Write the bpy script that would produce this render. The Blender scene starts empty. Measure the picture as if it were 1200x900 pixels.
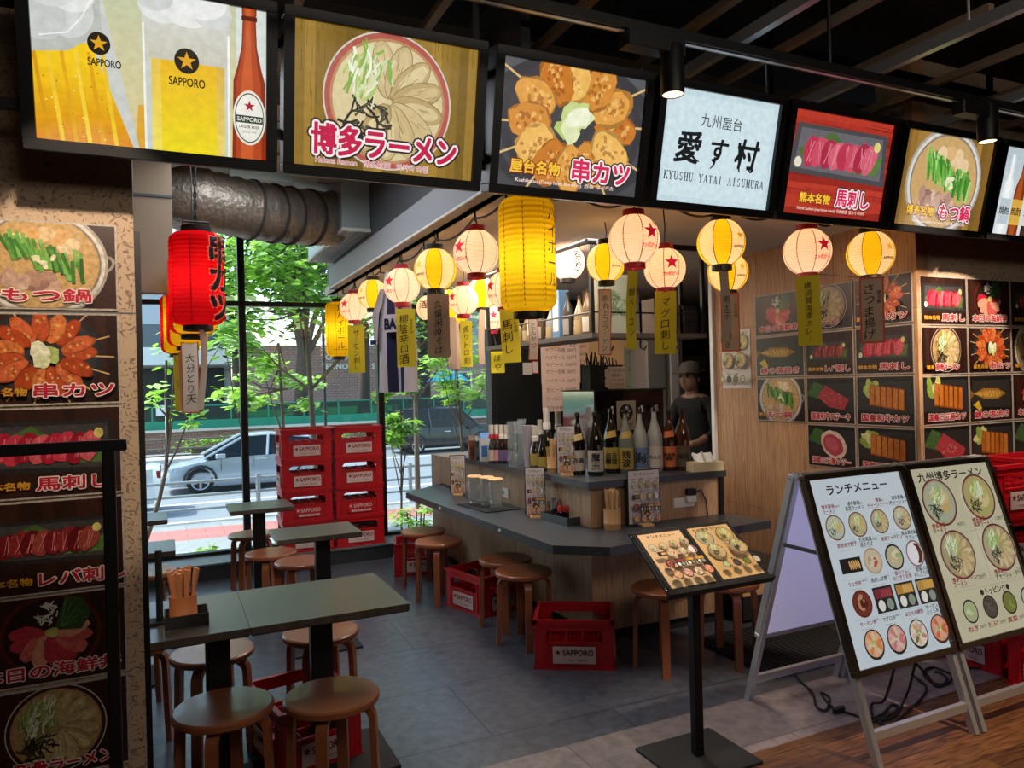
import bpy, bmesh, math, random
from mathutils import Vector, Matrix
C = bpy.context.scene.collection
S = bpy.context.scene
PI = math.pi
rnd = random.Random(7)

def lin(h, a=1.0):
    if isinstance(h, (tuple, list)):
        return (h[0], h[1], h[2], a)
    h = h.lstrip('#')
    o = []
    for i in (0, 2, 4):
        v = int(h[i:i+2], 16)/255.0
        o.append(v/12.92 if v <= 0.04045 else ((v+0.055)/1.055)**2.4)
    return (o[0], o[1], o[2], a)

# ------------------------------------------------------------------ camera
YAW = math.radians(25.1); ROLL = 0.026; FPX = 870.0; EYE = 1.58
Fv = Vector((math.sin(YAW), math.cos(YAW), 0))
R0 = Vector((math.cos(YAW), -math.sin(YAW), 0)); Zv = Vector((0, 0, 1))
Rv = R0*math.cos(ROLL) - Zv*math.sin(ROLL)
Uv = Zv*math.cos(ROLL) + R0*math.sin(ROLL)
cam = bpy.data.cameras.new('camera'); cam_o = bpy.data.objects.new('camera', cam); C.objects.link(cam_o)
cam.sensor_fit = 'HORIZONTAL'; cam.sensor_width = 36.0; cam.lens = 36.0*FPX/1200.0
cam.clip_start = 0.05; cam.clip_end = 400
cam_o.matrix_world = Matrix(((Rv.x, Uv.x, -Fv.x, 0), (Rv.y, Uv.y, -Fv.y, 0), (Rv.z, Uv.z, -Fv.z, EYE), (0, 0, 0, 1)))
S.camera = cam_o

# ------------------------------------------------------------------ world, sun, room lights, exposure
S.view_settings.view_transform = 'Standard'; S.view_settings.look = 'None'
S.view_settings.exposure = 0.5; S.view_settings.gamma = 1.0
S.view_settings.use_curve_mapping = False
try:
    S.cycles.use_denoising = True
    S.cycles.max_bounces = 8; S.cycles.transparent_max_bounces = 16
    S.cycles.sample_clamp_indirect = 4.0
except Exception: pass
W = bpy.data.worlds.new('sky'); S.world = W; W.use_nodes = True
nt = W.node_tree; nt.nodes.clear()
wo = nt.nodes.new('ShaderNodeOutputWorld'); bg = nt.nodes.new('ShaderNodeBackground')
sk = nt.nodes.new('ShaderNodeTexSky'); sk.sky_type = 'NISHITA'; sk.sun_disc = False
sk.sun_elevation = math.radians(52); sk.sun_rotation = math.radians(-60); sk.air_density = 1.2; sk.dust_density = 2.0
bg.inputs['Strength'].default_value = 0.44
nt.links.new(sk.outputs[0], bg.inputs[0]); nt.links.new(bg.outputs[0], wo.inputs[0])

def lamp(kind, name, loc, energy, color=(1, 1, 1), size=0.1, sizey=None, look=None, spot=None, blend=0.4, parent=None):
    l = bpy.data.lights.new(name, kind); l.energy = energy; l.color = color
    if kind == 'AREA':
        l.size = size
        if sizey: l.shape = 'RECTANGLE'; l.size_y = sizey
    elif kind == 'SUN': l.angle = size
    else: l.shadow_soft_size = size
    if kind == 'SPOT': l.spot_size = math.radians(spot); l.spot_blend = blend
    o = bpy.data.objects.new(name, l); C.objects.link(o); o.location = loc
    if look is not None:
        d = Vector(look) - Vector(loc); o.rotation_euler = d.to_track_quat('-Z', 'Y').to_euler()
    if parent: o.parent = parent
    return o

SUN = lamp('SUN', 'sun_light', (0, 0, 20), 6.0, (1, 0.95, 0.86), math.radians(0.6), look=(5.5, -2.6, 12.0))
WARM = (1.0, 0.80, 0.60)
# unseen soft lamps added to brighten the shop, kitchen, dining part and hall
lamp('AREA', 'shop_fill_light', (2.3, 4.7, 2.45), 40, (1, 0.88, 0.76), 0.5, 2.2, look=(2.3, 4.7, 0))
lamp('AREA', 'kitchen_fill_light', (3.5, 5.4, 2.45), 3.0, (1, 0.86, 0.72), 0.4, 0.4, look=(3.5, 5.4, 0))
lamp('AREA', 'dining_fill_light', (0.5, 4.2, 3.0), 18, (0.9, 0.95, 1), 0.8, 1.5, look=(0.5, 4.2, 0))
lamp('AREA', 'hall_fill_light', (1.6, -0.6, 3.3), 52, (1, 0.88, 0.74), 3.0, 1.5, look=(1.8, 1.6, 0))
# spot lamps on the lighting track aimed at the poster walls, the signs and the stand
lamp('SPOT', 'track_spot_light', (-0.16, 1.75, 2.75), 78, WARM, 0.03, look=(-0.22, 2.74, 1.82), spot=36, blend=0.15)
lamp('SPOT', 'track_spot_light', (4.05, 1.95, 2.58), 110, WARM, 0.03, look=(4.15, 2.8, 1.55), spot=52, blend=0.15)
lamp('SPOT', 'track_spot_light', (3.35, 1.98, 2.58), 80, WARM, 0.03, look=(3.83, 3.2, 1.75), spot=46, blend=0.6)
lamp('SPOT', 'track_spot_light', (1.62, 1.98, 2.55), 90, WARM, 0.03, look=(2.03, 2.5, 0.9), spot=24, blend=0.6)
lamp('SPOT', 'track_spot_light', (3.4, 0.9, 3.0), 240, (1, 0.74, 0.48), 0.03, look=(3.3, 1.75, 0.0), spot=40, blend=0.7)

# ------------------------------------------------------------------ materials
MATS = {}
def nodes(m):
    m.use_nodes = True
    return m.node_tree, m.node_tree.nodes['Principled BSDF']
def mat(name, col, rough=0.5, metal=0.0, noise=None, bump=None, spec=0.5, emit=None, estr=1.0, coat=0.0):
    if name in MATS: return MATS[name]
    m = bpy.data.materials.new(name); t, b = nodes(m)
    c = lin(col); b.inputs['Base Color'].default_value = c
    b.inputs['Roughness'].default_value = rough; b.inputs['Metallic'].default_value = metal
    b.inputs['Specular IOR Level'].default_value = spec
    if coat: b.inputs['Coat Weight'].default_value = coat
    if emit is not None:
        b.inputs['Emission Color'].default_value = lin(emit); b.inputs['Emission Strength'].default_value = estr
    if noise or bump:
        tc = t.nodes.new('ShaderNodeTexCoord')
    if noise:
        sc, amt, stretch = noise if len(noise) == 3 else (*noise, (1, 1, 1))
        mp = t.nodes.new('ShaderNodeMapping'); mp.inputs['Scale'].default_value = stretch
        n = t.nodes.new('ShaderNodeTexNoise'); n.inputs['Scale'].default_value = sc; n.inputs['Detail'].default_value = 5
        r = t.nodes.new('ShaderNodeMix'); r.data_type = 'RGBA'
        r.inputs[6].default_value = tuple(max(0, x*(1-amt)) for x in c[:3])+(1,)
        r.inputs[7].default_value = tuple(min(1, x*(1+amt)) for x in c[:3])+(1,)
        t.links.new(tc.outputs['Object'], mp.inputs[0]); t.links.new(mp.outputs[0], n.inputs[0])
        t.links.new(n.outputs[0], r.inputs[0]); t.links.new(r.outputs[2], b.inputs['Base Color'])
    if bump:
        sc, st = bump
        n2 = t.nodes.new('ShaderNodeTexNoise'); n2.inputs['Scale'].default_value = sc; n2.inputs['Detail'].default_value = 6
        bp = t.nodes.new('ShaderNodeBump'); bp.inputs['Strength'].default_value = st; bp.inputs['Distance'].default_value = 0.01
        t.links.new(tc.outputs['Object'], n2.inputs[0]); t.links.new(n2.outputs[0], bp.inputs['Height'])
        t.links.new(bp.outputs[0], b.inputs['Normal'])
    MATS[name] = m
    return m

def planks(name, c1, c2, gap, axis_len, wid, length, rough, rot=0.0, grain=0.35, objz=False):
    """wood boards or tiles: brick texture for the joints, stretched noise for the grain"""
    m = bpy.data.materials.new(name); t, b = nodes(m); b.inputs['Roughness'].default_value = rough
    tc = t.nodes.new('ShaderNodeTexCoord'); mp = t.nodes.new('ShaderNodeMapping')
    mp.inputs['Rotation'].default_value = rot if isinstance(rot, tuple) else (0, 0, rot)
    br = t.nodes.new('ShaderNodeTexBrick'); br.inputs['Scale'].default_value = 1.0
    br.inputs['Brick Width'].default_value = length; br.inputs['Row Height'].default_value = wid
    br.inputs['Mortar Size'].default_value = gap; br.inputs['Mortar Smooth'].default_value = 0.1
    br.inputs['Color1'].default_value = lin(c1); br.inputs['Color2'].default_value = lin(c2)
    dk = tuple(x*0.45 for x in lin(c1)[:3])+(1,)
    br.inputs['Mortar'].default_value = dk
    n = t.nodes.new('ShaderNodeTexNoise'); n.inputs['Scale'].default_value = 6; n.inputs['Detail'].default_value = 8; n.inputs['Distortion'].default_value = 0.6
    mp2 = t.nodes.new('ShaderNodeMapping'); mp2.inputs['Scale'].default_value = axis_len
    t.links.new(mp.outputs[0], mp2.inputs[0])
    mx = t.nodes.new('ShaderNodeMix'); mx.data_type = 'RGBA'; mx.blend_type = 'MULTIPLY'; mx.inputs[0].default_value = 1.0
    cr = t.nodes.new('ShaderNodeMapRange'); cr.inputs[1].default_value = 0.3; cr.inputs[2].default_value = 0.7
    cr.inputs[3].default_value = 1-grain; cr.inputs[4].default_value = 1+grain*0.6
    t.links.new(tc.outputs['Object'], mp.inputs[0]); t.links.new(mp.outputs[0], br.inputs[0])
    t.links.new(mp2.outputs[0], n.inputs[0]); t.links.new(n.outputs[0], cr.inputs[0])
    t.links.new(br.outputs[0], mx.inputs[6]); t.links.new(cr.outputs[0], mx.inputs[7])
    t.links.new(mx.outputs[2], b.inputs['Base Color'])
    MATS[name] = m
    return m

def glass_mat(name, tint, gloss=0.08, rough=0.02, blend=1.0, milk=0.0):
    m = bpy.data.materials.new(name); m.use_nodes = True; t = m.node_tree; t.nodes.clear()
    o = t.nodes.new('ShaderNodeOutputMaterial'); tr = t.nodes.new('ShaderNodeBsdfTransparent'); tr.inputs[0].default_value = lin(tint)
    g = t.nodes.new('ShaderNodeBsdfGlossy'); g.inputs['Roughness'].default_value = rough
    lw = t.nodes.new('ShaderNodeLayerWeight'); lw.inputs[0].default_value = 0.35
    mr = t.nodes.new('ShaderNodeMapRange'); mr.inputs[3].default_value = gloss; mr.inputs[4].default_value = min(1, gloss+0.22)
    mx = t.nodes.new('ShaderNodeMixShader')
    t.links.new(lw.outputs['Facing'], mr.inputs[0]); t.links.new(mr.outputs[0], mx.inputs[0])
    first = tr.outputs[0]
    if milk:
        df = t.nodes.new('ShaderNodeBsdfDiffuse'); df.inputs[0].default_value = (.8, .8, .82, 1); m2 = t.nodes.new('ShaderNodeMixShader'); m2.inputs[0].default_value = milk
        t.links.new(tr.outputs[0], m2.inputs[1]); t.links.new(df.outputs[0], m2.inputs[2]); first = m2.outputs[0]
    t.links.new(first, mx.inputs[1]); t.links.new(g.outputs[0], mx.inputs[2]); t.links.new(mx.outputs[0], o.inputs[0])
    MATS[name] = m
    return m

def attr_mat(name, rough, estr=0.0, noise=0.0, nscale=40, spec=0.5, gain=1.0):
    """printed sheet: colours come from the print's own colour layer"""
    m = bpy.data.materials.new(name); t, b = nodes(m); b.inputs['Roughness'].default_value = rough
    b.inputs['Specular IOR Level'].default_value = spec
    a = t.nodes.new('ShaderNodeAttribute'); a.attribute_name = 'col'
    src = a.outputs['Color']
    if noise:
        tc = t.nodes.new('ShaderNodeTexCoord'); n = t.nodes.new('ShaderNodeTexNoise'); n.inputs['Scale'].default_value = nscale; n.inputs['Detail'].default_value = 4
        mr = t.nodes.new('ShaderNodeMapRange'); mr.inputs[1].default_value = 0.3; mr.inputs[2].default_value = 0.7
        mr.inputs[3].default_value = (1-noise)*gain; mr.inputs[4].default_value = (1+noise*0.7)*gain
        mx = t.nodes.new('ShaderNodeMix'); mx.data_type = 'RGBA'; mx.blend_type = 'MULTIPLY'; mx.inputs[0].default_value = 1
        t.links.new(tc.outputs['Object'], n.inputs[0]); t.links.new(n.outputs[0], mr.inputs[0])
        t.links.new(src, mx.inputs[6]); t.links.new(mr.outputs[0], mx.inputs[7]); src = mx.outputs[2]
    if estr:
        b.inputs['Base Color'].default_value = (0.02, 0.02, 0.02, 1)
        t.links.new(src, b.inputs['Emission Color']); b.inputs['Emission Strength'].default_value = estr
    else:
        t.links.new(src, b.inputs['Base Color'])
    MATS[name] = m
    return m

def paper_mat(name, col, tl=0.6):
    m = bpy.data.materials.new(name); m.use_nodes = True; t = m.node_tree; t.nodes.clear()
    o = t.nodes.new('ShaderNodeOutputMaterial'); d = t.nodes.new('ShaderNodeBsdfDiffuse'); r = t.nodes.new('ShaderNodeBsdfTranslucent')
    d.inputs[0].default_value = lin(col); r.inputs[0].default_value = lin(col)
    mx = t.nodes.new('ShaderNodeMixShader'); mx.inputs[0].default_value = tl
    t.links.new(d.outputs[0], mx.inputs[1]); t.links.new(r.outputs[0], mx.inputs[2]); t.links.new(mx.outputs[0], o.inputs[0])
    MATS[name] = m
    return m

black = mat('black_metal', '#141416', 0.45, 0.3)
blackm = mat('black_matte', '#121213', 0.75)
darkgrey = mat('dark_grey_metal', '#2b2d31', 0.5, 0.2)
alu = mat('aluminium', '#c4c6cc', 0.35, 0.7)
steel = mat('steel', '#c9ccd0', 0.10, 0.98)
white = mat('white_plastic', '#d9d8d4', 0.45)
whitepaper = mat('white_paper', '#d8d3c8', 0.8)
bronze = mat('bronze_frame', '#4a3d33', 0.35, 0.6)
redp = mat('red_crate_plastic', '#b3101e', 0.38, noise=(3, 0.12))
stoolw = mat('stool_wood', '#8a4f30', 0.33, noise=(7, 0.25, (1, 1, 6)), coat=0.15)
lightw = mat('bamboo', '#c69a68', 0.5, noise=(9, 0.2, (1, 1, 0.2)))
palew = mat('pale_wood', '#cfa877', 0.5, noise=(12, 0.15))
tablem = planks('table_laminate', '#4e463f', '#544b43', 0.0, (3, 30, 1), 5, 5, 0.32, grain=0.3)
slate = mat('slate_laminate', '#34383f', 0.35, noise=(14, 0.2))
tilem = planks('slate_floor_tile', '#464b56', '#4e525c', 0.006, (3, 3, 1), 0.62, 1.24, 0.34, rot=0.02, grain=0.45)
tile2 = planks('grey_floor_tile', '#84797a', '#7b7272', 0.004, (3, 3, 1), 0.62, 0.62, 0.4, grain=0.3)
woodf = planks('wood_floor', '#7a5234', '#573722', 0.003, (1.3, 14, 1), 0.15, 1.2, 0.36, grain=0.7)
woodw = planks('wood_wall_board', '#b48a64', '#a87d5a', 0.002, (0.9, 12, 1), 0.135, 1.3, 0.5, rot=(0, PI/2, 0), grain=0.35)
counterw = planks('counter_wood_board', '#b59678', '#a88a6e', 0.002, (1.5, 18, 1), 0.12, 3.0, 0.5, rot=(0, PI/2, 0), grain=0.35)
counterx = planks('counter_end_board', '#b08e6e', '#a38264', 0.002, (1.5, 18, 1), 0.12, 3.0, 0.5, rot=(PI/2, 0, PI/2), grain=0.35)
def stucco_mat():
    m = bpy.data.materials.new('cream_stucco'); t, b = nodes(m); b.inputs['Roughness'].default_value = 0.9
    tc = t.nodes.new('ShaderNodeTexCoord'); n = t.nodes.new('ShaderNodeTexNoise'); n.inputs['Scale'].default_value = 34; n.inputs['Detail'].default_value = 2; n.inputs['Distortion'].default_value = 2.6
    mr = t.nodes.new('ShaderNodeMapRange'); mr.inputs[1].default_value = 0.36; mr.inputs[2].default_value = 0.42
    mx = t.nodes.new('ShaderNodeMix'); mx.data_type = 'RGBA'; mx.inputs[6].default_value = lin('#856f5d'); mx.inputs[7].default_value = lin('#a8917a')
    bp = t.nodes.new('ShaderNodeBump'); bp.inputs['Strength'].default_value = 0.8; bp.inputs['Distance'].default_value = 0.006
    t.links.new(tc.outputs['Object'], n.inputs[0]); t.links.new(n.outputs[0], mr.inputs[0]); t.links.new(mr.outputs[0], mx.inputs[0]); t.links.new(mx.outputs[2], b.inputs['Base Color'])
    t.links.new(mr.outputs[0], bp.inputs['Height']); t.links.new(bp.outputs[0], b.inputs['Normal']); return m
stucco = stucco_mat()
beige = mat('beige_paint', '#8b7b69', 0.8)
greyp = mat('grey_paint', '#8d9096', 0.6)
dgreyp = mat('dark_grey_paint', '#474b50', 0.6)
ceilw = mat('pale_ceiling_paint', '#c2bcb4', 0.8)
ceilk = mat('black_ceiling', '#151312', 0.9)
slatm = mat('ceiling_slat', '#8f7d6a', 0.6)
glass = glass_mat('window_glass', '#eef6f4', 0.03)
clearg = glass_mat('clear_glass', '#f6fafa', 0.05, 0.05, milk=0.10)
PRINT = attr_mat('printed_poster', 0.32, noise=0.3, nscale=70, gain=0.72)
SHEET = attr_mat('printed_sheet', 0.5)
BACKLIT = attr_mat('backlit_print', 0.35, 0.72, noise=0.10, nscale=40)
BACKSIGN = attr_mat('backlit_sign_print', 0.35, 0.47)
INK = mat('black_ink', '#14110f', 0.7)
wire = mat('black_cable', '#0e0e0f', 0.55)

# ------------------------------------------------------------------ object helpers
def tag(o, label, cat, group=None, kind=None):
    if label: o['label'] = label
    if cat: o['category'] = cat
    if group: o['group'] = group
    if kind: o['kind'] = kind
    return o
def thing(name, label, cat, loc=(0, 0, 0), rz=0.0, group=None, rot=None):
    o = bpy.data.objects.new(name, None); C.objects.link(o); o.empty_display_size = 0.05
    o.location = loc; o.rotation_euler = rot if rot else (0, 0, rz)
    return tag(o, label, cat, group)
def at(x, y, Y=None, X=None, z=None, D=None):
    d = Fv + Rv*((x-600)/FPX) + Uv*((450-y)/FPX); o = Vector((0, 0, EYE))
    if Y is not None: return o + d*(Y/d.y)
    if X is not None: return o + d*(X/d.x)
    if z is not None: return o + d*((z-EYE)/d.z)
    return o + d*D

class MB:
    def __init__(s): s.v = []; s.f = []; s.m = []; s.mats = []
    def mi(s, m):
        if m not in s.mats: s.mats.append(m)
        return s.mats.index(m)
    def add(s, vs, fs, m):
        k = len(s.v); s.v += [tuple(v) for v in vs]; i = s.mi(m)
        for f in fs: s.f.append([a+k for a in f]); s.m.append(i)
        return s
    def box(s, x0, x1, y0, y1, z0, z1, m, b=0.0, M=None):
        if x0 > x1: x0, x1 = x1, x0
        if y0 > y1: y0, y1 = y1, y0
        if z0 > z1: z0, z1 = z1, z0
        if b <= 0:
            vs = [(x, y, z) for z in (z0, z1) for x, y in ((x0, y0), (x1, y0), (x1, y1), (x0, y1))]
            fs = [(3, 2, 1, 0), (4, 5, 6, 7), (0, 1, 5, 4), (1, 2, 6, 5), (2, 3, 7, 6), (3, 0, 4, 7)]
        else:
            b = min(b, (x1-x0)/2.01, (y1-y0)/2.01, (z1-z0)/2.01)
            def ring(z, i): return [(x0+i+b, y0+i, z), (x1-i-b, y0+i, z), (x1-i, y0+i+b, z), (x1-i, y1-i-b, z), (x1-i-b, y1-i, z), (x0+i+b, y1-i, z), (x0+i, y1-i-b, z), (x0+i, y0+i+b, z)]
            c = b*0.4
            rs = [ring(z0, c), ring(z0+c, 0), ring(z1-c, 0), ring(z1, c)]
            vs = sum(rs, []); n = 8; fs = [tuple(reversed(range(n))), tuple(range(3*n, 4*n))]
            for k in range(3):
                for j in range(n): fs.append((k*n+j, k*n+(j+1) % n, (k+1)*n+(j+1) % n, (k+1)*n+j))
        if M is not None: vs = [M @ Vector(v) for v in vs]
        return s.add(vs, fs, m)
    def lathe(s, prof, m, n=24, c=(0, 0, 0), cap=True, a0=0.0, seg=None):
        vs = []; fs = []; k = len(prof)
        for j in range(n):
            a = a0+2*PI*j/n; ca, sa = math.cos(a), math.sin(a)
            for r, z in prof: vs.append((c[0]+r*ca, c[1]+r*sa, c[2]+z))
        for j in range(n):
            q = (j+1) % n
            for i in range(k-1): fs.append((j*k+i, q*k+i, q*k+i+1, j*k+i+1))
        if cap:
            if prof[0][0] > 1e-6: fs.append(tuple(j*k for j in reversed(range(n))))
            if prof[-1][0] > 1e-6: fs.append(tuple(j*k+k-1 for j in range(n)))
        return s.add(vs, fs, m)
    def tube(s, pts, r, m, n=8, cap=True, rs=None):
        pts = [Vector(p) for p in pts]; vs = []; fs = []; L = len(pts); up = None
        for i, p in enumerate(pts):
            t = (pts[min(i+1, L-1)]-pts[max(i-1, 0)])
            if t.length < 1e-9: t = Vector((0, 0, 1))
            t.normalize()
            if up is None:
                up = Vector((0, 0, 1)) if abs(t.z) < 0.9 else Vector((1, 0, 0))
            a = t.cross(up)
            if a.length < 1e-6: a = t.cross(Vector((0, 1, 0)))
            a.normalize(); b = a.cross(t); up = b
            rr = rs[i] if rs else r
            for j in range(n):
                q = 2*PI*j/n; vs.append(p+a*(rr*math.cos(q))+b*(rr*math.sin(q)))
        for i in range(L-1):
            for j in range(n):
                q = (j+1) % n; fs.append((i*n+q, i*n+j, (i+1)*n+j, (i+1)*n+q))
        if cap: fs.append(tuple(range(n))); fs.append(tuple((L-1)*n+j for j in reversed(range(n))))
        return s.add(vs, fs, m)
    def sweep(s, pts, w, h, side, m):
        """rectangular bar: w along side, h across"""
        pts = [Vector(p) for p in pts]; side = Vector(side).normalized(); vs = []; fs = []; L = len(pts)
        for i, p in enumerate(pts):
            t = (pts[min(i+1, L-1)]-pts[max(i-1, 0)]).normalized(); u = side.cross(t).normalized()
            for a, b in ((-1, -1), (1, -1), (1, 1), (-1, 1)): vs.append(p+side*(a*w/2)+u*(b*h/2))
        for i in range(L-1):
            for j in range(4):
                q = (j+1) % 4; fs.append((i*4+j, i*4+q, (i+1)*4+q, (i+1)*4+j))
        fs.append((3, 2, 1, 0)); fs.append(tuple((L-1)*4+j for j in range(4)))
        return s.add(vs, fs, m)
    def prism(s, pts, z0, z1, m, M=None):
        n = len(pts); vs = [(x, y, z0) for x, y in pts]+[(x, y, z1) for x, y in pts]
        fs = [tuple(reversed(range(n))), tuple(range(n, 2*n))]+[(i, (i+1) % n, n+(i+1) % n, n+i) for i in range(n)]
        if M is not None: vs = [M @ Vector(v) for v in vs]
        return s.add(vs, fs, m)
    def ball(s, c, r, m, n=12, k=8, sc=(1, 1, 1)):
        prof = [(r*math.sin(PI*i/k), -r*math.cos(PI*i/k)) for i in range(k+1)]
        b = MB(); b.lathe(prof, m, n, cap=False)
        return s.add([(c[0]+x*sc[0], c[1]+y*sc[1], c[2]+z*sc[2]) for x, y, z in b.v], b.f, m)
    def mesh(s, name):
        me = bpy.data.meshes.new(name); me.from_pydata(s.v, [], s.f)
        for m in s.mats: me.materials.append(m)
        me.polygons.foreach_set('material_index', s.m); return me
    def build(s, name, parent=None, smooth=False, label=None, loc=None, rot=None):
        me = s.mesh(name); bm = bmesh.new(); bm.from_mesh(me)
        bmesh.ops.recalc_face_normals(bm, faces=bm.faces); bm.to_mesh(me); bm.free()
        if smooth:
            me.polygons.foreach_set('use_smooth', [True]*len(me.polygons))
            try: me.set_sharp_from_angle(angle=math.radians(38))
            except Exception: pass
        o = bpy.data.objects.new(name, me); C.objects.link(o)
        if parent: o.parent = parent
        if label: o['label'] = label
        if loc is not None: o.location = loc
        if rot is not None: o.rotation_euler = rot
        return o
def struct(name, mb, smooth=False):
    o = mb.build(name, None, smooth); o['kind'] = 'structure'; return o
def dup(root, loc, rz=None, label=None, group=None):
    r = root.copy(); C.objects.link(r); r.location = loc
    if rz is not None: r.rotation_euler = (0, 0, rz)
    if label: r['label'] = label
    if group: r['group'] = group
    for ch in list(root.children):
        c = ch.copy(); C.objects.link(c); c.parent = r
        for g in ch.children:
            d = g.copy(); C.objects.link(d); d.parent = c
    return r

# ------------------------------------------------------------------ printed pictures and lettering
TXT = {}
def text_geo(s, bold=0.0, sp=1.0, line=1.0):
    key = (s, round(bold, 3), sp, line)
    if key in TXT: return TXT[key]
    cu = bpy.data.curves.new('t', 'FONT'); cu.body = s; cu.size = 1; cu.resolution_u = 3 if len(s) < 8 else 2
    cu.space_character = sp; cu.space_line = line; cu.align_x = 'CENTER'
    o = bpy.data.objects.new('t', cu); C.objects.link(o)
    bpy.context.view_layer.update()
    dg = bpy.context.evaluated_depsgraph_get()
    me = bpy.data.meshes.new_from_object(o.evaluated_get(dg))
    vs = [(v.co.x, v.co.y) for v in me.vertices]; fs = [tuple(p.vertices) for p in me.polygons]
    bpy.data.objects.remove(o); bpy.data.curves.remove(cu); bpy.data.meshes.remove(me)
    if bold > 0.011 and vs:
        n = len(vs); v0 = vs; f0 = fs; vs = []; fs = []
        for i in range(5):
            dx, dy = (0, 0) if i == 4 else (bold*math.cos(PI/4+i*PI/2), bold*math.sin(PI/4+i*PI/2))
            vs += [(x+dx, y+dy) for x, y in v0]; fs += [tuple(a+n*i for a in f) for f in f0]
    if vs:
        xs = [v[0] for v in vs]; ys = [v[1] for v in vs]; bb = (min(xs), max(xs), min(ys), max(ys))
    else: bb = (0, 1, 0, 1)
    TXT[key] = (vs, fs, bb); return TXT[key]

class Pic:
    DZ = 0.00022
    def __init__(s, w, h, bgc=None): 
        s.w = w; s.h = h; s.v = []; s.f = []; s.c = []; s.z = 0.0
        if bgc: s.rect(-w/2, -h/2, w/2, h/2, bgc)
    def L(s, n=1): s.z += Pic.DZ*n; return s
    def raw(s, pts, faces, col):
        k = len(s.v); s.n = (getattr(s, 'n', 0)+1) % 10; zz = s.z+s.n*0.00002; s.v += [(x, y, zz) for x, y in pts]; c = lin(col)
        for f in faces: s.f.append([a+k for a in f]); s.c.append(c)
    def clip(s, pts):
        """keep a convex outline inside the sheet"""
        W2, H2 = s.w/2, s.h/2
        for ax, lim, sg in ((0, W2, 1), (0, -W2, -1), (1, H2, 1), (1, -H2, -1)):
            out = []
            for i in range(len(pts)):
                a, b = pts[i-1], pts[i]; ia = a[ax]*sg <= lim*sg+1e-9; ib = b[ax]*sg <= lim*sg+1e-9
                if ia != ib:
                    t = (lim-a[ax])/(b[ax]-a[ax]); out.append((a[0]+(b[0]-a[0])*t, a[1]+(b[1]-a[1])*t))
                if ib: out.append(b)
            pts = out
            if len(pts) < 3: return []
        return pts
    def poly(s, pts, col):
        pts = s.clip(list(pts))
        if len(pts) >= 3: s.raw(pts, [tuple(range(len(pts)))], col)
    def rect(s, x0, y0, x1, y1, col): s.poly([(x0, y0), (x1, y0), (x1, y1), (x0, y1)], col)
    def ell(s, cx, cy, rx, ry, col, n=26, rot=0.0, jit=0.0, a0=0, a1=2*PI, rn=rnd):
        cr, sr = math.cos(rot), math.sin(rot); pts = []
        for i in range(n + (0 if a1-a0 >= 2*PI-1e-6 else 1)):
            a = a0+(a1-a0)*i/n; k = 1+rn.uniform(-jit, jit)
            x, y = rx*k*math.cos(a), ry*k*math.sin(a); pts.append((cx+x*cr-y*sr, cy+x*sr+y*cr))
        s.poly(pts, col)
    def stroke(s, pts, w, col, w2=None):
        for i in range(len(pts)-1):
            (x0, y0), (x1, y1) = pts[i], pts[i+1]; L = math.hypot(x1-x0, y1-y0) or 1e-6
            a = w if w2 is None else w+(w2-w)*i/(len(pts)-1); b = w if w2 is None else w+(w2-w)*(i+1)/(len(pts)-1)
            nx, ny = -(y1-y0)/L/2, (x1-x0)/L/2
            s.poly([(x0+nx*a, y0+ny*a), (x0-nx*a, y0-ny*a), (x1-nx*b, y1-ny*b), (x1+nx*b, y1+ny*b)], col)
    def star(s, cx, cy, r, col, rot=PI/2):
        pts = []
        for i in range(10):
            a = rot+i*PI/5; q = r if i % 2 == 0 else r*0.4; pts.append((cx+q*math.cos(a), cy+q*math.sin(a)))
        s.raw(pts+[(cx, cy)], [(i, (i+1) % 10, 10) for i in range(10)], col)
    def vgrad(s, x0, y0, x1, y1, ctop, cbot, n=14):
        a, b = lin(ctop), lin(cbot)
        for i in range(n):
            t = (i+0.5)/n; c = tuple(b[k]+(a[k]-b[k])*t for k in range(3)); s.rect(x0, y0+(y1-y0)*i/n, x1, y0+(y1-y0)*(i+1)/n, c)
    def text(s, t, cx, cy, h, col, bold=0.0, w=None, shear=0.0, sp=1.0, line=1.0, rot=0.0, left=False):
        """h: height of one em; w: squeeze to this width"""
        vs, fs, n0 = text_geo(t, 0.0, sp, line); bold = 0 if bold < 0.012 else bold
        k = h; kx = h if w is None else w/max(1e-6, (n0[1]-n0[0]))
        mx = n0[0] if left else (n0[0]+n0[1])/2; my = (n0[2]+n0[3])/2; cr, sr = math.cos(rot), math.sin(rot); pts = []
        for x, y in vs:
            X = (x-mx)*kx+shear*(y-my)*k; Y = (y-my)*k; pts.append((cx+X*cr-Y*sr, cy+X*sr+Y*cr))
        s.raw(pts, fs, col)
        nd = 0 if not bold else (4 if bold < 0.05 else 8 if bold < 0.1 else 14)
        for i in range(nd):
            dx, dy = bold*h*math.cos(2*PI*(i+.5)/nd), bold*h*math.sin(2*PI*(i+.5)/nd); s.raw([(x+dx, y+dy) for x, y in pts], fs, col)
    def caption(s, t, cx, cy, h, col='#c81430', w=None, o1='#f4ece4', o2=None, bold=0.035, shear=0.0, rot=0.0):
        if o2: s.text(t, cx, cy, h, o2, bold+0.12, w, shear, rot=rot); s.L()
        s.text(t, cx, cy, h, o1, bold+0.06, w, shear, rot=rot); s.L()
        s.text(t, cx, cy, h, col, bold, w, shear, rot=rot); s.L()
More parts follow.
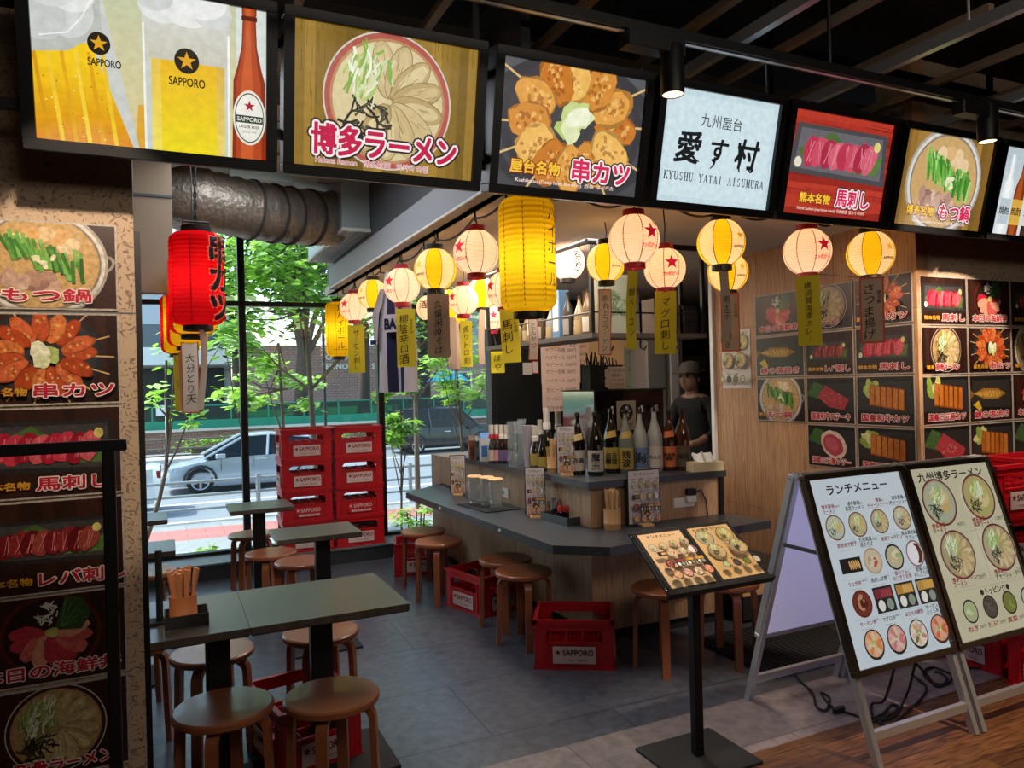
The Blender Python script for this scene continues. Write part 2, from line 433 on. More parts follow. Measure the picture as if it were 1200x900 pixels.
    def mesh(s, name, m):
        me = bpy.data.meshes.new(name); me.from_pydata(s.v, [], s.f); me.materials.append(m)
        ca = me.color_attributes.new('col', 'FLOAT_COLOR', 'CORNER'); data = []
        for p, c in zip(me.polygons, s.c):
            for _ in p.vertices: data += [c[0], c[1], c[2], 1.0]
        ca.data.foreach_set('color', data); return me
    def build(s, name, m, parent=None, loc=(0, 0, 0), rot=(0, 0, 0)):
        o = bpy.data.objects.new(name, s.mesh(name, m)); C.objects.link(o)
        if parent: o.parent = parent
        o.location = loc; o.rotation_euler = rot
        return o
ORD = ['lowest', 'second', 'third', 'fourth', 'fifth', 'sixth', 'seventh', 'eighth', 'ninth', 'tenth', 'eleventh', 'twelfth', 'thirteenth', 'fourteenth', 'topmost']
FACE = (PI/2, 0, 0)              # local x right, y up, sheet faces -Y
SIDE = (PI/2, 0, -PI/2)          # sheet faces -X
# ------------------------------------------------------------------ food pictures (printed artwork)
def mixc(a, b, t):
    a, b = lin(a), lin(b); return tuple(a[i]+(b[i]-a[i])*t for i in range(3))
def wood_bg(p, x0, y0, x1, y1, c1, c2, n, rn, vert=True):
    for i in range(n):
        t = rn.random(); c = mixc(c1, c2, t)
        if vert: p.rect(x0+(x1-x0)*i/n, y0, x0+(x1-x0)*(i+1)/n, y1, c)
        else: p.rect(x0, y0+(y1-y0)*i/n, x1, y0+(y1-y0)*(i+1)/n, c)
    p.L()
def wisp(p, rn, cx, cy, r, n, cols, w, ln=0.6, spread=1.0, base=None):
    for i in range(n):
        a = rn.uniform(0, 2*PI); d = r*math.sqrt(rn.random())*spread; x, y = cx+d*math.cos(a), cy+d*math.sin(a)*0.9
        b = (base if base is not None else rn.uniform(0, PI))+rn.uniform(-0.5, 0.5); l = r*ln*rn.uniform(0.5, 1.1); k = rn.uniform(-0.35, 0.35)
        pts = [(x+l*(t-0.5)*math.cos(b+k*(t-0.5)*2), y+l*(t-0.5)*math.sin(b+k*(t-0.5)*2)) for t in (0, 0.33, 0.66, 1)]
        p.stroke(pts, w*rn.uniform(0.7, 1.2), rn.choice(cols)); 
        if i % 4 == 3: p.L()
    p.L()
def ramen(p, cx, cy, r, rn, slices=9, style=0, rim='#8f4436', soup='#d6c294', ry=None, lod=1.0):
    q = (ry or r)/r
    p.ell(cx, cy, r, r*q, '#cfc9bd', 44); p.L(); p.ell(cx, cy, r*0.975, r*0.975*q, rim, 44); p.L()
    p.ell(cx, cy, r*0.9, r*0.9*q, '#b98a62', 40); p.L(); p.ell(cx, cy, r*0.86, r*0.86*q, soup, 40); p.L()
    if style in (0, 2):
        for i in range(slices):
            a = 1.75-i*(4.3/slices); c0 = mixc('#cdb98a', '#b89f6c', rn.random()); c1 = mixc('#dccb9d', '#cdb583', rn.random())
            d = r*0.46; x, y = cx+d*math.cos(a), cy+d*math.sin(a)*q
            p.ell(x, y, r*0.42, r*0.19, '#96804f', 16, a); p.L(); p.ell(x, y, r*0.405, r*0.175, c0, 16, a, 0.03, rn=rn); p.L()
            p.ell(x+0.05*r*math.cos(a), y+0.05*r*math.sin(a), r*0.30, r*0.11, c1, 14, a, 0.08, rn=rn); p.L()
            for k in range(int(5*lod)):
                b = a+rn.uniform(-0.2, 0.2); e = rn.uniform(0.2, 0.6)*r
                p.stroke([(cx+e*math.cos(b), cy+e*math.sin(b)*q), (cx+(e+0.17*r)*math.cos(b), cy+(e+0.17*r)*math.sin(b)*q)], r*0.012, '#a58f60')
            p.L()
    elif style == 1:
        for i in range(3): p.ell(cx+r*0.3*math.cos(i*1.1-0.4), cy+r*0.3*math.sin(i*1.1-0.4)*q, r*0.38, r*0.3*q, mixc('#d9c48c', '#c7ac70', rn.random()), 16, rn.random(), 0.06, rn=rn); p.L()
    kx, ky = cx-r*0.36, cy-r*0.3*q
    wisp(p, rn, kx, ky, r*0.33, int(34*lod), ['#2b2a22', '#3a372b', '#55503c', '#1d1c17'], r*0.035, 0.9)
    gx, gy = (cx-r*0.33, cy+r*0.34*q) if style != 1 else (cx-r*0.05, cy+r*0.3*q)
    wisp(p, rn, gx, gy, r*0.36, int(46*lod), ['#a9c46a', '#cfdcae', '#eef0dc', '#86ad49', '#dfe8c8'], r*0.035, 1.2, base=1.2)
def kushi(p, cx, cy, r, rn, plate='#2c2b2d', n=13, cols=('#c4722a', '#d48a3a', '#b25f22', '#e0a052'), lod=1.0, fat=1.0):
    p.ell(cx, cy, r*1.12, r*0.98, plate, 40); p.L(); p.ell(cx, cy, r*1.0, r*0.86, mixc(plate, '#4a484a', 0.4), 40); p.L()
    for i in range(n):
        a = 2*PI*i/n+rn.uniform(-0.08, 0.08)
        p.stroke([(cx+r*0.6*math.cos(a), cy+r*0.55*math.sin(a)), (cx+r*1.32*math.cos(a), cy+r*1.15*math.sin(a))], r*0.03, '#d9b679')
    p.L()
    for i in range(n):
        a = 2*PI*i/n+rn.uniform(-0.06, 0.06); ax, ay = cx+r*0.68*math.cos(a), cy+r*0.6*math.sin(a); c = cols[i % len(cols)]
        p.ell(ax, ay, r*0.34, r*0.2*fat, mixc(c, '#5a2a0c', 0.5), 16, a, 0.10, rn=rn); p.L()
        p.ell(ax, ay, r*0.32, r*0.185*fat, c, 16, a, 0.12, rn=rn); p.L()
        for k in range(int(9*lod)):
            u, v = rn.uniform(-0.2, 0.2)*r, rn.uniform(-0.1, 0.1)*r*fat
            p.ell(ax+u*math.cos(a)-v*math.sin(a), ay+u*math.sin(a)+v*math.cos(a), r*0.035, r*0.025, mixc(c, '#f6c97a' if k % 2 else '#8a4514', 0.55), 7, rn.random()*3)
        p.L()
    for i in range(7):
        a = rn.uniform(0, 6.28); p.ell(cx+r*0.12*math.cos(a), cy+r*0.12*math.sin(a), r*0.2, r*0.13, rn.choice(['#dfe6b4', '#c6d58a', '#eef0d2', '#b4c973']), 10, rn.random()*3, 0.2, rn=rn); p.L()
def nabe(p, cx, cy, r, rn, lod=1.0, gr=('#3f7a2c', '#57963a', '#6fae4b', '#2f6424', '#7dba58')):
    p.ell(cx, cy, r*1.05, r*0.98, '#a9a49b', 44); p.L(); p.ell(cx, cy, r*1.0, r*0.93, '#d9d4ca', 44); p.L(); p.ell(cx, cy, r*0.94, r*0.87, '#8d8073', 44); p.L()
    p.ell(cx, cy, r*0.9, r*0.83, '#c9a56c', 40); p.L()
    for i in range(5):
        a = 0.7+i*0.42; p.ell(cx+r*0.55*math.cos(a), cy+r*0.5*math.sin(a), r*0.2, r*0.15, mixc('#efe0bd', '#d8a868', rn.random()), 8, rn.random(), 0.1, rn=rn); p.L()
    for i in range(int(14*lod)):
        p.ell(cx+r*rn.uniform(-0.6, 0.25), cy-r*rn.uniform(0.25, 0.62), r*0.16, r*0.1, rn.choice(['#b58e7c', '#c9a592', '#9a7265', '#d8bba6']), 10, rn.random()*3, 0.2, rn=rn); 
        if i % 3 == 2: p.L()
    p.L()
    for i in range(int(38*lod)):
        t = i/(38*lod); x = cx+r*(-0.55+1.2*t)+rn.uniform(-0.05, 0.05)*r; y = cy+r*(0.32-0.42*t)+rn.uniform(-0.12, 0.12)*r; a = 1.9-0.9*t*0.3+rn.uniform(-0.25, 0.25)
        p.stroke([(x-r*0.2*math.cos(a), y-r*0.2*math.sin(a)), (x+r*0.2*math.cos(a), y+r*0.2*math.sin(a))], r*0.06, rn.choice(gr))
        if i % 4 == 3: p.L()
    p.L()
    for i in range(6): p.ell(cx+r*rn.uniform(-0.1, 0.2), cy+r*rn.uniform(-0.1, 0.15), r*0.07, r*0.04, '#e9e3bd', 8, rn.random()*3); 
    p.L()
def plate_skew(p, cx, cy, w, h, c='#2c2a2a', c2='#454242'):
    p.poly([(cx-w/2, cy-h*0.42), (cx+w/2, cy-h/2), (cx+w*0.46, cy+h*0.5), (cx-w*0.46, cy+h*0.5)], c); p.L()
    p.poly([(cx-w*0.45, cy-h*0.33), (cx+w*0.45, cy-h*0.4), (cx+w*0.42, cy+h*0.42), (cx-w*0.42, cy+h*0.42)], c2); p.L()
def basashi(p, cx, cy, w, rn, cols=('#b8203c', '#cc3a50', '#a01830', '#d85a68'), h=None, pc='#2c2a2a', pc2='#454242'):
    h = h or w*0.36; plate_skew(p, cx, cy, w, h, pc, pc2)
    p.poly([(cx-w*0.44, cy), (cx-w*0.1, cy+h*0.42), (cx+w*0.1, cy+h*0.1), (cx-w*0.3, cy-h*0.25)], '#4f6b38'); p.L()
    p.poly([(cx+w*0.1, cy-h*0.3), (cx+w*0.44, cy+h*0.1), (cx+w*0.4, cy-h*0.3)], '#5a7a3c'); p.L()
    for i in range(8):
        x = cx-w*0.3+i*w*0.085; p.ell(x, cy+rn.uniform(-.02, .02)*h, w*0.075, h*0.3, cols[i % 4], 12, -0.35, 0.1, rn=rn); p.L()
        for k in range(4): p.stroke([(x+rn.uniform(-.04, .03)*w, cy-h*0.2), (x+rn.uniform(-.02, .05)*w, cy+h*0.2)], w*0.004, '#e58a90')
        p.L()
    p.ell(cx-w*0.42, cy-h*0.22, w*0.035, h*0.1, '#e4dcc4', 10); p.ell(cx+w*0.36, cy+h*0.25, w*0.035, h*0.1, '#ddd07a', 10); p.L()
def kaisen(p, cx, cy, r, rn):
    p.ell(cx, cy, r, r*0.92, '#5c1f1c', 36); p.L(); p.ell(cx, cy, r*0.92, r*0.84, '#2a1a16', 36); p.L()
    for i in range(9):
        a = 3.0+i*0.45; p.ell(cx+r*0.45*math.cos(a), cy+r*0.38*math.sin(a), r*0.36, r*0.2, rn.choice(['#c4384a', '#d86a62', '#b32038', '#e49a80', '#c95a58']), 14, a, 0.1, rn=rn); p.L()
    p.poly([(cx+r*0.05, cy+r*0.1), (cx+r*0.3, cy+r*0.85), (cx+r*0.62, cy+r*0.75), (cx+r*0.8, cy+r*0.4), (cx+r*0.6, cy+r*0.05)], '#33552c'); p.L()
    for i in range(5): p.stroke([(cx+r*0.2, cy+r*0.15), (cx+r*(0.3+0.11*i), cy+r*(0.8-0.12*i))], r*0.02, '#5d8350')
    p.L(); wisp(p, rn, cx-r*0.1, cy+r*0.5, r*0.24, 26, ['#e8e4da', '#cfcabf', '#f4f1e8'], r*0.03, 0.9)
    p.ell(cx, cy+r*0.05, r*0.14, r*0.12, '#c9c06a', 10, 0, 0.2, rn=rn); p.L()
def fish(p, cx, cy, w, rn):
    plate_skew(p, cx, cy, w, w*0.5, '#1f1e1d', '#35312d')
    for k, c in ((1.0, '#5a4020'), (0.9, '#a8792f'), (0.6, '#d0a24c')):
        p.poly([(cx-w*0.40, cy+w*0.02), (cx-w*0.2*k, cy+w*0.1*k), (cx+w*0.15, cy+w*0.09*k), (cx+w*0.36*k, cy+w*0.01), (cx+w*0.15, cy-w*0.07*k), (cx-w*0.2*k, cy-w*0.06*k)], c); p.L()
    p.poly([(cx-w*0.38, cy+w*0.02), (cx-w*0.5, cy+w*0.09), (cx-w*0.47, cy-w*0.06)], '#8a6428'); p.L()
    for i in range(7): p.stroke([(cx-w*0.22+i*w*0.07, cy+w*0.07), (cx-w*0.18+i*w*0.07, cy-w*0.04)], w*0.008, '#5e4118')
    p.L(); p.poly([(cx-w*0.42, cy-w*0.14), (cx-w*0.3, cy-w*0.08), (cx-w*0.22, cy-w*0.2), (cx-w*0.3, cy-w*0.22)], '#d9b637'); p.L()
def steak(p, cx, cy, w, rn, lean='#b2404a', round_=False):
    plate_skew(p, cx, cy, w, w*0.55, '#1e1c1c', '#333030')
    p.poly([(cx-w*0.46, cy+w*0.05), (cx-w*0.3, cy+w*0.26), (cx-w*0.12, cy+w*0.2), (cx-w*0.2, cy-w*0.02)], '#47693a'); p.L()
    if round_:
        p.ell(cx+w*0.05, cy, w*0.26, w*0.2, '#e0c4b4', 22, -0.5, 0.04, rn=rn); p.L(); p.ell(cx+w*0.04, cy-w*0.01, w*0.2, w*0.15, lean, 20, -0.5, 0.05, rn=rn); p.L()
        p.ell(cx+w*0.02, cy, w*0.13, w*0.09, mixc(lean, '#e0808a', 0.35), 16, -0.5, 0.1, rn=rn); p.L()
    else:
        p.poly([(cx-w*0.24, cy+w*0.02), (cx-w*0.08, cy+w*0.2), (cx+w*0.36, cy-w*0.02), (cx+w*0.26, cy-w*0.18), (cx-w*0.02, cy-w*0.14)], lean); p.L()
        for i in range(26):
            x, y = cx+rn.uniform(-0.14, 0.24)*w, cy+rn.uniform(-0.1, 0.1)*w
            p.stroke([(x, y), (x+rn.uniform(-.04, .06)*w, y+rn.uniform(-.04, .03)*w)], w*0.008, rn.choice(['#e0a6a0', '#d48a88', '#8c2c36']))
        p.L()
def katsu(p, cx, cy, w, rn, c='#c06a24'):
    plate_skew(p, cx, cy, w, w*0.55, '#1e1c1c', '#363231')
    for i in range(8): p.ell(cx-w*0.26+rn.uniform(-.08, .1)*w, cy+w*0.12+rn.uniform(-.06, .08)*w, w*0.1, w*0.06, rn.choice(['#b9c46a', '#d6d896', '#8fa648']), 9, rn.random()*3, 0.25, rn=rn); p.L()
    for i in range(6):
        x = cx-w*0.2+i*w*0.095; y = cy+w*0.05-i*w*0.012
        p.poly([(x-w*0.05, y-w*0.16), (x+w*0.045, y-w*0.17), (x+w*0.05, y+w*0.13), (x-w*0.035, y+w*0.15)], mixc(c, '#5a2a0c', 0.55)); p.L()
        p.poly([(x-w*0.045, y-w*0.14), (x+w*0.03, y-w*0.15), (x+w*0.035, y+w*0.12), (x-w*0.03, y+w*0.135)], mixc(c, '#e09a4a', rn.random()*0.5)); p.L()
def bento(p, cx, cy, w, rn, a, b):
    p.rect(cx-w/2, cy-w*0.45, cx+w/2, cy+w*0.45, '#1d2220'); p.L(); p.rect(cx-w*0.44, cy+w*0.05, cx+w*0.44, cy+w*0.38, a); p.L()
    for i in range(4): p.rect(cx-w*0.1+i*w*0.13, cy+w*0.08, cx+w*0.01+i*w*0.13, cy+w*0.34, b)
    p.L(); p.ell(cx-w*0.22, cy-w*0.2, w*0.17, w*0.2, '#e8e6de', 14); p.ell(cx+w*0.22, cy-w*0.2, w*0.17, w*0.2, '#8d9a8a', 14); p.L()
def petals(p, cx, cy, r, rn, rim, cols, q=1.0, n=10):
    p.ell(cx, cy-r*.05, r*1.02, r*1.04*q, mixc(rim, '#000000', .5), 24); p.L(); p.ell(cx, cy, r, r*q, rim, 24); p.L(); p.ell(cx, cy, r*.9, r*.9*q, mixc(cols[0], '#e8d8c0', .3), 22); p.L()
    for i in range(n):
        a = 2*PI*i/n+.2; p.ell(cx+r*.5*math.cos(a), cy+r*.5*math.sin(a)*q, r*.36, r*.17, mixc(cols[i % len(cols)], '#f2e0d0', .25*(i % 3)), 10, a, .08, rn=rn)
        if i % 2: p.L()
    p.L()
    for i in range(7): p.ell(cx+rn.uniform(-.2, .2)*r, cy+rn.uniform(-.2, .2)*r, r*.13, r*.09, rn.choice(['#b8b45a', '#dcd8b0', '#8fa04c']), 8, rn.random()*3)
    p.L()
def smallbowl(p, cx, cy, r, rn, rim, cols, q=1.0, n=9):
    p.ell(cx, cy, r, r*q, rim, 22); p.L(); p.ell(cx, cy, r*0.86, r*0.86*q, mixc(cols[0], rim, 0.3), 20); p.L()
    for i in range(n):
        a = rn.uniform(0, 6.28); d = r*0.5*rn.random(); p.ell(cx+d*math.cos(a), cy+d*math.sin(a)*q, r*0.34, r*0.2, rn.choice(cols), 9, rn.random()*3, 0.15, rn=rn)
        if i % 3 == 2: p.L()
    p.L()
def poster_bg(p, rn): wood_bg(p, -p.w/2, -p.h/2, p.w/2, p.h/2, '#2a1713', '#3d221a', 13, rn)
def cap2(p, small, big, y, h, wbig, xbig=0.0, red='#c4203a', yel='#d8a032'):
    """yellow lead-in and red dish name at the foot of a poster"""
    if small:
        ws = p.w*0.085*len(small); p.caption(small, -p.w/2+p.w*.03+ws*0.55, y-h*0.05, h*0.58, yel, w=ws, o1='#5a1410', bold=0.045)
        p.caption(big, -p.w/2+p.w*.05+ws*1.12+wbig/2, y, h, red, w=wbig, bold=0.045)
    else: p.caption(big, xbig, y, h, red, w=wbig, bold=0.045)
def dish_poster(kind, w, h, seed, small, big, wbig):
    rn = random.Random(seed); p = Pic(w+0.012, h+0.012, '#b9aea2'); p.L(); p.w, p.h = w, h; poster_bg(p, rn); k = 0.8
    if kind == 'nabe':
        p.ell(w*0.41, h*0.02, w*0.10, h*0.10, '#9a948a', 14, 0.6); p.L(); p.ell(w*0.41, h*0.02, w*0.075, h*0.07, '#3a211a', 12, 0.6); p.L(); nabe(p, 0, h*0.03, w*0.43, rn)
    elif kind == 'kushi': kushi(p, 0, h*0.05, w*0.36, rn, fat=.85, n=15, cols=('#c4542a', '#d4683a', '#b8481e', '#dd7c40'))
    elif kind == 'basashi': basashi(p, 0, h*0.05, w*0.98, rn, h=h*.62)
    elif kind == 'reba': basashi(p, 0, h*0.05, w*0.9, rn, ('#7a1c22', '#8e2c2c', '#6a1418', '#9a443a'), h*0.5)
    elif kind == 'kaisen': kaisen(p, w*0.0, h*0.05, h*0.52, rn)
    elif kind == 'ramen': ramen(p, w*0.02, h*0.03, h*0.5, rn, rim='#3a2420', soup='#b79a64')
    elif kind == 'fish': fish(p, 0, h*0.08, w*1.05, rn)
    elif kind == 'steak': steak(p, 0, h*0.05, w*1.12, rn)
    elif kind == 'pork': steak(p, 0, h*0.05, w*1.12, rn, '#b84858', True)
    elif kind == 'katsu': katsu(p, 0, h*0.06, w*1.1, rn)
    cap2(p, small, big, -h*0.355, h*0.165, wbig)
    p.w += 0.012; p.h += 0.012
    return p

MENU_TXT = '#3a3330'
def lunch_page(w, h, paper='#cfdbe2', full=True):
    """the lunch menu: a title and four rows of four dishes"""
    rn = random.Random(11); p = Pic(w, h, paper); p.L()
    p.text('ランチメニュー', 0, h*0.435, h*0.062, '#26221f', 0.03, w*0.66)
    names = [['博多豚骨\nラーメン', '博多豚骨\n高菜ラーメン', '博多\nチャーシューメン', '博多豚骨\nチャーシュー'],
             ['鉄板焼き餃子', '九州黒豚\n焼きそば', '高菜チャーハン', '熊本黒毛和牛\n牛カレー'],
             ['うなぎ丼', '馬刺し定食', '豚カツと\nおにぎり定食', '唐揚げと\nおにぎり定食'],
             ['サーモン丼', 'マグロ丼', '本日の海鮮丼', 'サーモン\nいくら丼']]
    price = ['980円', '1,280円', '1,580円', '1,480円']
    for r in range(4):
        y = h*(0.25-0.205*r); q = 1.05
        p.rect(-w*0.46, y-h*0.098, w*0.46, y-h*0.097, '#9aa3a6')
        for c in range(4):
            x = w*(-0.345+0.23*c); rad = w*0.097
            if c: p.rect(x-w*0.116, y-h*0.09, x-w*0.1145, y+h*0.1, '#aab2b4')
            if full:
                two = '\n' in names[r][c]; red = (r*4+c) % 2 == 0
                p.text(names[r][c], x-w*0.085, y+h*0.086, w*0.034, '#8c1f26' if red else MENU_TXT, 0.02, left=True)
                p.text(price[(r+c) % 4], x+w*0.075, y+h*0.093, w*0.022, MENU_TXT, 0.0)
                p.text('Rice bowl with miso soup' if r > 1 else 'Pork bone soup noodles', x-w*0.02, y+h*0.058, w*0.011, '#77706c')
            py = y-h*0.02
            if r == 0: ramen(p, x, py, rad, rn, 7, (1, 1, 0, 2)[c], '#5d3f3a', ('#b9c4b4', '#bcb48a', '#aeaa94', '#bdb6a4')[c], lod=0.7)
            elif r == 1:
                if c == 0:
                    p.rect(x-rad*1.1, py-rad*0.6, x+rad*1.1, py+rad*0.5, '#231f1c'); p.L()
                    for i in range(5): p.ell(x-rad*0.1+i*rad*0.23, py-rad*0.05, rad*0.1, rad*0.36, '#dcae6c', 10, 0.1)
                    p.L()
                elif c == 1: smallbowl(p, x, py, rad, rn, '#b79f86', ['#d8cdb0', '#b8a47e', '#e8e2cc', '#c25a4a'])
                elif c == 2: smallbowl(p, x, py, rad, rn, '#171514', ['#e2d5b0', '#cdbd8c', '#9db37a'])
                else:
                    p.ell(x, py, rad, rad*q, '#8a6a72', 22); p.L(); p.ell(x, py, rad*0.88, rad*0.92, '#e6e4e8', 22); p.L()
                    p.ell(x+rad*0.25, py, rad*0.55, rad*0.8, '#5b2a1c', 16); p.L(); p.ell(x-rad*0.15, py, rad*0.5, rad*0.75, '#eceaee', 16); p.L()
            elif r == 2:
                if c == 0: smallbowl(p, x, py, rad, rn, '#6c2620', ['#7a3a2c', '#9a5a3c', '#5a2018', '#b98a6a'])
                else: bento(p, x, py, rad*2.1, rn, ('#7a2a35', '#b98a3c', '#c0924a')[c-1], ('#a0404a', '#dcb060', '#dba84c')[c-1])
            else:
                petals(p, x, py, rad*0.98, rn, '#241d1b' if c != 3 else '#4a2a20',
                          (['#dc8a52', '#e6a56a', '#b7b25a'], ['#d07a80', '#dc98a0', '#b8ab5c'], ['#dcd4cc', '#c88a72', '#6a7a4c', '#d8a060'], ['#d4683a', '#e08a4a', '#c04a2a'])[c], q)
    return p
def ramen_page(w, h, paper='#c9c3a4', full=True):
    """the noodle menu: four large bowls and a row of toppings"""
    rn = random.Random(23); p = Pic(w, h, paper); p.L()
    p.text('九州博多ラーメン', 0, h*0.447, h*0.062, '#26221f', 0.03, w*0.82)
    nm = [('博多豚骨', 'ラーメン', '980円', 1), ('博多豚骨', '高菜ラーメン', '1,280円', 1), ('博多チャーシュー', 'ラーメン', '1,580円', 0), ('博多和牛', 'チャーシューラーメン', '2,480円', 2)]
    for i, (a, b, c, stl) in enumerate(nm):
        x = w*(-0.24 if i % 2 == 0 else 0.25); y = h*(0.27 if i < 2 else -0.045)
        ramen(p, x, y+h*0.02, w*0.205, rn, 8, stl, '#5a372c', ('#adb398', '#b3ab6e', '#a69f78', '#aea688')[i], ry=w*0.2)
        if full:
            p.text(a, x-w*0.19, y-h*0.115, w*0.042, '#8c1f26', 0.03, left=True); p.text(b, x-w*0.19, y-h*0.142, w*0.042, '#8c1f26' if i != 3 else '#2e2824', 0.03, left=True)
            p.text(c, x+w*0.16, y-h*0.125, w*0.04, MENU_TXT, 0.01); p.text('Hakata style pork bone ramen', x-w*0.02, y-h*0.163, w*0.015, '#77706c')
    p.rect(-w*0.47, h*0.096, w*0.47, h*0.0975, '#8f8a72'); p.rect(-w*0.47, -h*0.225, w*0.47, -h*0.2235, '#8f8a72'); p.rect(-0.001, -h*0.2, 0.001, h*0.39, '#8f8a72')
    p.text('●トッピング●', 0, -h*0.253, w*0.055, '#26221f', 0.03)
    tp = [('ねぎ', '#c9d0a0', '#a5b878'), ('きくらげ', '#57524a', '#3c3832'), ('高菜', '#8a9042', '#6a7434'), ('チャーシュー', '#dcd6c4', '#c2b79a')]
    for i, (a, c1, c2) in enumerate(tp):
        x = w*(-0.36+0.24*i); smallbowl(p, x, -h*0.34, w*0.085, rn, '#1d1b1a', [c1, c2], 1.05)
        if full:
            p.text(a, x-w*0.03, -h*0.432, w*0.045, '#8c1f26', 0.03, w=w*0.12); p.text('200円', x+w*0.085, -h*0.432, w*0.032, MENU_TXT, 0.01)
    return p
# ------------------------------------------------------------------ the setting: floors, walls, ceilings, windows
def sbox(name, x0, x1, y0, y1, z0, z1, m): return struct(name, MB().box(x0, x1, y0, y1, z0, z1, m))
YF, YW, XR = 2.846, 7.1, 3.84
sbox('floor', -1.4, 6.6, YF, 7.2, -0.12, 0.0, tilem)
sbox('floor_threshold', -4.6, 8.1, 2.42, YF, -0.12, 0.0, tile2)
sbox('floor_hall', -4.6, 8.1, -3.6, 2.42, -0.12, 0.0, woodf)
sbox('trim_3', -4.6, -0.079, 2.7485, 2.752, 1.844, 1.848, dgreyp)
sbox('wall_left', -4.6, -0.08, 2.75, 2.842, 0, 3.36, stucco)
sbox('wall_right', XR+0.012, 8.1, 2.81, 3.05, 0, 3.36, stucco)
sbox('wall_side', XR, XR+0.1, 2.806, 4.5, 0, 2.47, woodw)
sbox('wall_side_top', XR, XR+0.1, 2.806, 2.86, 2.47, 3.36, woodw)
sbox('trim_1', XR-0.025, XR+0.13, 4.5, 4.535, 0, 2.47, white)
sbox('trim_2', -0.08, -0.062, 2.757, 2.80, 0, 2.12, black)
sbox('wall_dining', -1.5, -1.4, 2.842, 7.2, 0, 3.3, beige)
sbox('wall_kitchen', 3.1, 6.6, YW-0.02, 7.25, -1.0, 3.3, mat('kitchen_dark_wall', '#2b2b2d', 0.6))
sbox('wall_kitchen_side', 6.5, 6.6, 3.05, 7.1, 0, 2.5, mat('kitchen_dark_wall', '#2b2b2d', 0.6))
sbox('wall_hall_back', -4.7, 8.2, -3.7, -3.6, 0, 3.4, dgreyp)
sbox('wall_hall_left', -4.7, -4.6, -3.6, 2.75, 0, 3.4, dgreyp)
sbox('wall_hall_right', 8.1, 8.2, -3.6, 3.05, 0, 3.4, dgreyp)
sbox('ceiling_hall', -4.7, 8.2, -3.7, 4.15, 3.36, 3.46, ceilk)
sbox('ceiling_kitchen', 1.42, 6.6, 2.86, 7.2, 2.47, 2.55, ceilw)
sbox('ceiling_roof', -1.6, 8.2, 4.15, 7.25, 3.38, 3.5, ceilk)
sbox('ceiling', -1.5, 1.6, 4.15, 7.2, 3.12, 3.3, ceilw)
sbox('wall_outer', -1.6, 6.7, YW-0.02, 7.25, 3.1, 3.6, greyp)
sbox('wall_below_window', -1.6, 3.1, 7.14, 7.25, -1.0, 0.12, dgreyp)
sbox('trim_sun_shield', -6, 10, 7.25, 8.3, 3.3, 3.55, greyp)  # unseen slab added to keep direct sun out of the shop
# ceiling tile joints in the dining part
g = MB()
for i in range(5): g.box(-1.5+i*0.6, -1.49+i*0.6, 4.15, 7.1, 3.112, 3.122, greyp)
for i in range(5): g.box(-1.5, 1.42, 4.4+i*0.6, 4.41+i*0.6, 3.112, 3.122, greyp)
g.box(0.45, 1.05, 5.0, 5.6, 3.10, 3.125, white)
struct('trim_ceiling_joint', g)
# grey beam that carries the lantern cord, and the darker wall over it
b = MB().box(1.36, 1.425, 2.9, 6.72, 2.47, 2.655, greyp).box(1.352, 1.36, 2.9, 6.72, 2.47, 2.482, white)
struct('trim_beam', b)
sbox('wall_over_beam', 1.425, 1.47, 2.86, 7.1, 2.47, 3.36, dgreyp)
# hanging bulkhead by the left column
h = MB().box(-1.4, 0.068, 4.9, 5.0, 2.18, 3.12, beige).box(-1.4, 0.07, 4.89, 4.9, 2.75, 2.765, dgreyp)
struct('wall_bulkhead', h)
# windows
sill = MB().box(-1.4, 3.1, 6.72, 7.14, 0, 0.125, mat('sill_dark', '#24282e', 0.45)).box(-1.4, 3.1, 6.705, 7.14, 0.125, 0.14, mat('sill_top', '#5c626a', 0.4))
struct('trim_sill', sill)
XM = [-1.4, -0.62, 0.648, 1.905, 3.10]
for k in range(4):
    a, c = XM[k], XM[k+1]; f = MB(); z0, z1 = 0.14, 3.1
    ww = 0.03
    f.box(a, a+ww, 7.05, 7.14, z0, z1, black, 0.004); f.box(c-ww, c, 7.05, 7.14, z0, z1, black, 0.004)
    f.box(a+ww, c-ww, 7.05, 7.14, z0, z0+0.03, black); f.box(a+ww, c-ww, 7.05, 7.14, z1-0.03, z1, black); f.box(a+ww, c-ww, 7.06, 7.13, 2.345, 2.388, black)
    o = f.build('window_%d' % (k+1)); o['kind'] = 'structure'
    MB().box(a+ww, c-ww, 7.088, 7.094, z0+0.03, 2.345, glass).build('pane', o)
    MB().box(a+ww, c-ww, 7.088, 7.094, 2.388, z1-0.03, glass).build('pane', o)
# black panel door between the window and the kitchen
d = MB().box(3.10, 4.30, 7.0, 7.075, 0.14, 2.47, mat('black_panel', '#1b1c1f', 0.5)).box(3.04, 3.10, 6.99, 7.14, 0.0, 3.1, darkgrey)
o = d.build('door_1'); o['kind'] = 'structure'
MB().box(4.18, 4.2, 6.95, 7.0, 0.95, 1.25, steel, 0.004).build('door_handle', o)
# wood clad partition with notices, further inside the kitchen
pw = MB().box(3.72, 4.30, 6.2, 6.27, 0, 2.47, palew).box(4.30, 4.33, 6.19, 6.28, 0, 2.47, white)
struct('wall_partition', pw)

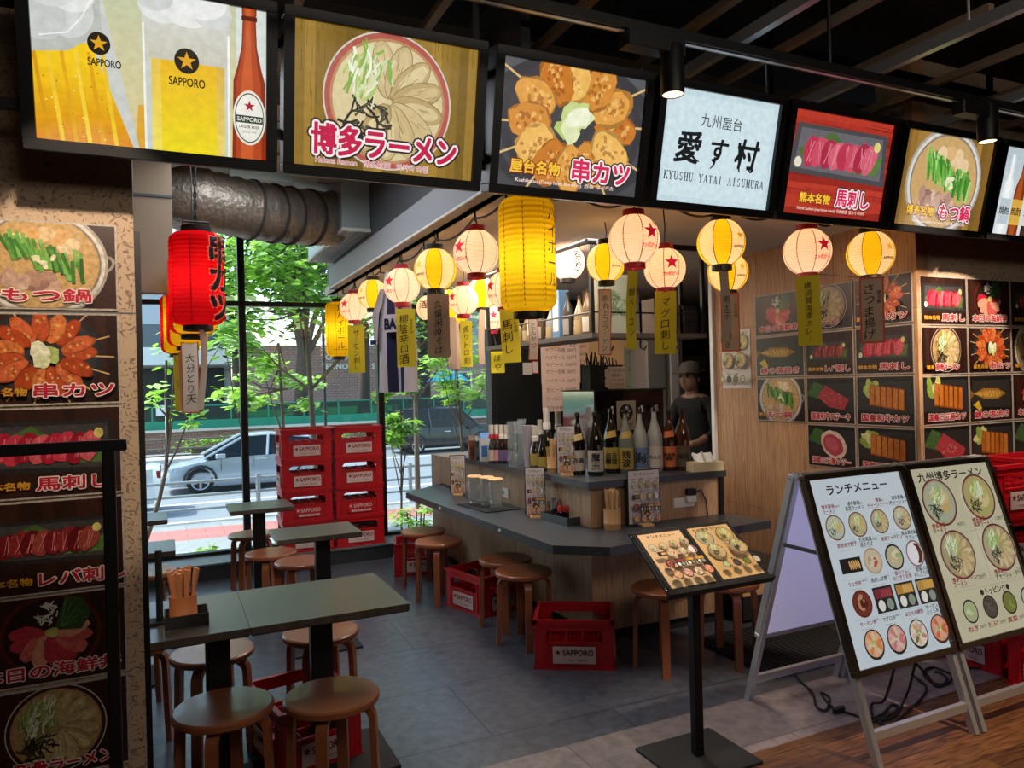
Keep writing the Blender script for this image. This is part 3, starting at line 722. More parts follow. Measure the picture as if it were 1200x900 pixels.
# hall ceiling: slats, beams, conduit over the light boxes
for i in range(17):
    x = -1.6+i*0.52
    s_ = MB().box(x, x+0.035, 1.9, 4.14, 3.05, 3.085, slatm); o = struct('ceiling_slat', s_)
sb = MB().box(-4.6, 8.1, 3.22, 3.42, 3.10, 3.25, mat('brown_beam', '#3b302a', 0.7)); struct('ceiling_beam', sb)
sb = MB().box(-4.6, 8.1, 2.62, 2.66, 3.11, 3.16, black).box(-4.6, 8.1, 1.6, 1.68, 3.11, 3.2, slatm); struct('ceiling_rail', sb)
for x in (2.15, 2.95, 3.9):
    t = thing('conduit_channel', 'slotted metal channel under the slatted ceiling, %s' % {2.15: 'above the white name light box', 2.95: 'above the raw meat light box', 3.9: 'above the green leek pot light box'}[x], 'channel', (x, 0, 2.93), group='ceiling channels')
    MB().box(-0.018, 0.018, 1.5, 3.6, 0, 0.008, alu).box(-0.018, -0.014, 1.5, 3.6, 0.008, 0.05, alu).box(0.014, 0.018, 1.5, 3.6, 0.012, 0.05, alu).build('channel', t)
    for y in (1.9, 3.0): MB().tube([(0, y, 0.05), (0, y, 0.43)], 0.006, alu, 6).build('hanger_rod', t)
pipe = MB().tube([(-1.5, 3.5, 3.2), (1.0, 3.45, 3.17), (2.6, 3.5, 3.22), (6, 3.45, 3.2)], 0.018, darkgrey, 8)
tag(pipe.build('conduit_pipe', smooth=True), 'thin dark conduit pipe running across the slatted ceiling', 'pipe')

# lighting track with two spot lamps in view
tr = thing('lighting_track', 'long black lighting track above the row of light boxes', 'lighting track', (0, 2.1, 2.765))
MB().box(-1.5, 7.0, -0.022, 0.022, 0, 0.035, black, 0.003).box(-1.5, 7.0, -0.006, 0.006, -0.004, 0, alu).build('rail', tr)
for x in (-0.6, 2.4, 5.0): MB().tube([(x, 0, 0.035), (x, 0, 0.59)], 0.008, black, 6).build('drop_rod', tr)
def spotlamp(px, py, label):
    p = at(px, py, Y=2.1); t = thing('track_spotlight', label, 'spotlight', (p.x, 2.1, 2.765), group='track spotlights')
    MB().box(-0.20, 0.04, -0.03, 0.03, -0.055, 0.0, black, 0.004).build('adapter_box', t)
    z = p.z-2.765
    MB().tube([(0.0, 0, -0.05), (0.0, 0, z+0.07)], 0.011, black, 8).build('stem', t, True)
    M = MB().lathe([(0.0, 0.115), (0.036, 0.115), (0.041, 0.10), (0.041, -0.05), (0.037, -0.055), (0.034, -0.05), (0.034, -0.02)], black, 24, (0, 0, z), cap=False)
    M.build('lamp_head', t, True)
    MB().lathe([(0.036, -0.052), (0.0, -0.050)], mat('lamp_glow', '#ffdcae', 0.4, emit='#ffcf9a', estr=2.5), 20, (0, 0, z), cap=False).build('lens', t)
spotlamp(788, 93, 'black spot lamp hanging in front of the fried skewer light box corner')
spotlamp(1157, 152, 'black spot lamp hanging before the green leek pot light box')

# ventilation: silver flexible duct and the grey metal duct with its grille
fl = thing('flexible_duct', 'thick silver foil flexible duct under the ceiling by the window', 'air duct')
pts = []
for t in range(27):
    u = t/26
    pts.append((1.20-1.02*u, 5.75-0.30*math.sin(u*1.4)-0.15*u, 2.885-0.05*math.sin(u*PI*0.9)))
pts += [(0.13, 5.50, 2.89)]
fm = mat('foil_wrap', '#8b8379', 0.34, 0.55, noise=(9, 0.5, (6, 1, 1)), bump=(34, 1.0))
MB().tube(pts, 0.2, fm, 28, rs=[0.2+0.008*math.sin(i*2.4) for i in range(len(pts))]).build('foil_sleeve', fl, True)
for i in (5, 9, 12, 16): 
    p = Vector(pts[i]); q = Vector(pts[i+1]); MB().tube([p-(q-p)*0.18, p+(q-p)*0.18], 0.213, mat('dark_strap', '#3a3632', 0.6), 28).build('strap', fl, True)
MB().tube([(1.165, 5.75, 2.885), (1.208, 5.75, 2.885)], 0.215, fm, 28).build('collar', fl, True)
du = thing('metal_duct', 'grey rectangular metal duct with a pale grille underneath', 'air duct')
MB().box(1.21, 1.42, 5.45, 6.86, 2.76, 3.12, mat('galvanised', '#9fb0b4', 0.4, 0.35)).box(1.205, 1.212, 5.9, 5.93, 2.76, 3.12, alu).build('duct_body', du)
gr = MB().box(1.205, 1.42, 5.43, 6.88, 2.735, 2.76, white)
for i in range(9): gr.box(1.225+i*0.021, 1.233+i*0.021, 5.46, 6.85, 2.731, 2.735, greyp)
gr.build('grille', du)
rb = at(204, 226, D=6.3); t = thing('red_banner', 'red hanging banner peeping between the beige bulkhead and the foil duct', 'banner', rb)
MB().box(-.06, .045, 0, .004, 0, .34, mat('red_cloth', '#b0303a', .8)).build('cloth', t); MB().tube([(-.07, .002, .34), (.055, .002, .34)], .006, alu, 8).build('rod', t)
# ------------------------------------------------------------------ street outside
GZ, RZ = -0.88, -1.0
pave = planks('street_paver', '#8b8d90', '#818487', 0.004, (2, 2, 1), 0.6, 0.6, 0.8, grain=0.15)
redpave = planks('red_paver', '#a86a66', '#9c625f', 0.006, (2, 2, 1), 0.3, 0.6, 0.8, grain=0.15)
asph = mat('asphalt', '#757b84', 0.85, noise=(2, 0.12))
conc = mat('concrete', '#b5b2ab', 0.85, noise=(2, 0.1))
brick = planks('brick_wall', '#8a6a5c', '#7a5c50', 0.012, (2, 2, 1), 0.09, 0.24, 0.85, rot=(PI/2, 0, 0), grain=0.2)
sbox('pavement', -20, 40, 7.25, 13.5, GZ-0.2, GZ, pave)
sbox('pavement_band', -20, 40, 13.5, 14.6, GZ-0.2, GZ, redpave)
sbox('pavement_edge', -20, 40, 14.6, 15.3, GZ-0.2, GZ, pave)
sbox('kerb', -20, 40, 15.3, 15.5, GZ-0.3, GZ, conc)
rd = MB().box(-40, 70, 15.5, 30.0, RZ-0.2, RZ, asph); struct('road', rd)
wl = mat('road_paint', '#d9dcdc', 0.8); mk = MB()
mk.box(-40, 70, 18.6, 18.8, RZ, RZ+0.008, wl).box(-40, 70, 26.3, 26.45, RZ, RZ+0.008, wl)
struct('road_marking', mk)
sbox('pavement_far', -40, 70, 30.0, 33.2, RZ-0.2, GZ, conc)
bw = MB().box(-40, 70, 33.2, 33.6, RZ, -0.02, brick).box(-40, 70, 33.1, 33.65, -0.02, 0.08, conc); struct('wall_street', bw)
sbox('ground_far', -60, 90, 33.6, 90, -0.5, -0.1, mat('far_ground', '#7c7f76', 0.9))

gal = mat('galvanised_rail', '#8c9396', 0.5, 0.4)
gt = thing('guard_rail', 'grey three bar guard rail along the near kerb', 'guard rail')
for x in (-4.6, -1.5, 1.63, 4.74, 7.85, 10.9): MB().tube([(x, 15.4, GZ), (x, 15.4, -0.06)], 0.045, gal, 10).build('post', gt, True)
for z in (-0.13, -0.39, -0.65): MB().tube([(-8, 15.4, z), (14, 15.4, z)], 0.028, gal, 8).build('rail', gt, True)
gt = thing('guard_rail', 'brown guard rail along the far pavement in front of the hedge', 'guard rail')
for i in range(9): MB().tube([(-6+i*3, 30.3, GZ), (-6+i*3, 30.3, -0.10)], 0.05, mat('brown_rail', '#5b5048', 0.6), 8).build('post', gt, True)
for z in (-0.16, -0.5, -0.75): MB().tube([(-8, 30.3, z), (24, 30.3, z)], 0.035, mat('brown_rail', '#5b5048', 0.6), 8).build('rail', gt, True)
gm = glass_mat('green_mesh', '#2c9a78', 0.05, 0.5); gf = thing('construction_fence', 'green mesh fence on top of the brick wall across the road', 'fence')
grn = mat('fence_green', '#1c7f63', 0.6)
MB().box(-20, 40, 33.38, 33.42, 0.08, 0.42, grn).build('kick_board', gf)
MB().box(-20, 40, 33.39, 33.41, 0.42, 1.0, gm).build('mesh_panel', gf)
for i in range(20): MB().box(-14+i*1.5, -13.94+i*1.5, 33.36, 33.42, 0.08, 1.05, grn).build('post', gf)
MB().box(-20, 40, 33.36, 33.42, 1.0, 1.05, grn).build('top_rail', gf)
# white pole with small sign
pl = thing('street_pole', 'thin white street pole on the far pavement', 'pole', (0.05, 31.0, GZ)); MB().tube([(0, 0, 0), (0, 0, 2.55)], 0.05, white, 10).build('post', pl, True)
MB().box(-0.35, -0.05, -0.02, 0.0, 1.6, 2.0, white).build('notice_plate', pl)
lp = at(380, 440, Y=14.3); pl = thing('street_pole', 'thin dark pole rising behind the yellow lantern outside the window', 'pole', (lp.x, 14.3, GZ)); MB().tube([(0, 0, 0), (0, 0, 4.6)], 0.028, darkgrey, 10).build('post', pl, True); MB().lathe([(0.0, 0.03), (0.07, 0.03), (0.07, 0.0)], darkgrey, 12).build('base', pl)

# buildings
def facade(name, label, x0, x1, y, z0, z1, m, wins=None, wm=None, depth=6):
    t = thing(name, label, 'building', (x0, y, z0)); MB().box(0, x1-x0, 0, depth, 0, z1-z0, m).build('wall', t)
    if wins:
        nx, nz, w, h = wins
        for i in range(nx):
            for k in range(nz):
                cx = (x1-x0)*(i+0.5)/nx; cz = (z1-z0)*(k+0.55)/nz
                f = MB().box(cx-w/2, cx+w/2, -0.06, 0.02, cz-h/2, cz+h/2, alu).build('window', t); MB().box(cx-w/2+0.08, cx+w/2-0.08, -0.08, -0.06, cz-h/2+0.08, cz+h/2-0.08, wm).build('pane', f)
    return t
pink = planks('pink_tile_facade', '#b08f8b', '#a78581', 0.012, (1, 1, 1), 0.14, 0.28, 0.8, rot=(PI/2, 0, 0), grain=0.1)
pane = mat('far_pane', '#4c5a66', 0.15)
b1 = facade('brick_building', 'low pink tiled building with white lettering across the road', 3.6, 14.5, 40, 0.6, 3.9, pink)
p = Pic(6, 2)
for i, s in enumerate(('BAY SIDE', 'SEIFUN', 'TOKYO AND', 'TENNOZ BAY SIDE')): p.text(s, 1.0, 0.75-i*0.5, 0.42, '#f0efec', 0.03, left=True)
q = at(376, 413, Y=39.9)
p.build('lettering', SHEET, b1, (q.x-3.6-1.0, -0.03, q.z-0.6-0.0), FACE)
b2 = facade('concrete_building', 'pale concrete building with a white balcony band across the road', -12, 3.4, 44, -0.1, 9, mat('pale_concrete', '#b9bec4', 0.8), (6, 3, 1.6, 1.5), pane)
MB().box(-2, 15.2, -2.5, 0, 3.1, 4.0, mat('white_band', '#dfe6ea', 0.7)).build('balcony_band', b2)
MB().box(0, 15, -0.1, 0.05, 0.3, 3.0, mat('dark_recess', '#3a4046', 0.8)).build('shop_front', b2)
b3 = facade('office_block', 'tall grey office block behind the street trees', 14.8, 40, 52, -0.1, 14, mat('office_grey', '#9a9c9f', 0.8), (8, 5, 2.0, 1.4), pane)
b4 = facade('brick_house', 'pinkish low house behind the black taxi', 15.0, 30, 42, -0.1, 3.4, pink, (6, 1, 1.4, 1.2), pane)
um = thing('parasol', 'turquoise parasol standing beyond the black taxi', 'parasol', (at(525, 470, Y=35).x, 35.0, -0.1))
MB().tube([(0, 0, 0), (0, 0, 2.5)], 0.04, white, 8).build('pole', um); MB().lathe([(1.1, 1.9), (0.6, 2.3), (0.0, 2.55)], mat('turquoise_cloth', '#2aa7c4', 0.7), 12, cap=False).build('canopy', um)

# trees
leafA = paper_mat('leaf_bright', '#9cc750', 0.5); leafB = paper_mat('leaf_mid', '#6a953e', 0.4); leafC = paper_mat('leaf_dark', '#2e4a26', 0.25); leafD = paper_mat('leaf_pale', '#b4d48c', 0.45)
bark = mat('bark', '#5e4d40', 0.9, noise=(6, 0.3)); bark2 = mat('dark_bark', '#463b33', 0.9)
def leaves(n, cen, rad, size, mats, rn, hang=0.5, hollow=0.35, maple=False):
    m = MB(); cl = []
    for _ in range(max(6, n//45)):
        v = Vector((rn.gauss(0, 1), rn.gauss(0, 1), rn.gauss(0, 1))).normalized()*(hollow+(1-hollow)*rn.random()**0.6)
        cl.append(Vector((cen[0]+v.x*rad[0], cen[1]+v.y*rad[1], cen[2]+v.z*rad[2])))
    for i in range(n):
        c = cl[i % len(cl)]+Vector((rn.gauss(0, 1)*rad[0], rn.gauss(0, 1)*rad[1], rn.gauss(0, 0.6)*rad[2]))*0.17
        s = size*rn.uniform(0.6, 1.25); a = rn.uniform(0, 2*PI); d = Vector((math.cos(a), math.sin(a), -hang*rn.random())).normalized()
        side = d.cross(Vector((rn.uniform(-.4, .4), rn.uniform(-.4, .4), 1))).normalized(); nrm = side.cross(d)
        if maple:
            pts = [c]
            for k in range(9):
                t = -1.9+3.8*k/8; L = s*(1.0 if k % 2 == 0 else 0.42)*(1-0.12*abs(k-4)/4)
                pts.append(c+d*(L*math.cos(t))+side*(L*math.sin(t)*0.8)-nrm*(0.1*L))
            m.add(pts, [tuple(range(10))], rn.choice(mats))
        else:
            m.add([c, c+d*s*0.35+side*s*0.26+nrm*s*.04, c+d*s*0.7+side*s*0.2+nrm*s*.03, c+d*s, c+d*s*0.7-side*s*0.2+nrm*s*.03, c+d*s*0.35-side*s*0.26+nrm*s*.04], [(0, 1, 2, 3, 4, 5)], rn.choice(mats))
    return m, cl
def tree(name, label, base, trunk_r, top, cen, rad, n, size, mats, seed, br=bark, hollow=0.35, maple=False, cat='tree', bend=0.0, group=None, nb=14):
    rn = random.Random(seed); t = thing(name, label, cat, base, group=group); b = Vector(base)
    lm, cl = leaves(n, Vector(cen)-b, rad, size, mats, rn, 0.6, hollow, maple); lm.build('foliage', t)
    tp = Vector(top)-b; pts = [Vector((bend*math.sin(u*3), 0, 0))*u*(1-u)*4*0.3+tp*u for u in [i/8 for i in range(9)]]
    tm = MB(); tm.tube(pts, trunk_r, br, 10, rs=[trunk_r*(1-0.6*i/8) for i in range(9)])
    for c in cl[:nb]:
        k = rn.randint(4, 8); s0 = pts[k]; mid = (s0+c)/2+Vector((0, 0, -0.08*(c-s0).length)); tm.tube([s0, mid, c], trunk_r*0.3, br, 6, rs=[trunk_r*0.45, trunk_r*0.28, trunk_r*0.12])
    tm.build('trunk', t, True); return t
p = at(372, 470, Y=11.6)
tree('street_tree', 'bright green young street tree filling the middle window pane', (p.x, 11.6, GZ), 0.055, (p.x-0.2, 11.6, 4.0), (p.x-0.2, 11.5, 3.35), (1.7, 0.85, 1.15), 2300, 0.20, [leafA, leafA, leafB, leafD], 3, hollow=0.2)
p = at(335, 470, Y=13.4)
tree('street_tree', 'thin street tree with light leaves hanging low behind the tall window post', (p.x, 13.4, GZ), 0.045, (p.x-0.1, 13.4, 2.4), (p.x-0.25, 13.4, 1.6), (0.8, 0.6, 0.6), 420, 0.19, [leafA, leafD], 5)
p = at(186, 470, Y=10.5)
tree('sapling', 'thin sapling with sparse leaves outside behind the red lantern', (p.x-0.35, 10.5, GZ), 0.035, (p.x+0.1, 10.5, 2.0), (p.x+0.15, 10.4, 1.9), (0.75, 0.5, 0.9), 190, 0.16, [leafD, leafA], 8, bend=0.6)
p = at(285, 400, Y=11)
tree('sapling', 'slender sapling with pale leaves left of the tall window post', (p.x, 11, GZ), 0.03, (p.x, 11, 2.4), (p.x, 10.9, 2.1), (0.42, 0.4, 0.7), 260, 0.17, [leafD, leafA], 9)
p = at(548, 520, Y=9.3)
tree('maple_tree', 'small maple with lacy pale leaves close outside the right window', (p.x, 9.3, GZ), 0.025, (p.x-0.15, 9.3, 2.2), (p.x-0.12, 9.3, 1.75), (0.5, 0.3, 0.7), 460, 0.10, [leafD, leafA, leafA], 12, maple=True)
p = at(470, 480, Y=9.0)
tree('maple_tree', 'broad leaved branch plant reaching in front of the black taxi', (p.x-0.05, 9.0, GZ), 0.02, (p.x, 9.0, 1.3), (p.x, 9.0, 1.25), (0.34, 0.25, 0.5), 150, 0.16, [leafA, leafD, leafB], 14, maple=True)
p = at(452, 440, Y=14.4)
tree('street_tree', 'leafy street tree behind the hanging striped shirt', (p.x+0.6, 14.4, GZ), 0.06, (p.x+0.6, 14.4, 3.4), (p.x+0.6, 14.4, 3.3), (1.7, 0.7, 1.0), 1300, 0.19, [leafB, leafA, leafD], 16)
for k, (px, Y, r, lab) in enumerate([(352, 36, 0.42, 'large dark tree with a thick trunk behind the pink building sign'), (493, 36.5, 0.5, 'large dark tree with a thick forked trunk behind the black taxi'), (600, 38, 0.4, 'large dark tree hidden mostly by the kitchen panel'), (275, 37.5, 0.3, 'distant dark tree beside the tall window post'), (425, 37.5, 0.35, 'large dark tree behind the stacked crates')]):
    p = at(px, 450, Y=Y)
    tree('park_tree', lab, (p.x, Y, -0.1), r, (p.x+0.3, Y, 6.0), (p.x+0.1, Y, 8.2), (2.0, 1.8, 4.8), 1500, 0.5, [leafC, leafC, leafB], 30+k, br=bark2, hollow=0.3, group='dark trees across the road')
for k, (px, lab) in enumerate([(300, 'clipped green hedge behind the silver car'), (500, 'clipped green hedge behind the black taxi')]):
    p = at(px, 520, Y=31.6); hd = thing('hedge', lab, 'hedge', (p.x, 31.6, GZ))
    lm, _ = leaves(1500, (0, 0, 0.35), (3.0, 0.35, 0.38), 0.16, [leafB, leafA], random.Random(50+k)); lm.build('foliage', hd); MB().box(-2.4, 2.4, -0.1, 0.1, 0, 0.3, bark2).build('stem', hd)
for k, (px, py, w, n, lab) in enumerate([(487, 600, 0.34, 260, 'low green shrub outside below the right window pane'), (536, 605, 0.2, 80, 'low pale shrub outside beside the counter end'), (238, 648, 0.16, 60, 'small weed growing outside in front of the left window')]):
    p = at(px, py, Y=7.75); sh = thing('shrub', lab, 'shrub', (p.x, 7.75, GZ)); zc = p.z-GZ
    lm, _ = leaves(n, (0, 0, zc), (w, 0.2, w*0.7), 0.09, [leafA, leafD, leafB], random.Random(60+k)); lm.build('foliage', sh)
    st = MB()
    for j in range(5): st.tube([(0, 0, 0), (0.1*math.cos(j*1.3)*w*3, 0.05*math.sin(j*1.3), zc)], 0.008, bark2, 5)
    st.build('stem', sh)

# cars
def car(name, label, cat, loc, col, L, W2, H, rz, van=False, rear_red=True):
    t = thing(name, label, cat, loc, rz); body = mat('car_paint_'+col.strip('#'), col, 0.22, 0.0 if van else 0.35, coat=0.3 if van else 0.6); gl = mat('car_glass', '#14181c', 0.08, spec=0.3); dk = mat('car_black_trim', '#17181a', 0.5); tyre = mat('tyre', '#151516', 0.8); rim = mat('wheel_rim', '#a9adb1', 0.3, 0.8)
    # x forward; stations: x, bottom, belt height, half width
    if van: st = [(-L/2, .42, .95, .80), (-L/2+.12, .26, 1.0, .86), (-L/4, .2, 1.0, .87), (0, .2, 0.98, .87), (L*.24, .2, .96, .87), (L*.36, .22, .93, .86), (L/2-.18, .24, .84, .82), (L/2, .36, .66, .66)]
    else: st = [(-L/2, .5, .98, .70), (-L/2+.14, .28, 1.0, .84), (-L*.3, .2, .96, .88), (-L*.1, .18, .90, .89), (L*.12, .18, .88, .89), (L*.3, .18, .80, .88), (L/2-.22, .2, .66, .80), (L/2, .32, .52, .55)]
    m = MB(); vs = []; fs = []
    for x, zb, zt, w in st:
        vs += [(x, -w+.06, zb), (x, -w, zb+.14), (x, -w-.01, (zb+zt)/2), (x, -w+.05, zt), (x, -w*.55, zt+.045), (x, 0, zt+.06), (x, w*.55, zt+.045), (x, w-.05, zt), (x, w+.01, (zb+zt)/2), (x, w, zb+.14), (x, w-.06, zb)]
    n = 11
    for i in range(len(st)-1):
        for j in range(n-1): fs.append((i*n+j, i*n+j+1, (i+1)*n+j+1, (i+1)*n+j))
    fs += [tuple(range(n)), tuple((len(st)-1)*n+j for j in reversed(range(n)))]
    m.add(vs, fs, body); bd = m.build('body', t, True)
    cab = [(-L*.40, .97, .72), (-L*.30, H-.12, .62), (-L*.08, H, .60), (L*.06, H-.02, .60), (L*.27 if not van else L*.22, .9, .74)] if not van else [(-L/2+.05, .98, .80), (-L/2+.2, H-.12, .74), (-L*.2, H, .72), (L*.1, H-.02, .72), (L*.30, .95, .80)]
    m = MB(); vs = []; fs = []
    for x, z, w in cab: vs += [(x, -w, z), (x, w, z)]
    zb = [.94]*5
    for (x, z, w), b0 in zip(cab, (cab[0][0], cab[0][0]*.86, cab[2][0], cab[3][0]+.1, cab[4][0])): vs += [(x, -.82, .88), (x, .82, .88)]
    k = 10
    for i in range(4): fs += [(i*2, i*2+1, (i+1)*2+1, (i+1)*2), (i*2, (i+1)*2, k+(i+1)*2, k+i*2), (i*2+1, k+i*2+1, k+(i+1)*2+1, (i+1)*2+1)]
    m.add(vs, fs, gl); m.build('cabin_glass', t)
    rf = MB(); a, b_, c_ = cab[1], cab[2], cab[3]
    vs = []
    for x, z, w in (a, b_, c_): vs += [(x, -w-.02, z-.02), (x, -w+.08, z+.035), (x, w-.08, z+.035), (x, w+.02, z-.02)]
    rf.add(vs, [(i*4+j, i*4+j+1, i*4+j+5, i*4+j+4) for i in range(2) for j in range(3)], body)
    for sgn in (-1, 1):
        for (x0, z0, w0), (x1, z1, w1) in ((cab[1], (cab[0][0]-.02, .93, .80)), (cab[3], (cab[4][0]+.04, .88, .80)), ((cab[2][0]+.05, cab[2][1], cab[2][2]), (cab[2][0]+.12, .9, .85))):
            rf.tube([(x0, sgn*(w0+.0), z0), (x1, sgn*(w1+.01), z1)], .035, body, 6)
    rf.build('roof', t, True)
    for sx in (-1, 1):
        for sy in (-1, 1):
            c = (sx*L*.30, sy*(W2-.02), .33); w = MB(); M = Matrix.Translation(c) @ Matrix.Rotation(-PI/2*sy, 4, 'X').to_4x4()
            q = MB().lathe([(0.2, .02), (.30, .03), (.33, 0.0), (.33, -.18), (.2, -.2)], tyre, 24, cap=False); w.add([M @ Vector(v) for v in q.v], q.f, tyre)
            wo_ = w.build('wheel', t, True); r = MB(); q = MB().lathe([(0.0, .0), (.205, .0), (.215, .025)], dk, 20, cap=False); r.add([M @ Vector(v) for v in q.v], q.f, dk)
            for s5 in range(5):
                a = s5*2*PI/5; q = MB().box(-.028, .028, .03, .205, .005, .028, rim, M=Matrix.Rotation(a, 4, 'Z')); r.add([M @ Vector(v) for v in q.v], q.f, rim)
            q = MB().lathe([(.0, .035), (.05, .03), (.06, .01)], rim, 12, cap=False); r.add([M @ Vector(v) for v in q.v], q.f, rim)
            q = MB().lathe([(.2, .02), (.222, .034), (.225, .01)], rim, 24, cap=False); r.add([M @ Vector(v) for v in q.v], q.f, rim)
            r.build('rim', wo_)
            arch = MB(); pts = [(c[0]+.385*math.cos(u*PI/8), sy*(W2+.005), .33+.385*math.sin(u*PI/8)) for u in range(9)]; arch.tube(pts, .035, dk, 6); arch.build('wheel_arch', t, True)
    for sy in (-1, 1):
        hl = MB().box(L/2-.30, L/2-.12, sy*.5, sy*.80, .60, .68, mat('headlamp', '#c9d4da', 0.1, 0.4), .02); hl.build('headlight', t)
        MB().box(-L/2-.015, -L/2+.08, sy*.45, sy*.74, .80, .95, mat('tail_lamp', '#8a1014', 0.3), .02).build('tail_light', t)
        MB().box(L*.17, L*.22, sy*(W2+.03), sy*(W2+.18), .88, 1.0, body, .03).build('mirror', t)
        MB().box(-L*.05, L*.01, sy*(W2+.0), sy*(W2+.02), .80, .83, alu).build('door_handle', t)
        s_ = MB()
        for x in (-L*.19, L*.02, L*.19): s_.box(x, x+.012, sy*(W2+.002), sy*(W2+.008), .3, .92, dk)
        s_.build('door_seam', t)
    MB().box(L/2-.05, L/2-.01, -.4, .4, .36, .5, dk, .01).build('grille', t)
    return t
car('car', 'silver hatchback car parked on the road facing the white car', 'car', (2.15, 21.2, RZ), '#a9b0b8', 4.6, 0.88, 1.43, PI)
car('car', 'white car whose tail shows at the window edge', 'car', (-2.32, 18.0, RZ), '#dfe3e6', 4.4, 0.86, 1.5, PI)
car('taxi', 'black boxy taxi passing on the far lane', 'taxi', (10.0, 28.0, RZ), '#14161b', 4.4, 0.86, 1.72, 0, van=True)
# ------------------------------------------------------------------ row of backlit menu boxes
TILT = math.radians(13); BY, BZ = 2.55, 2.30; PH = 0.452
def lightbox(x0, x1, label, draw):
    w = x1-x0; t = thing('menu_light_box', label, 'light box', ((x0+x1)/2, BY, BZ), group='light boxes over the shop front', rot=(PI/2+TILT, 0, 0))
    # local: x right, y up along the leaning face, z towards the viewer
    H = PH+0.068; f = MB(); m = 0.034
    f.box(-w/2, w/2, 0, m, -0.06, 0.02, black, 0.004).box(-w/2, w/2, H-m, H, -0.06, 0.02, black, 0.004)
    f.box(-w/2, -w/2+m, m, H-m, -0.06, 0.02, black).box(w/2-m, w/2, m, H-m, -0.06, 0.02, black).box(-w/2+m, w/2-m, m, H-m, -0.06, -0.01, black)
    f.build('frame', t)
    p = draw(w-2*m, PH); p.build('backlit_panel', BACKLIT, t, (0, H/2, 0.002))
    return t
def panel(fn):
    def d(w, h):
        p = Pic(w, h); fn(p, w, h, random.Random(sum(map(ord, fn.__name__)))); return p
    return d
SER = {'K': [('v', .2), ('d', .2, .42, .85, 1, 0), ('d', .38, .6, .9, 0, 1), ('s', .2, 0), ('s', .2, 1), ('s', .85, 1), ('s', .88, 0)],
 'Y': [('d', .1, 1, .5, .45, 1), ('d', .9, 1, .5, .45, 0), ('vv', .5, 0, .46), ('s', .1, 1), ('s', .9, 1), ('s', .5, 0)],
 'U': [('vv', .2, .25, 1), ('t', .82, .25, 1), ('a', .51, .27, .31, .27, 180, 360), ('s', .2, 1), ('s', .82, 1)],
 'S': [('a', .5, .73, .27, .24, 20, 250), ('a', .5, .26, .3, .25, -160, 70)],
 'H': [('v', .2), ('v', .8), ('h', .2, .8, .5), ('s', .2, 0), ('s', .2, 1), ('s', .8, 0), ('s', .8, 1)],
 'A': [('d', .12, 0, .5, 1, 0), ('d', .5, 1, .86, 0, 1), ('h', .25, .74, .33), ('s', .12, 0), ('s', .87, 0)],
 'T': [('v', .5), ('h', .1, .9, .97), ('d', .1, .97, .1, .8, 0), ('d', .9, .97, .9, .8, 0), ('s', .5, 0)],
 'I': [('v', .5), ('s', .5, 0), ('s', .5, 1)],
 'M': [('t', .12, 0, 1), ('d', .12, 1, .5, 0.05, 1), ('d', .5, 0.05, .86, 1, 0), ('v', .87), ('s', .12, 0), ('s', .87, 0), ('s', .1, 1), ('s', .9, 1)],
 'R': [('v', .2), ('a', .45, .76, .34, .235, -90, 90), ('h', .2, .45, .98), ('h', .2, .45, .53), ('d', .48, .53, .88, 0, 1), ('s', .2, 0), ('s', .9, 0)]}
def serif_text(p, s, cx, cy, h, w, col):
    adv = w/len(s)
    for i, ch in enumerate(s):
        if ch not in SER: continue
        ox = cx-w/2+i*adv; oy = cy-h/2; sx = adv*0.8; X = lambda u: ox+u*sx; Yy = lambda v: oy+v*h
        th, tn = h*0.15, h*0.065
        for k in SER[ch]:
            if k[0] == 'v': p.stroke([(X(k[1]), Yy(0)), (X(k[1]), Yy(1))], th, col)
            elif k[0] == 'vv': p.stroke([(X(k[1]), Yy(k[2])), (X(k[1]), Yy(k[3]))], th, col)
            elif k[0] == 't': p.stroke([(X(k[1]), Yy(k[2])), (X(k[1]), Yy(k[3]))], tn, col)
            elif k[0] == 'h': p.stroke([(X(k[1]), Yy(k[3])), (X(k[2]), Yy(k[3]))], tn, col)
            elif k[0] == 'd': p.stroke([(X(k[1]), Yy(k[2])), (X(k[3]), Yy(k[4]))], th if k[5] else tn, col)
            elif k[0] == 'a': p.stroke([(X(k[1]+k[3]*math.cos(math.radians(a))), Yy(k[2]+k[4]*math.sin(math.radians(a)))) for a in [k[5]+(k[6]-k[5])*q/10 for q in range(11)]], th*0.75, col)
            elif k[0] == 's': p.stroke([(X(k[1])-h*0.13, Yy(k[2])), (X(k[1])+h*0.13, Yy(k[2]))], tn*1.2, col)
def logo(p, cx, cy, r, sh=0):
    p.ell(cx, cy, r, r*1.05, '#20190e', 28); p.L(); p.star(cx, cy, r*0.78, '#e0a51c'); p.L()
    p.text('SAPPORO', cx+sh, cy-r*1.75, r*1.0, '#2a2010', 0.02, r*2.9); p.L()
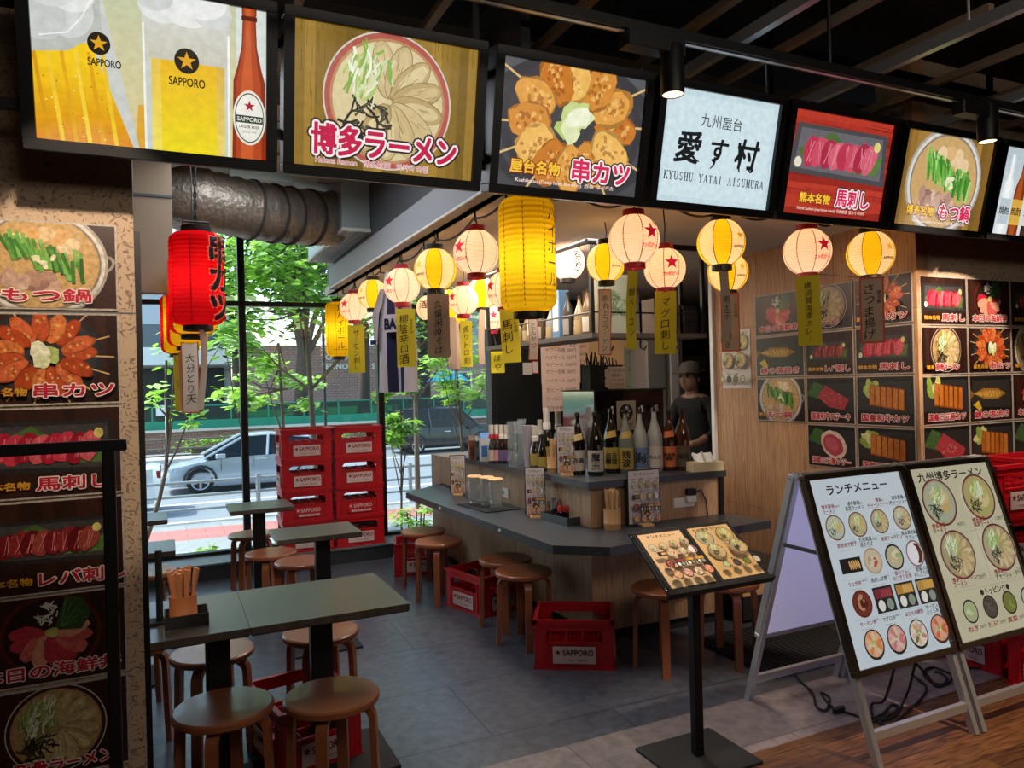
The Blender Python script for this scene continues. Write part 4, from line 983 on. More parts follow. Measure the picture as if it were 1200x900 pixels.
@panel
def beer(p, w, h, rn):
    p.vgrad(-w/2, -h/2, w/2, h/2, '#c3c8a8', '#d9c890', 16); p.L()
    p.rect(w*0.36, -h/2, w/2, h/2, '#d4dcd6'); p.L()
    p.poly([(-w*0.1, -h/2), (w*0.02, -h/2), (w*0.0, -h*0.2), (-w*0.08, -h*0.22)], '#dca53a'); p.L()
    # tilted glass on the left
    p.poly([(-w/2, -h/2), (-w*0.08, -h/2), (-w*0.23, h/2), (-w/2, h/2)], '#c9cdc6'); p.L()
    n = 14
    for i in range(n):
        t0, t1 = i/n, (i+1)/n; ya, yb = -h/2+0.62*h*t0, -h/2+0.62*h*t1
        c = mixc('#d98a10', '#f2c81c', min(1, t0*1.3)); xr = lambda y: -w*0.105-(y+h/2)*0.26*w/h
        p.poly([(-w/2, ya), (xr(ya), ya), (xr(yb), yb), (-w/2, yb-h*0.0)], c)
    p.L()
    for i in range(6): x = -w*0.46+i*w*0.055; p.poly([(x, -h/2), (x+w*0.018, -h/2), (x-w*0.03, h*0.07), (x-w*0.045, h*0.07)], ['#d99a14', '#efc632', '#e0a81c', '#f0ce3c', '#dea216', '#ecc42c'][i])
    p.L(); p.poly([(-w/2, h*0.03), (-w*0.36, h*0.06), (-w*0.26, h*0.16), (-w*0.22, h*0.22), (-w*0.23, h/2), (-w/2, h/2)], '#b9bdb6'); p.L()
    for i, (x, y, r) in enumerate([(-.43, .38, .15), (-.36, .3, .11), (-.46, .25, .1), (-.34, .44, .1), (-.42, .5, .13)]): p.ell(x*w, y*h, r*w, r*w*1.05, ['#d9dbd8', '#cfd2cf', '#c6c9c5', '#e2e3e0', '#d4d6d3'][i], 24); p.L()
    p.stroke([(-w*0.25, h*0.42), (-w*0.30, h*0.27), (-w*0.36, h*0.17), (-w*0.47, h*0.13)], w*0.006, '#eef0ee'); p.L()
    for i in range(26): p.ell(-w*0.47+rn.random()*w*0.28, -h*0.48+rn.random()*h*0.45, w*0.004, w*0.004, rn.choice(['#b97a0a', '#f7e680']), 7)
    p.L(); logo(p, -w*0.235, h*0.13, w*0.047, w*0.02)
    # upright glass
    p.rect(-w*0.055, -h/2, w*0.33, h/2, '#cbcfc4'); p.L()
    p.vgrad(-w*0.02, -h/2, w*0.305, h*0.1, '#e9b622', '#ecd820', 14); p.L()
    p.vgrad(-w*0.02, -h/2, w*0.02, h*0.1, '#e4c050', '#f0e060', 8); p.vgrad(w*0.27, -h/2, w*0.305, h*0.1, '#d9b24c', '#e6d26c', 8); p.L()
    p.vgrad(-w*0.055, h*0.09, w*0.33, h/2, '#d4d6d2', '#c8c6b4', 12); p.L()
    for i, (x, y, r) in enumerate([(.03, .42, .1), (.14, .45, .13), (.25, .42, .09), (.0, .47, .08), (.2, .5, .12)]): p.ell(x*w, y*h, r*w, r*w*0.75, ['#dfe1de', '#e6e7e4', '#d2d5d1', '#cfd2ce', '#e9eae8'][i], 24); p.L()
    p.rect(-w*0.055, -h/2, -w*0.045, h*0.3, '#eef0ea'); p.rect(w*0.318, -h/2, w*0.33, h*0.3, '#eff1ea'); p.L()
    logo(p, w*0.135, h*0.1, w*0.055)
    # brown bottle
    cx = w*0.42; prof = [(.5, .034), (.46, .034), (.45, .03), (.25, .036), (.12, .055), (.02, .075), (-.5, .082)]
    p.poly([(cx+r*w, y*h) for y, r in prof]+[(cx-r*w, y*h) for y, r in reversed(prof)], '#8a2a0e'); p.L()
    p.poly([(cx+r*w*0.72, y*h) for y, r in prof]+[(cx-r*w*0.8, y*h) for y, r in reversed(prof)], '#b0441a'); p.L()
    p.poly([(cx+r*w*0.2, y*h) for y, r in prof]+[(cx-r*w*0.5, y*h) for y, r in reversed(prof)], '#c85a28'); p.L()
    p.rect(cx-.036*w, h*0.42, cx+.036*w, h*0.45, '#5c1c0c'); p.L()
    p.ell(cx, -h*0.22, .078*w, h*0.185, '#e6e2d4', 30); p.L(); p.ell(cx, -h*0.22, .07*w, h*0.168, '#2f4034', 30); p.L(); p.ell(cx, -h*0.22, .066*w, h*0.16, '#ece9de', 30); p.L()
    p.star(cx, -h*0.14, w*0.028, '#a8182c'); p.rect(cx-.064*w, -h*0.255, cx+.064*w, -h*0.205, '#2f4034'); p.L()
    p.text('SAPPORO', cx, -h*0.23, w*0.028, '#ece9de', 0.02, w*0.115); p.text('LAGER BEER', cx, -h*0.28, w*0.018, '#2f4034', 0.02); p.text('SINCE 1876', cx, -h*0.315, w*0.013, '#2f4034', 0.01); p.L()
@panel
def hakata(p, w, h, rn):
    wood_bg(p, -w/2, -h/2, w/2, h/2, '#6e5416', '#a58236', 19, rn)
    for i in range(60): x = rn.uniform(-w/2, w/2); y = rn.uniform(-h/2, h/2); p.stroke([(x, y), (x, y+h*0.15)], w*0.002, '#4c3a0e')
    p.L(); ramen(p, w*0.0, h*0.02, h*0.50, rn, 9, 0, '#b0584c', '#d9c89a')
    p.caption('博多ラーメン', -w*0.01, -h*0.3, h*0.23, '#c2184a', w*0.80, '#f2ece6', '#2a1620', bold=0.04)
    p.text('Hakata Ramen   博多拉面   하카타 라멘', -w*0.08, -h*0.45, h*0.055, '#f4e6e0', 0.05, w*0.62); p.L(); p.text('Hakata Ramen   博多拉面   하카타 라멘', -w*0.08, -h*0.45, h*0.055, '#b8305a', 0.0, w*0.62); p.L()
@panel
def kushikatsu(p, w, h, rn):
    p.vgrad(-w/2, -h/2, w/2, h/2, '#5b5c60', '#48484c', 8); p.L(); p.ell(0, 0, w*0.62, h*0.6, '#3a3a3e', 40); p.L(); p.ell(0, 0, w*0.55, h*0.52, '#4a4a4f', 40); p.L()
    kushi(p, 0, h*0.05, h*0.62, rn, '#3c3b3f', 12, ('#c87a2c', '#e0a04a', '#d28c3a', '#ecb860'), lod=3.0, fat=1.22)
    p.caption('屋台名物', -w*0.25, -h*0.335, h*0.115, '#f0c23a', w*0.34, '#8c1c1a', None, bold=0.04)
    p.caption('串カツ', w*0.22, -h*0.32, h*0.205, '#d8285a', w*0.42, '#f4efe9', '#2a1620', bold=0.04)
    p.text('Kushikatsu (Deep fried skewers)  炸串  쿠시카츠', -w*0.03, -h*0.45, h*0.04, '#f2d8cc', 0.02, w*0.7); p.L()
@panel
def nameboard(p, w, h, rn):
    p.rect(-w/2, -h/2, w/2, h/2, '#c3d8df'); p.L(); p.rect(-w*0.46, -h*0.45, w*0.46, h*0.45, '#cce0e6'); p.L()
    p.text('九州屋台', 0, h*0.255, h*0.125, '#1d2226', 0.01); 
    for i, (c, s) in enumerate((('愛', .30), ('す', .24), ('村', .29))): p.text(c, w*(-0.26+0.26*i), 0.0, h*s, '#14181b', 0.03, shear=0.18)
    # brush tails of the name
    for pts in ([(-.36, -.10), (-.30, -.03), (-.27, .03)], [(-.27, -.02), (-.20, -.10), (-.16, -.12)], [(.18, .1), (.2, -.15), (.21, -.17)], [(-.02, -.06), (-.03, -.13), (-.06, -.17)], [(.33, -.12), (.31, -.16), (.28, -.13)]):
        p.stroke([(x*w, y*h) for x, y in pts], h*0.035, '#14181b', h*0.008)
    p.L(); serif_text(p, 'KYUSHU YATAI AISUMURA', w*0.005, -h*0.265, h*0.072, w*0.9, '#23282c')
@panel
def horse(p, w, h, rn):
    wood_bg(p, -w/2, -h/2, w/2, h/2, '#8a2018', '#b83a2a', 16, rn, False)
    for i in range(50): x = rn.uniform(-w/2, w/2); y = rn.uniform(-h/2, h/2); p.stroke([(x, y), (x+w*0.25, y-h*0.01)], h*0.004, '#5c0c10')
    p.L(); basashi(p, 0, h*0.12, w*0.98, rn, ('#b8344e', '#c84c62', '#a82a46', '#d06074'), h*0.52, '#4a484a', '#67656a')
    p.caption('熊本名物', -w*0.2, -h*0.33, h*0.105, '#f0c23a', w*0.30, '#7a1414', None, bold=0.04)
    p.caption('馬刺し', w*0.18, -h*0.30, h*0.19, '#d82458', w*0.34, '#f6f0ec', '#2a1620', bold=0.04)
    p.text('Horse Sashimi (raw horse meat)  马肉刺身  말고기 사시미', -w*0.02, -h*0.44, h*0.04, '#f2cabc', 0.02, w*0.68); p.L()
@panel
def motsu(p, w, h, rn):
    wood_bg(p, -w/2, -h/2, w/2, h/2, '#7c5a26', '#a8803e', 15, rn)
    nabe(p, w*0.0, h*0.0, h*0.6, rn, 2.0, ('#4f8f34', '#6fb048', '#8cc860', '#43802e', '#a4d87a'))
    p.caption('博多名物', -w*0.23, -h*0.33, h*0.11, '#f0c23a', w*0.30, '#7a1414', None, bold=0.04)
    p.caption('もつ鍋', w*0.16, -h*0.32, h*0.185, '#d82458', w*0.36, '#f6f0ec', '#2a1620', bold=0.04)
    p.text('Motsunabe (offal hot pot)  牛杂锅  모츠나베', 0, -h*0.45, h*0.04, '#f2d8cc', 0.02, w*0.6); p.L()
@panel
def bottles(p, w, h, rn):
    p.vgrad(-w/2, -h/2, w/2, h/2, '#b4c2c8', '#d5dde0', 8); p.L()
    for cx, c, c2, lab in ((-.36, '#dfe5e6', '#f0f3f3', '#b9c6cc'), (-.2, '#7c3212', '#a8501e', '#d8a844'), (-.02, '#2b1c14', '#4a2f20', '#d9d2b8'), (.2, '#d4dde0', '#e8eef0', '#9fb4c0'), (.36, '#6d2a10', '#94441c', '#e0d9c6')):
        prof = [(.42, .02), (.36, .022), (.2, .024), (.08, .06), (-.02, .07), (-.5, .07)]
        p.poly([((cx+r)*w, y*h) for y, r in prof]+[((cx-r)*w, y*h) for y, r in reversed(prof)], c); p.L()
        p.poly([((cx+r*.4)*w, y*h) for y, r in prof]+[((cx-r*.6)*w, y*h) for y, r in reversed(prof)], c2); p.L()
        p.rect((cx-.07)*w, -h*0.38, (cx+.07)*w, -h*0.08, lab); p.L(); p.text('焼酎', cx*w, -h*0.22, w*0.07, '#2a2018', 0.02); p.L()
for (x0, x1, lab, fn) in ((-.353, .353, 'light box showing two beer glasses and a brown bottle', beer), (.372, 1.077, 'light box showing a noodle bowl fanned with pork slices', hakata), (1.11, 1.80, 'light box showing fried skewers around cabbage', kushikatsu),
                      (1.832, 2.508, 'white light box with the brush written shop name', nameboard), (2.532, 3.24, 'red light box showing raw meat slices on a dark dish', horse), (3.265, 4.005, 'light box showing a hot pot topped with green leeks', motsu), (4.035, 4.74, 'light box showing spirit bottles, cut by the picture edge', bottles)):
    lightbox(x0, x1, lab, fn)
fr = MB()
for z in (2.42, 2.72): fr.box(-0.9, 5.2, 2.56+(2.72-z)*0.0, 2.585, z, z+0.03, black)
for x in (-0.5, 1.1, 2.6, 4.2): fr.box(x-0.012, x+0.012, 2.585, 2.61, 2.4, 3.36, black)
tag(fr.build('mounting_rail'), 'black mounting rails and posts behind the row of light boxes', 'mounting rail')

# ------------------------------------------------------------------ posters on the walls
def poster(name, label, pic, loc, rot, group):
    t = thing(name, label, 'poster', loc, group=group, rot=rot)
    w, h = pic.w, pic.h; MB().box(-w/2, w/2, -h/2, h/2, -0.006, -0.0002, mat('poster_board', '#8d857c', 0.6)).build('backing', t)
    pic.build('printed_picture', PRINT, t); return t
PW = 0.41
colx = -0.135-PW/2
LP = [('nabe', '博多', 'もつ鍋', 1.993, .268, .24, 'poster of a leek hot pot, topmost on the left stucco pillar'), ('kushi', '屋台名物', '串カツ', 1.697, .28, .22, 'poster of orange fried skewers lit by the spot on the left stucco pillar'),
      ('basashi', '熊本名物', '馬刺し', 1.402, .274, .2, 'dim poster of red horse meat just behind the black rail stand bar'), ('reba', '熊本名物', 'レバ刺し', 1.106, .282, .24, 'dark poster of liver slices under the horse meat one on the left pillar'),
      ('kaisen', None, '本日の海鮮丼', .815, .268, .38, 'dark poster of a seafood bowl low on the left pillar'), ('ramen', '博多', '豚骨ラーメン', .522, .278, .27, 'lowest dark poster of a noodle bowl on the left pillar')]
for i, (k, s, b, z, h, wb, lab) in enumerate(LP):
    poster('menu_poster', lab, dish_poster(k, PW, h, 100+i, s, b, wb), (colx, 2.743, z), FACE, 'posters on the left pillar')
    if i < 2 or True:
        lab2 = ['sliver of a further poster left of the hot pot poster', 'sliver of a further poster left of the lit skewer poster'][i] if i < 2 else None
rowz = [(2.014, .275), (1.722, .275), (1.43, .275), (1.165, .21)]
cols = [4.068-.205+.0, 3.638, 3.225]
cys = [(4.065+3.617)/2, (3.612+3.228)/2, (3.222+2.826)/2]; cws = [.44, .376, .388]
WPZ = [(2.158, 1.872), (1.862, 1.582), (1.572, 1.275), (1.266, 0.995)]
WP = [[('kaisen', None, '本日の海鮮丼', 'seafood bowl poster at the far top corner of the wood wall'), ('ramen', '博多', '豚骨ラーメン', 'noodle bowl poster on the wood wall partly behind a yellow strip'), ('kushi', '屋台名物', '串カツ', 'skewer poster on the wood wall behind the beige strip')],
      [('fish', None, '鯖の塩焼き', 'grilled fish poster on the wood wall beneath the seafood bowl'), ('reba', '熊本名物', 'レバ刺し', 'liver slice poster on the wood wall beneath the noodle bowl'), ('basashi', '熊本名物', '馬刺し', 'horse meat poster on the wood wall beneath the skewers')],
      [('nabe', '博多', 'もつ鍋', 'hot pot poster at the lower far corner of the wood wall'), ('steak', None, '国産和牛ステーキ', 'marbled beef poster on the wood wall'), ('katsu', None, '国産和牛カツ', 'beef cutlet poster on the wood wall above another cutlet')],
      [None, ('pork', None, '国産三元豚ソテー', 'round pork chop poster lowest on the wood wall'), ('katsu', None, '国産三元豚カツ', 'pork cutlet poster lowest on the wood wall by the corner')]]
for r in range(4):
    for c in range(3):
        if WP[r][c] is None: continue
        k, s, b, lab = WP[r][c]; z1, z0 = WPZ[r]; w = cws[c]; h = z1-z0-.012
        poster('menu_poster', lab, dish_poster(k, w-.012, h, 200+r*3+c, s, b, (w*.5 if s else w*.8)), (XR-.008, cys[c], (z0+z1)/2), SIDE, 'posters on the wood wall')
RP = [[('basashi', '熊本名物', '馬刺し', 'horse meat poster at the top corner of the right stucco pillar'), ('kaisen', None, '本日の海鮮丼', 'seafood bowl poster in the top row of the right stucco pillar'), ('reba', '熊本名物', 'レバ刺し', 'liver slice poster in the top row cut by the picture edge')],
      [('ramen', '博多', '豚骨ラーメン', 'noodle bowl poster on the right stucco pillar beside the wood wall'), ('kushi', '屋台名物', '串カツ', 'bright skewer poster in the middle of the right stucco pillar'), ('nabe', '博多', 'もつ鍋', 'hot pot poster on the right pillar cut by the picture edge')],
      [('katsu', None, '国産三元豚カツ', 'cutlet poster on the right stucco pillar under the noodle bowl'), ('fish', None, '鯖の塩焼き', 'grilled fish poster on the right stucco pillar under the skewers'), ('kaisen', None, '本日の刺身盛り', 'mixed dish poster on the right pillar under the hot pot one')],
      [('steak', None, '国産和牛ステーキ', 'beef poster lowest on the right pillar over the sign tops'), ('katsu', None, '国産和牛カツ', 'cutlet poster lowest on the right pillar over the red crates'), ('pork', None, '国産三元豚ソテー', 'pork poster lowest on the right pillar at the picture edge')]]
RPZ = [(2.132, 1.853), (1.845, 1.570), (1.562, 1.283), (1.275, 0.99)]
for r in range(4):
    for c in range(3):
        k, s, b, lab = RP[r][c]; z1, z0 = RPZ[r]; w = .405
        poster('menu_poster', lab, dish_poster(k, w-.012, z1-z0-.012, 300+r*3+c, s, b, (w*.5 if s else w*.8)), (3.862+.41*c+w/2, 2.804, (z0+z1)/2), FACE, 'posters on the right pillar')
# noodle menu sheet taped beside the doorway
t = thing('menu_sheet', 'white noodle menu sheet taped to the wood wall by the kitchen doorway', 'menu', (XR-.004, 4.27, 1.72), rot=SIDE)
ramen_page(.30, .43, '#c9c5bd').build('printed_picture', SHEET, t)
# ------------------------------------------------------------------ paper lanterns
PWHITE = paper_mat('lantern_white', '#f4e0d2'); PYEL = paper_mat('lantern_yellow', '#f5d020'); PRED = paper_mat('lantern_red', '#d8141c'); PSTRIPE = paper_mat('lantern_stripe_white', '#f3e3c4')
SEAM = mat('lantern_seam', '#8a6a4a', 0.8); SEAMR = mat('lantern_seam_red', '#6e0c10', 0.8); SEAMY = mat('lantern_seam_yellow', '#9a6c0a', 0.8)
RRED = mat('ring_red', '#a5142a', 0.5); RBLK = mat('ring_black', '#15130f', 0.5)
STARR = mat('star_red', '#d41430', 0.7, emit='#d41430', estr=0.4); STARG = mat('star_gold', '#e8b02a', 0.7, emit='#e8b02a', estr=0.35)
INKR = mat('ink_red', '#a81428', 0.7)
def ring_prof(kind, r, h):
    rr = r*0.40; n = 44; prof = []
    for i in range(n+1):
        t = i/n
        if kind == 'round':
            a = -PI/2+0.42+(PI-0.84)*t; x = r*math.cos(a); z = (h/2)*math.sin(a)/math.sin(PI/2-0.42)
        else:
            z = -h/2+h*t; u = abs(2*t-1); k = 0.78
            x = r if u < k else r*(0.52+0.48*math.sqrt(max(0, 1-((u-k)/(1-k))**2)))
        prof.append((x*(1.0+(0.014 if i % 2 else -0.010)), z))
    return prof
def lantern(name, label, pos, kind, dia, h, face, side, group, watt=1.0, red=False, words=None, striped=False, cat='lantern', wcol='ink'):
    """pos: middle of the paper body; face: azimuth towards the viewer; side: azimuth offset of the printed side"""
    t = thing(name, label, cat, pos, group=group); r = dia/2; prof = ring_prof(kind, r, h); k = len(prof)
    m = MB(); seg = 8; sub = 5
    off = face+side+PI/8
    cols = {'star': [PWHITE]*8, 'stripe': [PSTRIPE, PYEL]*4, 'yellow': [PYEL]*8, 'red': [PRED]*8, 'plain': [PWHITE]*8, 'redstripe': [PYEL, PYEL, PRED, PYEL]*2}[words['pal']]
    for s_ in range(seg):
        vs = []; fs = []
        for j in range(sub+1):
            a = off-PI/4+(s_+j/sub)*PI/4
            for x, z in prof: vs.append((x*math.cos(a), x*math.sin(a), z))
        for j in range(sub):
            for i in range(k-1): fs.append((j*k+i, (j+1)*k+i, (j+1)*k+i+1, j*k+i+1))
        m.add(vs, fs, cols[s_])
    m.build('paper_shade', t)
    sm = {'red': SEAMR, 'yellow': SEAMY}.get(words['pal'], SEAM); q = MB()
    for s_ in range(seg):
        a = off+s_*PI/4; q.tube([((x+.0005)*math.cos(a), (x+.0005)*math.sin(a), z) for x, z in prof[::2]], 0.0022, sm, 4)
    q.build('seam', t)
    rm = RRED if words['pal'] == 'star' else RBLK; rr = prof[0][0]
    for nm, z0, z1 in (('top_ring', h/2-.004, h/2+.028), ('bottom_ring', -h/2-.026, -h/2+.004)):
        MB().lathe([(rr*.93, z0), (rr*1.06, z0), (rr*1.08, (z0+z1)/2), (rr*1.06, z1), (rr*.93, z1), (rr*.90, (z0+z1)/2), (rr*.93, z0)], rm, 24, cap=False).build(nm, t, True)
    bl = MB().lathe([(0.0, .045), (.02, .04), (.03, .02), (.03, 0.0), (.018, -.03), (.016, -.06), (0, -.06)], mat('bulb_glass', '#ffe2b8', 0.4, emit='#ffca86', estr=6.0), 14, (0, 0, .03)); bl.build('bulb', t, True)
    MB().tube([(0, 0, .0), (0, 0, h/2+.03)], .005, wire, 6).build('socket_wire', t)
    l = lamp('POINT', 'lantern_light', (0, 0, -h*.04), watt*.72, (1, .86, .68) if words['pal'] in ('star', 'stripe', 'plain') else (1, .96, .85), 0.035, parent=t)
    def onto(pts, a0):
        out = []
        for u, v in pts:
            z = max(-h/2+.003, min(h/2-.003, v)); i = min(k-2, max(0, int((z+h/2)/h*(k-1))))
            for i in range(k-1):
                if prof[i][1] <= z <= prof[i+1][1]: break
            f = (z-prof[i][1])/max(1e-6, prof[i+1][1]-prof[i][1]); x = prof[i][0]+(prof[i+1][0]-prof[i][0])*f+.003
            a = a0+u/r; out.append((x*math.cos(a), x*math.sin(a), z))
        return out
    def put(name, s, v, em, mt, w=None, bold=.02, a0=None, lift=0):
        vs, fs, bb = text_geo(s, bold, 1.0, .95); mx, my = (bb[0]+bb[1])/2, (bb[2]+bb[3])/2; kx = em if w is None else w/(bb[1]-bb[0])
        g = MB(); P_ = onto([((x-mx)*kx, (y-my)*em+v) for x, y in vs], face+side if a0 is None else a0)
        if lift: P_ = [(x*(1+lift), y*(1+lift), z) for x, y, z in P_]
        g.add(P_, fs, mt); g.build(name, t)
    if words['pal'] in ('star', 'stripe'):
        sr = r*(.36 if words['pal'] == 'star' else .2); pts = []; fs = []
        out_ = []
        for i in range(10):
            a = PI/2+i*PI/5; q = sr if i % 2 == 0 else sr*.42; out_.append((q*math.cos(a), q*math.sin(a)+r*.18))
        c0 = (0, r*.18)
        for ring in (0.34, .67, 1.0): pts += [(c0[0]+(x-c0[0])*ring, c0[1]+(y-c0[1])*ring) for x, y in out_]
        pts.append(c0)
        for i in range(10):
            j = (i+1) % 10; fs.append((30, i, j)); fs.append((i, 10+i, 10+j, j)); fs.append((10+i, 20+i, 20+j, 10+j))
        g = MB(); g.add(onto(pts, face+side), fs, STARR if words['pal'] == 'star' else STARG); g.build('star', t)
        if words['pal'] == 'star': put('lettering', 'サッポロビール', -r*.36, r*.2, STARR, r*.86, .05)
        else: put('lettering', 'SAPPORO', -r*.30, r*.15, INK, r*.58, .03)
    for s, v, em, mt, bold in words.get('txt', []):
        if words['pal'] == 'red': put('lettering_outline', s, v, em, mat('outline_red', '#e8604a', .7, emit='#e8604a', estr=.35), None, bold+.045)
        put('lettering', s, v, em, mt, None, bold, None, .012 if words['pal'] == 'red' else 0)
    return t
def vert(s): return '\n'.join(s)
def facing(p): return math.atan2(-p.y, -p.x)
def hang(p, h, ztop, t):
    MB().tube([(0, 0, h/2+.02), (.008, 0, (h/2+.02+ztop-p.z)/2), (0, 0, ztop-p.z)], .0035, wire, 6).build('hanging_cord', t)
RG, GR = 'round lanterns along the grey beam', 'round lanterns across the shop front'
STAR, STRIPE = dict(pal='star'), dict(pal='stripe')
LAN = {}
def rnd_l(key, px, py, dia_px, pal, label, side, D=None, X=None, Y=None, ztop=2.46, watt=1.0, group=RG, txt=None):
    p = at(px, py, D=D, X=X, Y=Y); Dd = p.dot(Fv) if D is None else D; dia = dia_px*Dd/FPX
    w = dict(pal=pal)
    if group == 'round lanterns further inside the shop': watt = .55 if key != 'R1' else .4
    if txt: w['txt'] = txt
    t = lantern('paper_lantern', label, p, 'round', dia, dia*.94, facing(p), side, group, watt, words=w); hang(p, dia*.94, max(ztop, p.z+dia*.6), t); LAN[key] = (p, p.z-dia*.47-.02); return t
B1 = rnd_l('B1', 558, 296, 53, 'star', 'white lantern with red star left of the tall yellow lantern', -.85, X=1.50)
rnd_l('B2', 510, 316, 49, 'stripe', 'yellow and white lantern with a brown paper strip below the grey beam', -.85, X=1.44)
rnd_l('B3', 471, 335, 42, 'star', 'white star lantern right of the hanging striped shirt', -.8, X=1.44)
rnd_l('B4', 437, 345, 35, 'stripe', 'yellow striped lantern half hidden by the hanging shirt', -.85, X=1.45)
rnd_l('B5', 415, 360, 33, 'star', 'small white star lantern next to the slim yellow lantern at the window', -.75, X=1.45)
FG = GR
rnd_l('F2', 743, 281, 59, 'star', 'largest white star lantern under the name light box', .75, Y=2.95, group=FG)
rnd_l('F3', 845, 285, 55, 'stripe', 'yellow striped lantern under the right end of the white name box', .85, Y=2.95, group=FG)
rnd_l('F4', 946, 295, 54, 'star', 'white star lantern over the tall yellow strip before the wood wall posters', .75, Y=2.92, group=FG)
rnd_l('F5', 1020, 298, 53, 'stripe', 'yellow striped lantern under the leek pot light box', .85, Y=2.90, group=FG)
IG = 'round lanterns further inside the shop'
rnd_l('I1', 543, 352, 35, 'star', 'small inner star lantern above a narrow yellow strip', -.85, D=5.2, group=IG)
rnd_l('I2', 565, 344, 36, 'stripe', 'small inner yellow striped lantern beside two star lanterns', -.9, D=5.6, group=IG)
rnd_l('I3', 592, 340, 43, 'star', 'star lantern half hidden behind the tall yellow lantern', -.95, D=4.7, group=IG)
rnd_l('I4', 577, 373, 30, 'star', 'lowest small star lantern deep in the shop over the counter', 0.1, D=6.3, group=IG)
rnd_l('I5', 524, 357, 35, 'stripe', 'yellow striped lantern hidden behind the brown paper strip', -.4, D=5.9, group=IG)
rnd_l('I6', 536, 368, 26, 'yellow', 'small yellow lantern peeping under the inner star lantern', 0, D=6.6, group=IG)
rnd_l('I7', 503, 361, 30, 'plain', 'white lantern with a dark label peeping left of the brown strip', -.5, D=6.2, group=IG, txt=[('酒', .02, .07, INK, .02)])
rnd_l('R1', 665, 308, 40, 'plain', 'white lantern with black lettering right of the tall yellow lantern', .7, D=4.9, group=IG, txt=[('祭\nり', 0, .075, INK, .02)])
rnd_l('R2', 710, 308, 45, 'stripe', 'yellow striped lantern behind the largest star lantern', .6, D=4.1, group=IG)
rnd_l('R3', 779, 315, 48, 'star', 'star lantern over the yellow tuna strip', .35, D=3.8, group=IG)
rnd_l('R4', 853, 319, 46, 'stripe', 'yellow striped lantern behind the one under the name box', .75, D=3.95, group=IG)
# tall lanterns
p = at(618, 299, Y=2.96); LAN['F1'] = (p, p.z-.275); t = lantern('tall_paper_lantern', 'large tall yellow lantern hanging under the fried skewer light box', p, 'long', .25, .51, facing(p), 1.05, 'tall paper lanterns', 1.9, words=dict(pal='yellow', txt=[(vert('ハイボール'), .02, .075, INK, .0)])); hang(p, .51, 2.47, t)
p = at(396, 386, X=1.46); t = lantern('tall_paper_lantern', 'slim tall yellow lantern nearest the window at the beam end', p, 'long', .22, .50, facing(p), .25, 'tall paper lanterns', 1.3, words=dict(pal='yellow', txt=[(vert('角ハイボール'), .02, .072, INK, .0), ('WHISKY HIGHBALL', -.19, .016, INK, .0)])); hang(p, .50, 2.5, t)
p = at(231, 327, D=3.7); LAN['L1'] = (p, p.z-.25)
t = lantern('tall_paper_lantern', 'tall red lantern with black characters under the beer light box', p, 'long', .255, .465, facing(p), .95, 'tall paper lanterns', 1.7, words=dict(pal='red', txt=[(vert('串カツ'), .0, .150, INK, .055)]))
ch = MB()
for i in range(7): z = .30+i*.03; ch.tube([(.006*math.cos(k*PI/4), .006*math.sin(k*PI/4) if i % 2 else 0, z+.019*math.sin(k*PI/4)) if i % 2 == 0 else (0, .006*math.cos(k*PI/4), z+.019*math.sin(k*PI/4)) for k in range(9)], .004, wire, 5)
ch.tube([(-.06, 0, .25), (-.06, 0, .285), (.06, 0, .285), (.06, 0, .25)], .006, wire, 6); ch.tube([(0, 0, .5), (.02, .01, .7), (.05, .02, 1.03 if p.y > 4.15 else 1.27)], .004, wire, 5); ch.build('hanging_chain', t)
for (px, py, D, w, h, lab) in ((226, 345, 4.35, .26, .47, 'yellow and red striped lantern directly behind the red lantern'), (219, 366, 5.1, .26, .47, 'second yellow and red striped lantern behind the red lantern'), (209, 380, 5.9, .26, .47, 'farthest yellow and red striped lantern by the left window')):
    p = at(px, py, D=D); LAN[lab] = (p, p.z-h/2-.02); t = lantern('tall_paper_lantern', lab, p, 'long', w, h, facing(p), .2, 'tall paper lanterns', 1.2, words=dict(pal='redstripe')); hang(p, h, 3.13, t)

# cord looping from hook to hook
def loop_cord(name, label, pts, hooks, sag=.03):
    t = thing(name, label, 'cord'); out = []
    for i in range(len(pts)-1):
        a, b = Vector(pts[i]), Vector(pts[i+1])
        for k in range(8): u = k/8; q = a.lerp(b, u); q.z -= sag*4*u*(1-u)*(1+.5*math.sin(i*2.3)); out.append(q)
    out.append(Vector(pts[-1])); MB().tube(out, .006, wire, 6).build('cord', t, True)
    for q in hooks: MB().tube([(q[0]-.012, q[1], q[2]+.02), (q[0]-.012, q[1], q[2]+.055), (q[0]+.004, q[1], q[2]+.06), (q[0]+.01, q[1], q[2]-.015)], .006, wire, 6).build('hook', t, True)
hk = [(1.44, y, 2.425) for y in (6.55, 6.1, 5.7, 5.3, 4.8, 4.3, 4.05, 3.48, 3.1)]
loop_cord('lantern_cord', 'black lamp cord looping from hook to hook along the grey beam', hk, hk)
hk2 = [(1.54, 2.97, 2.455), (1.75, 2.96, 2.44), (2.05, 2.95, 2.45), (2.3, 2.95, 2.42), (2.62, 2.95, 2.455), (2.9, 2.93, 2.42), (3.14, 2.92, 2.455), (3.35, 2.9, 2.43), (3.58, 2.9, 2.455)]
loop_cord('lantern_cord', 'black lamp cord looping across the shop front behind the light boxes', hk2, hk2[::2], .035)

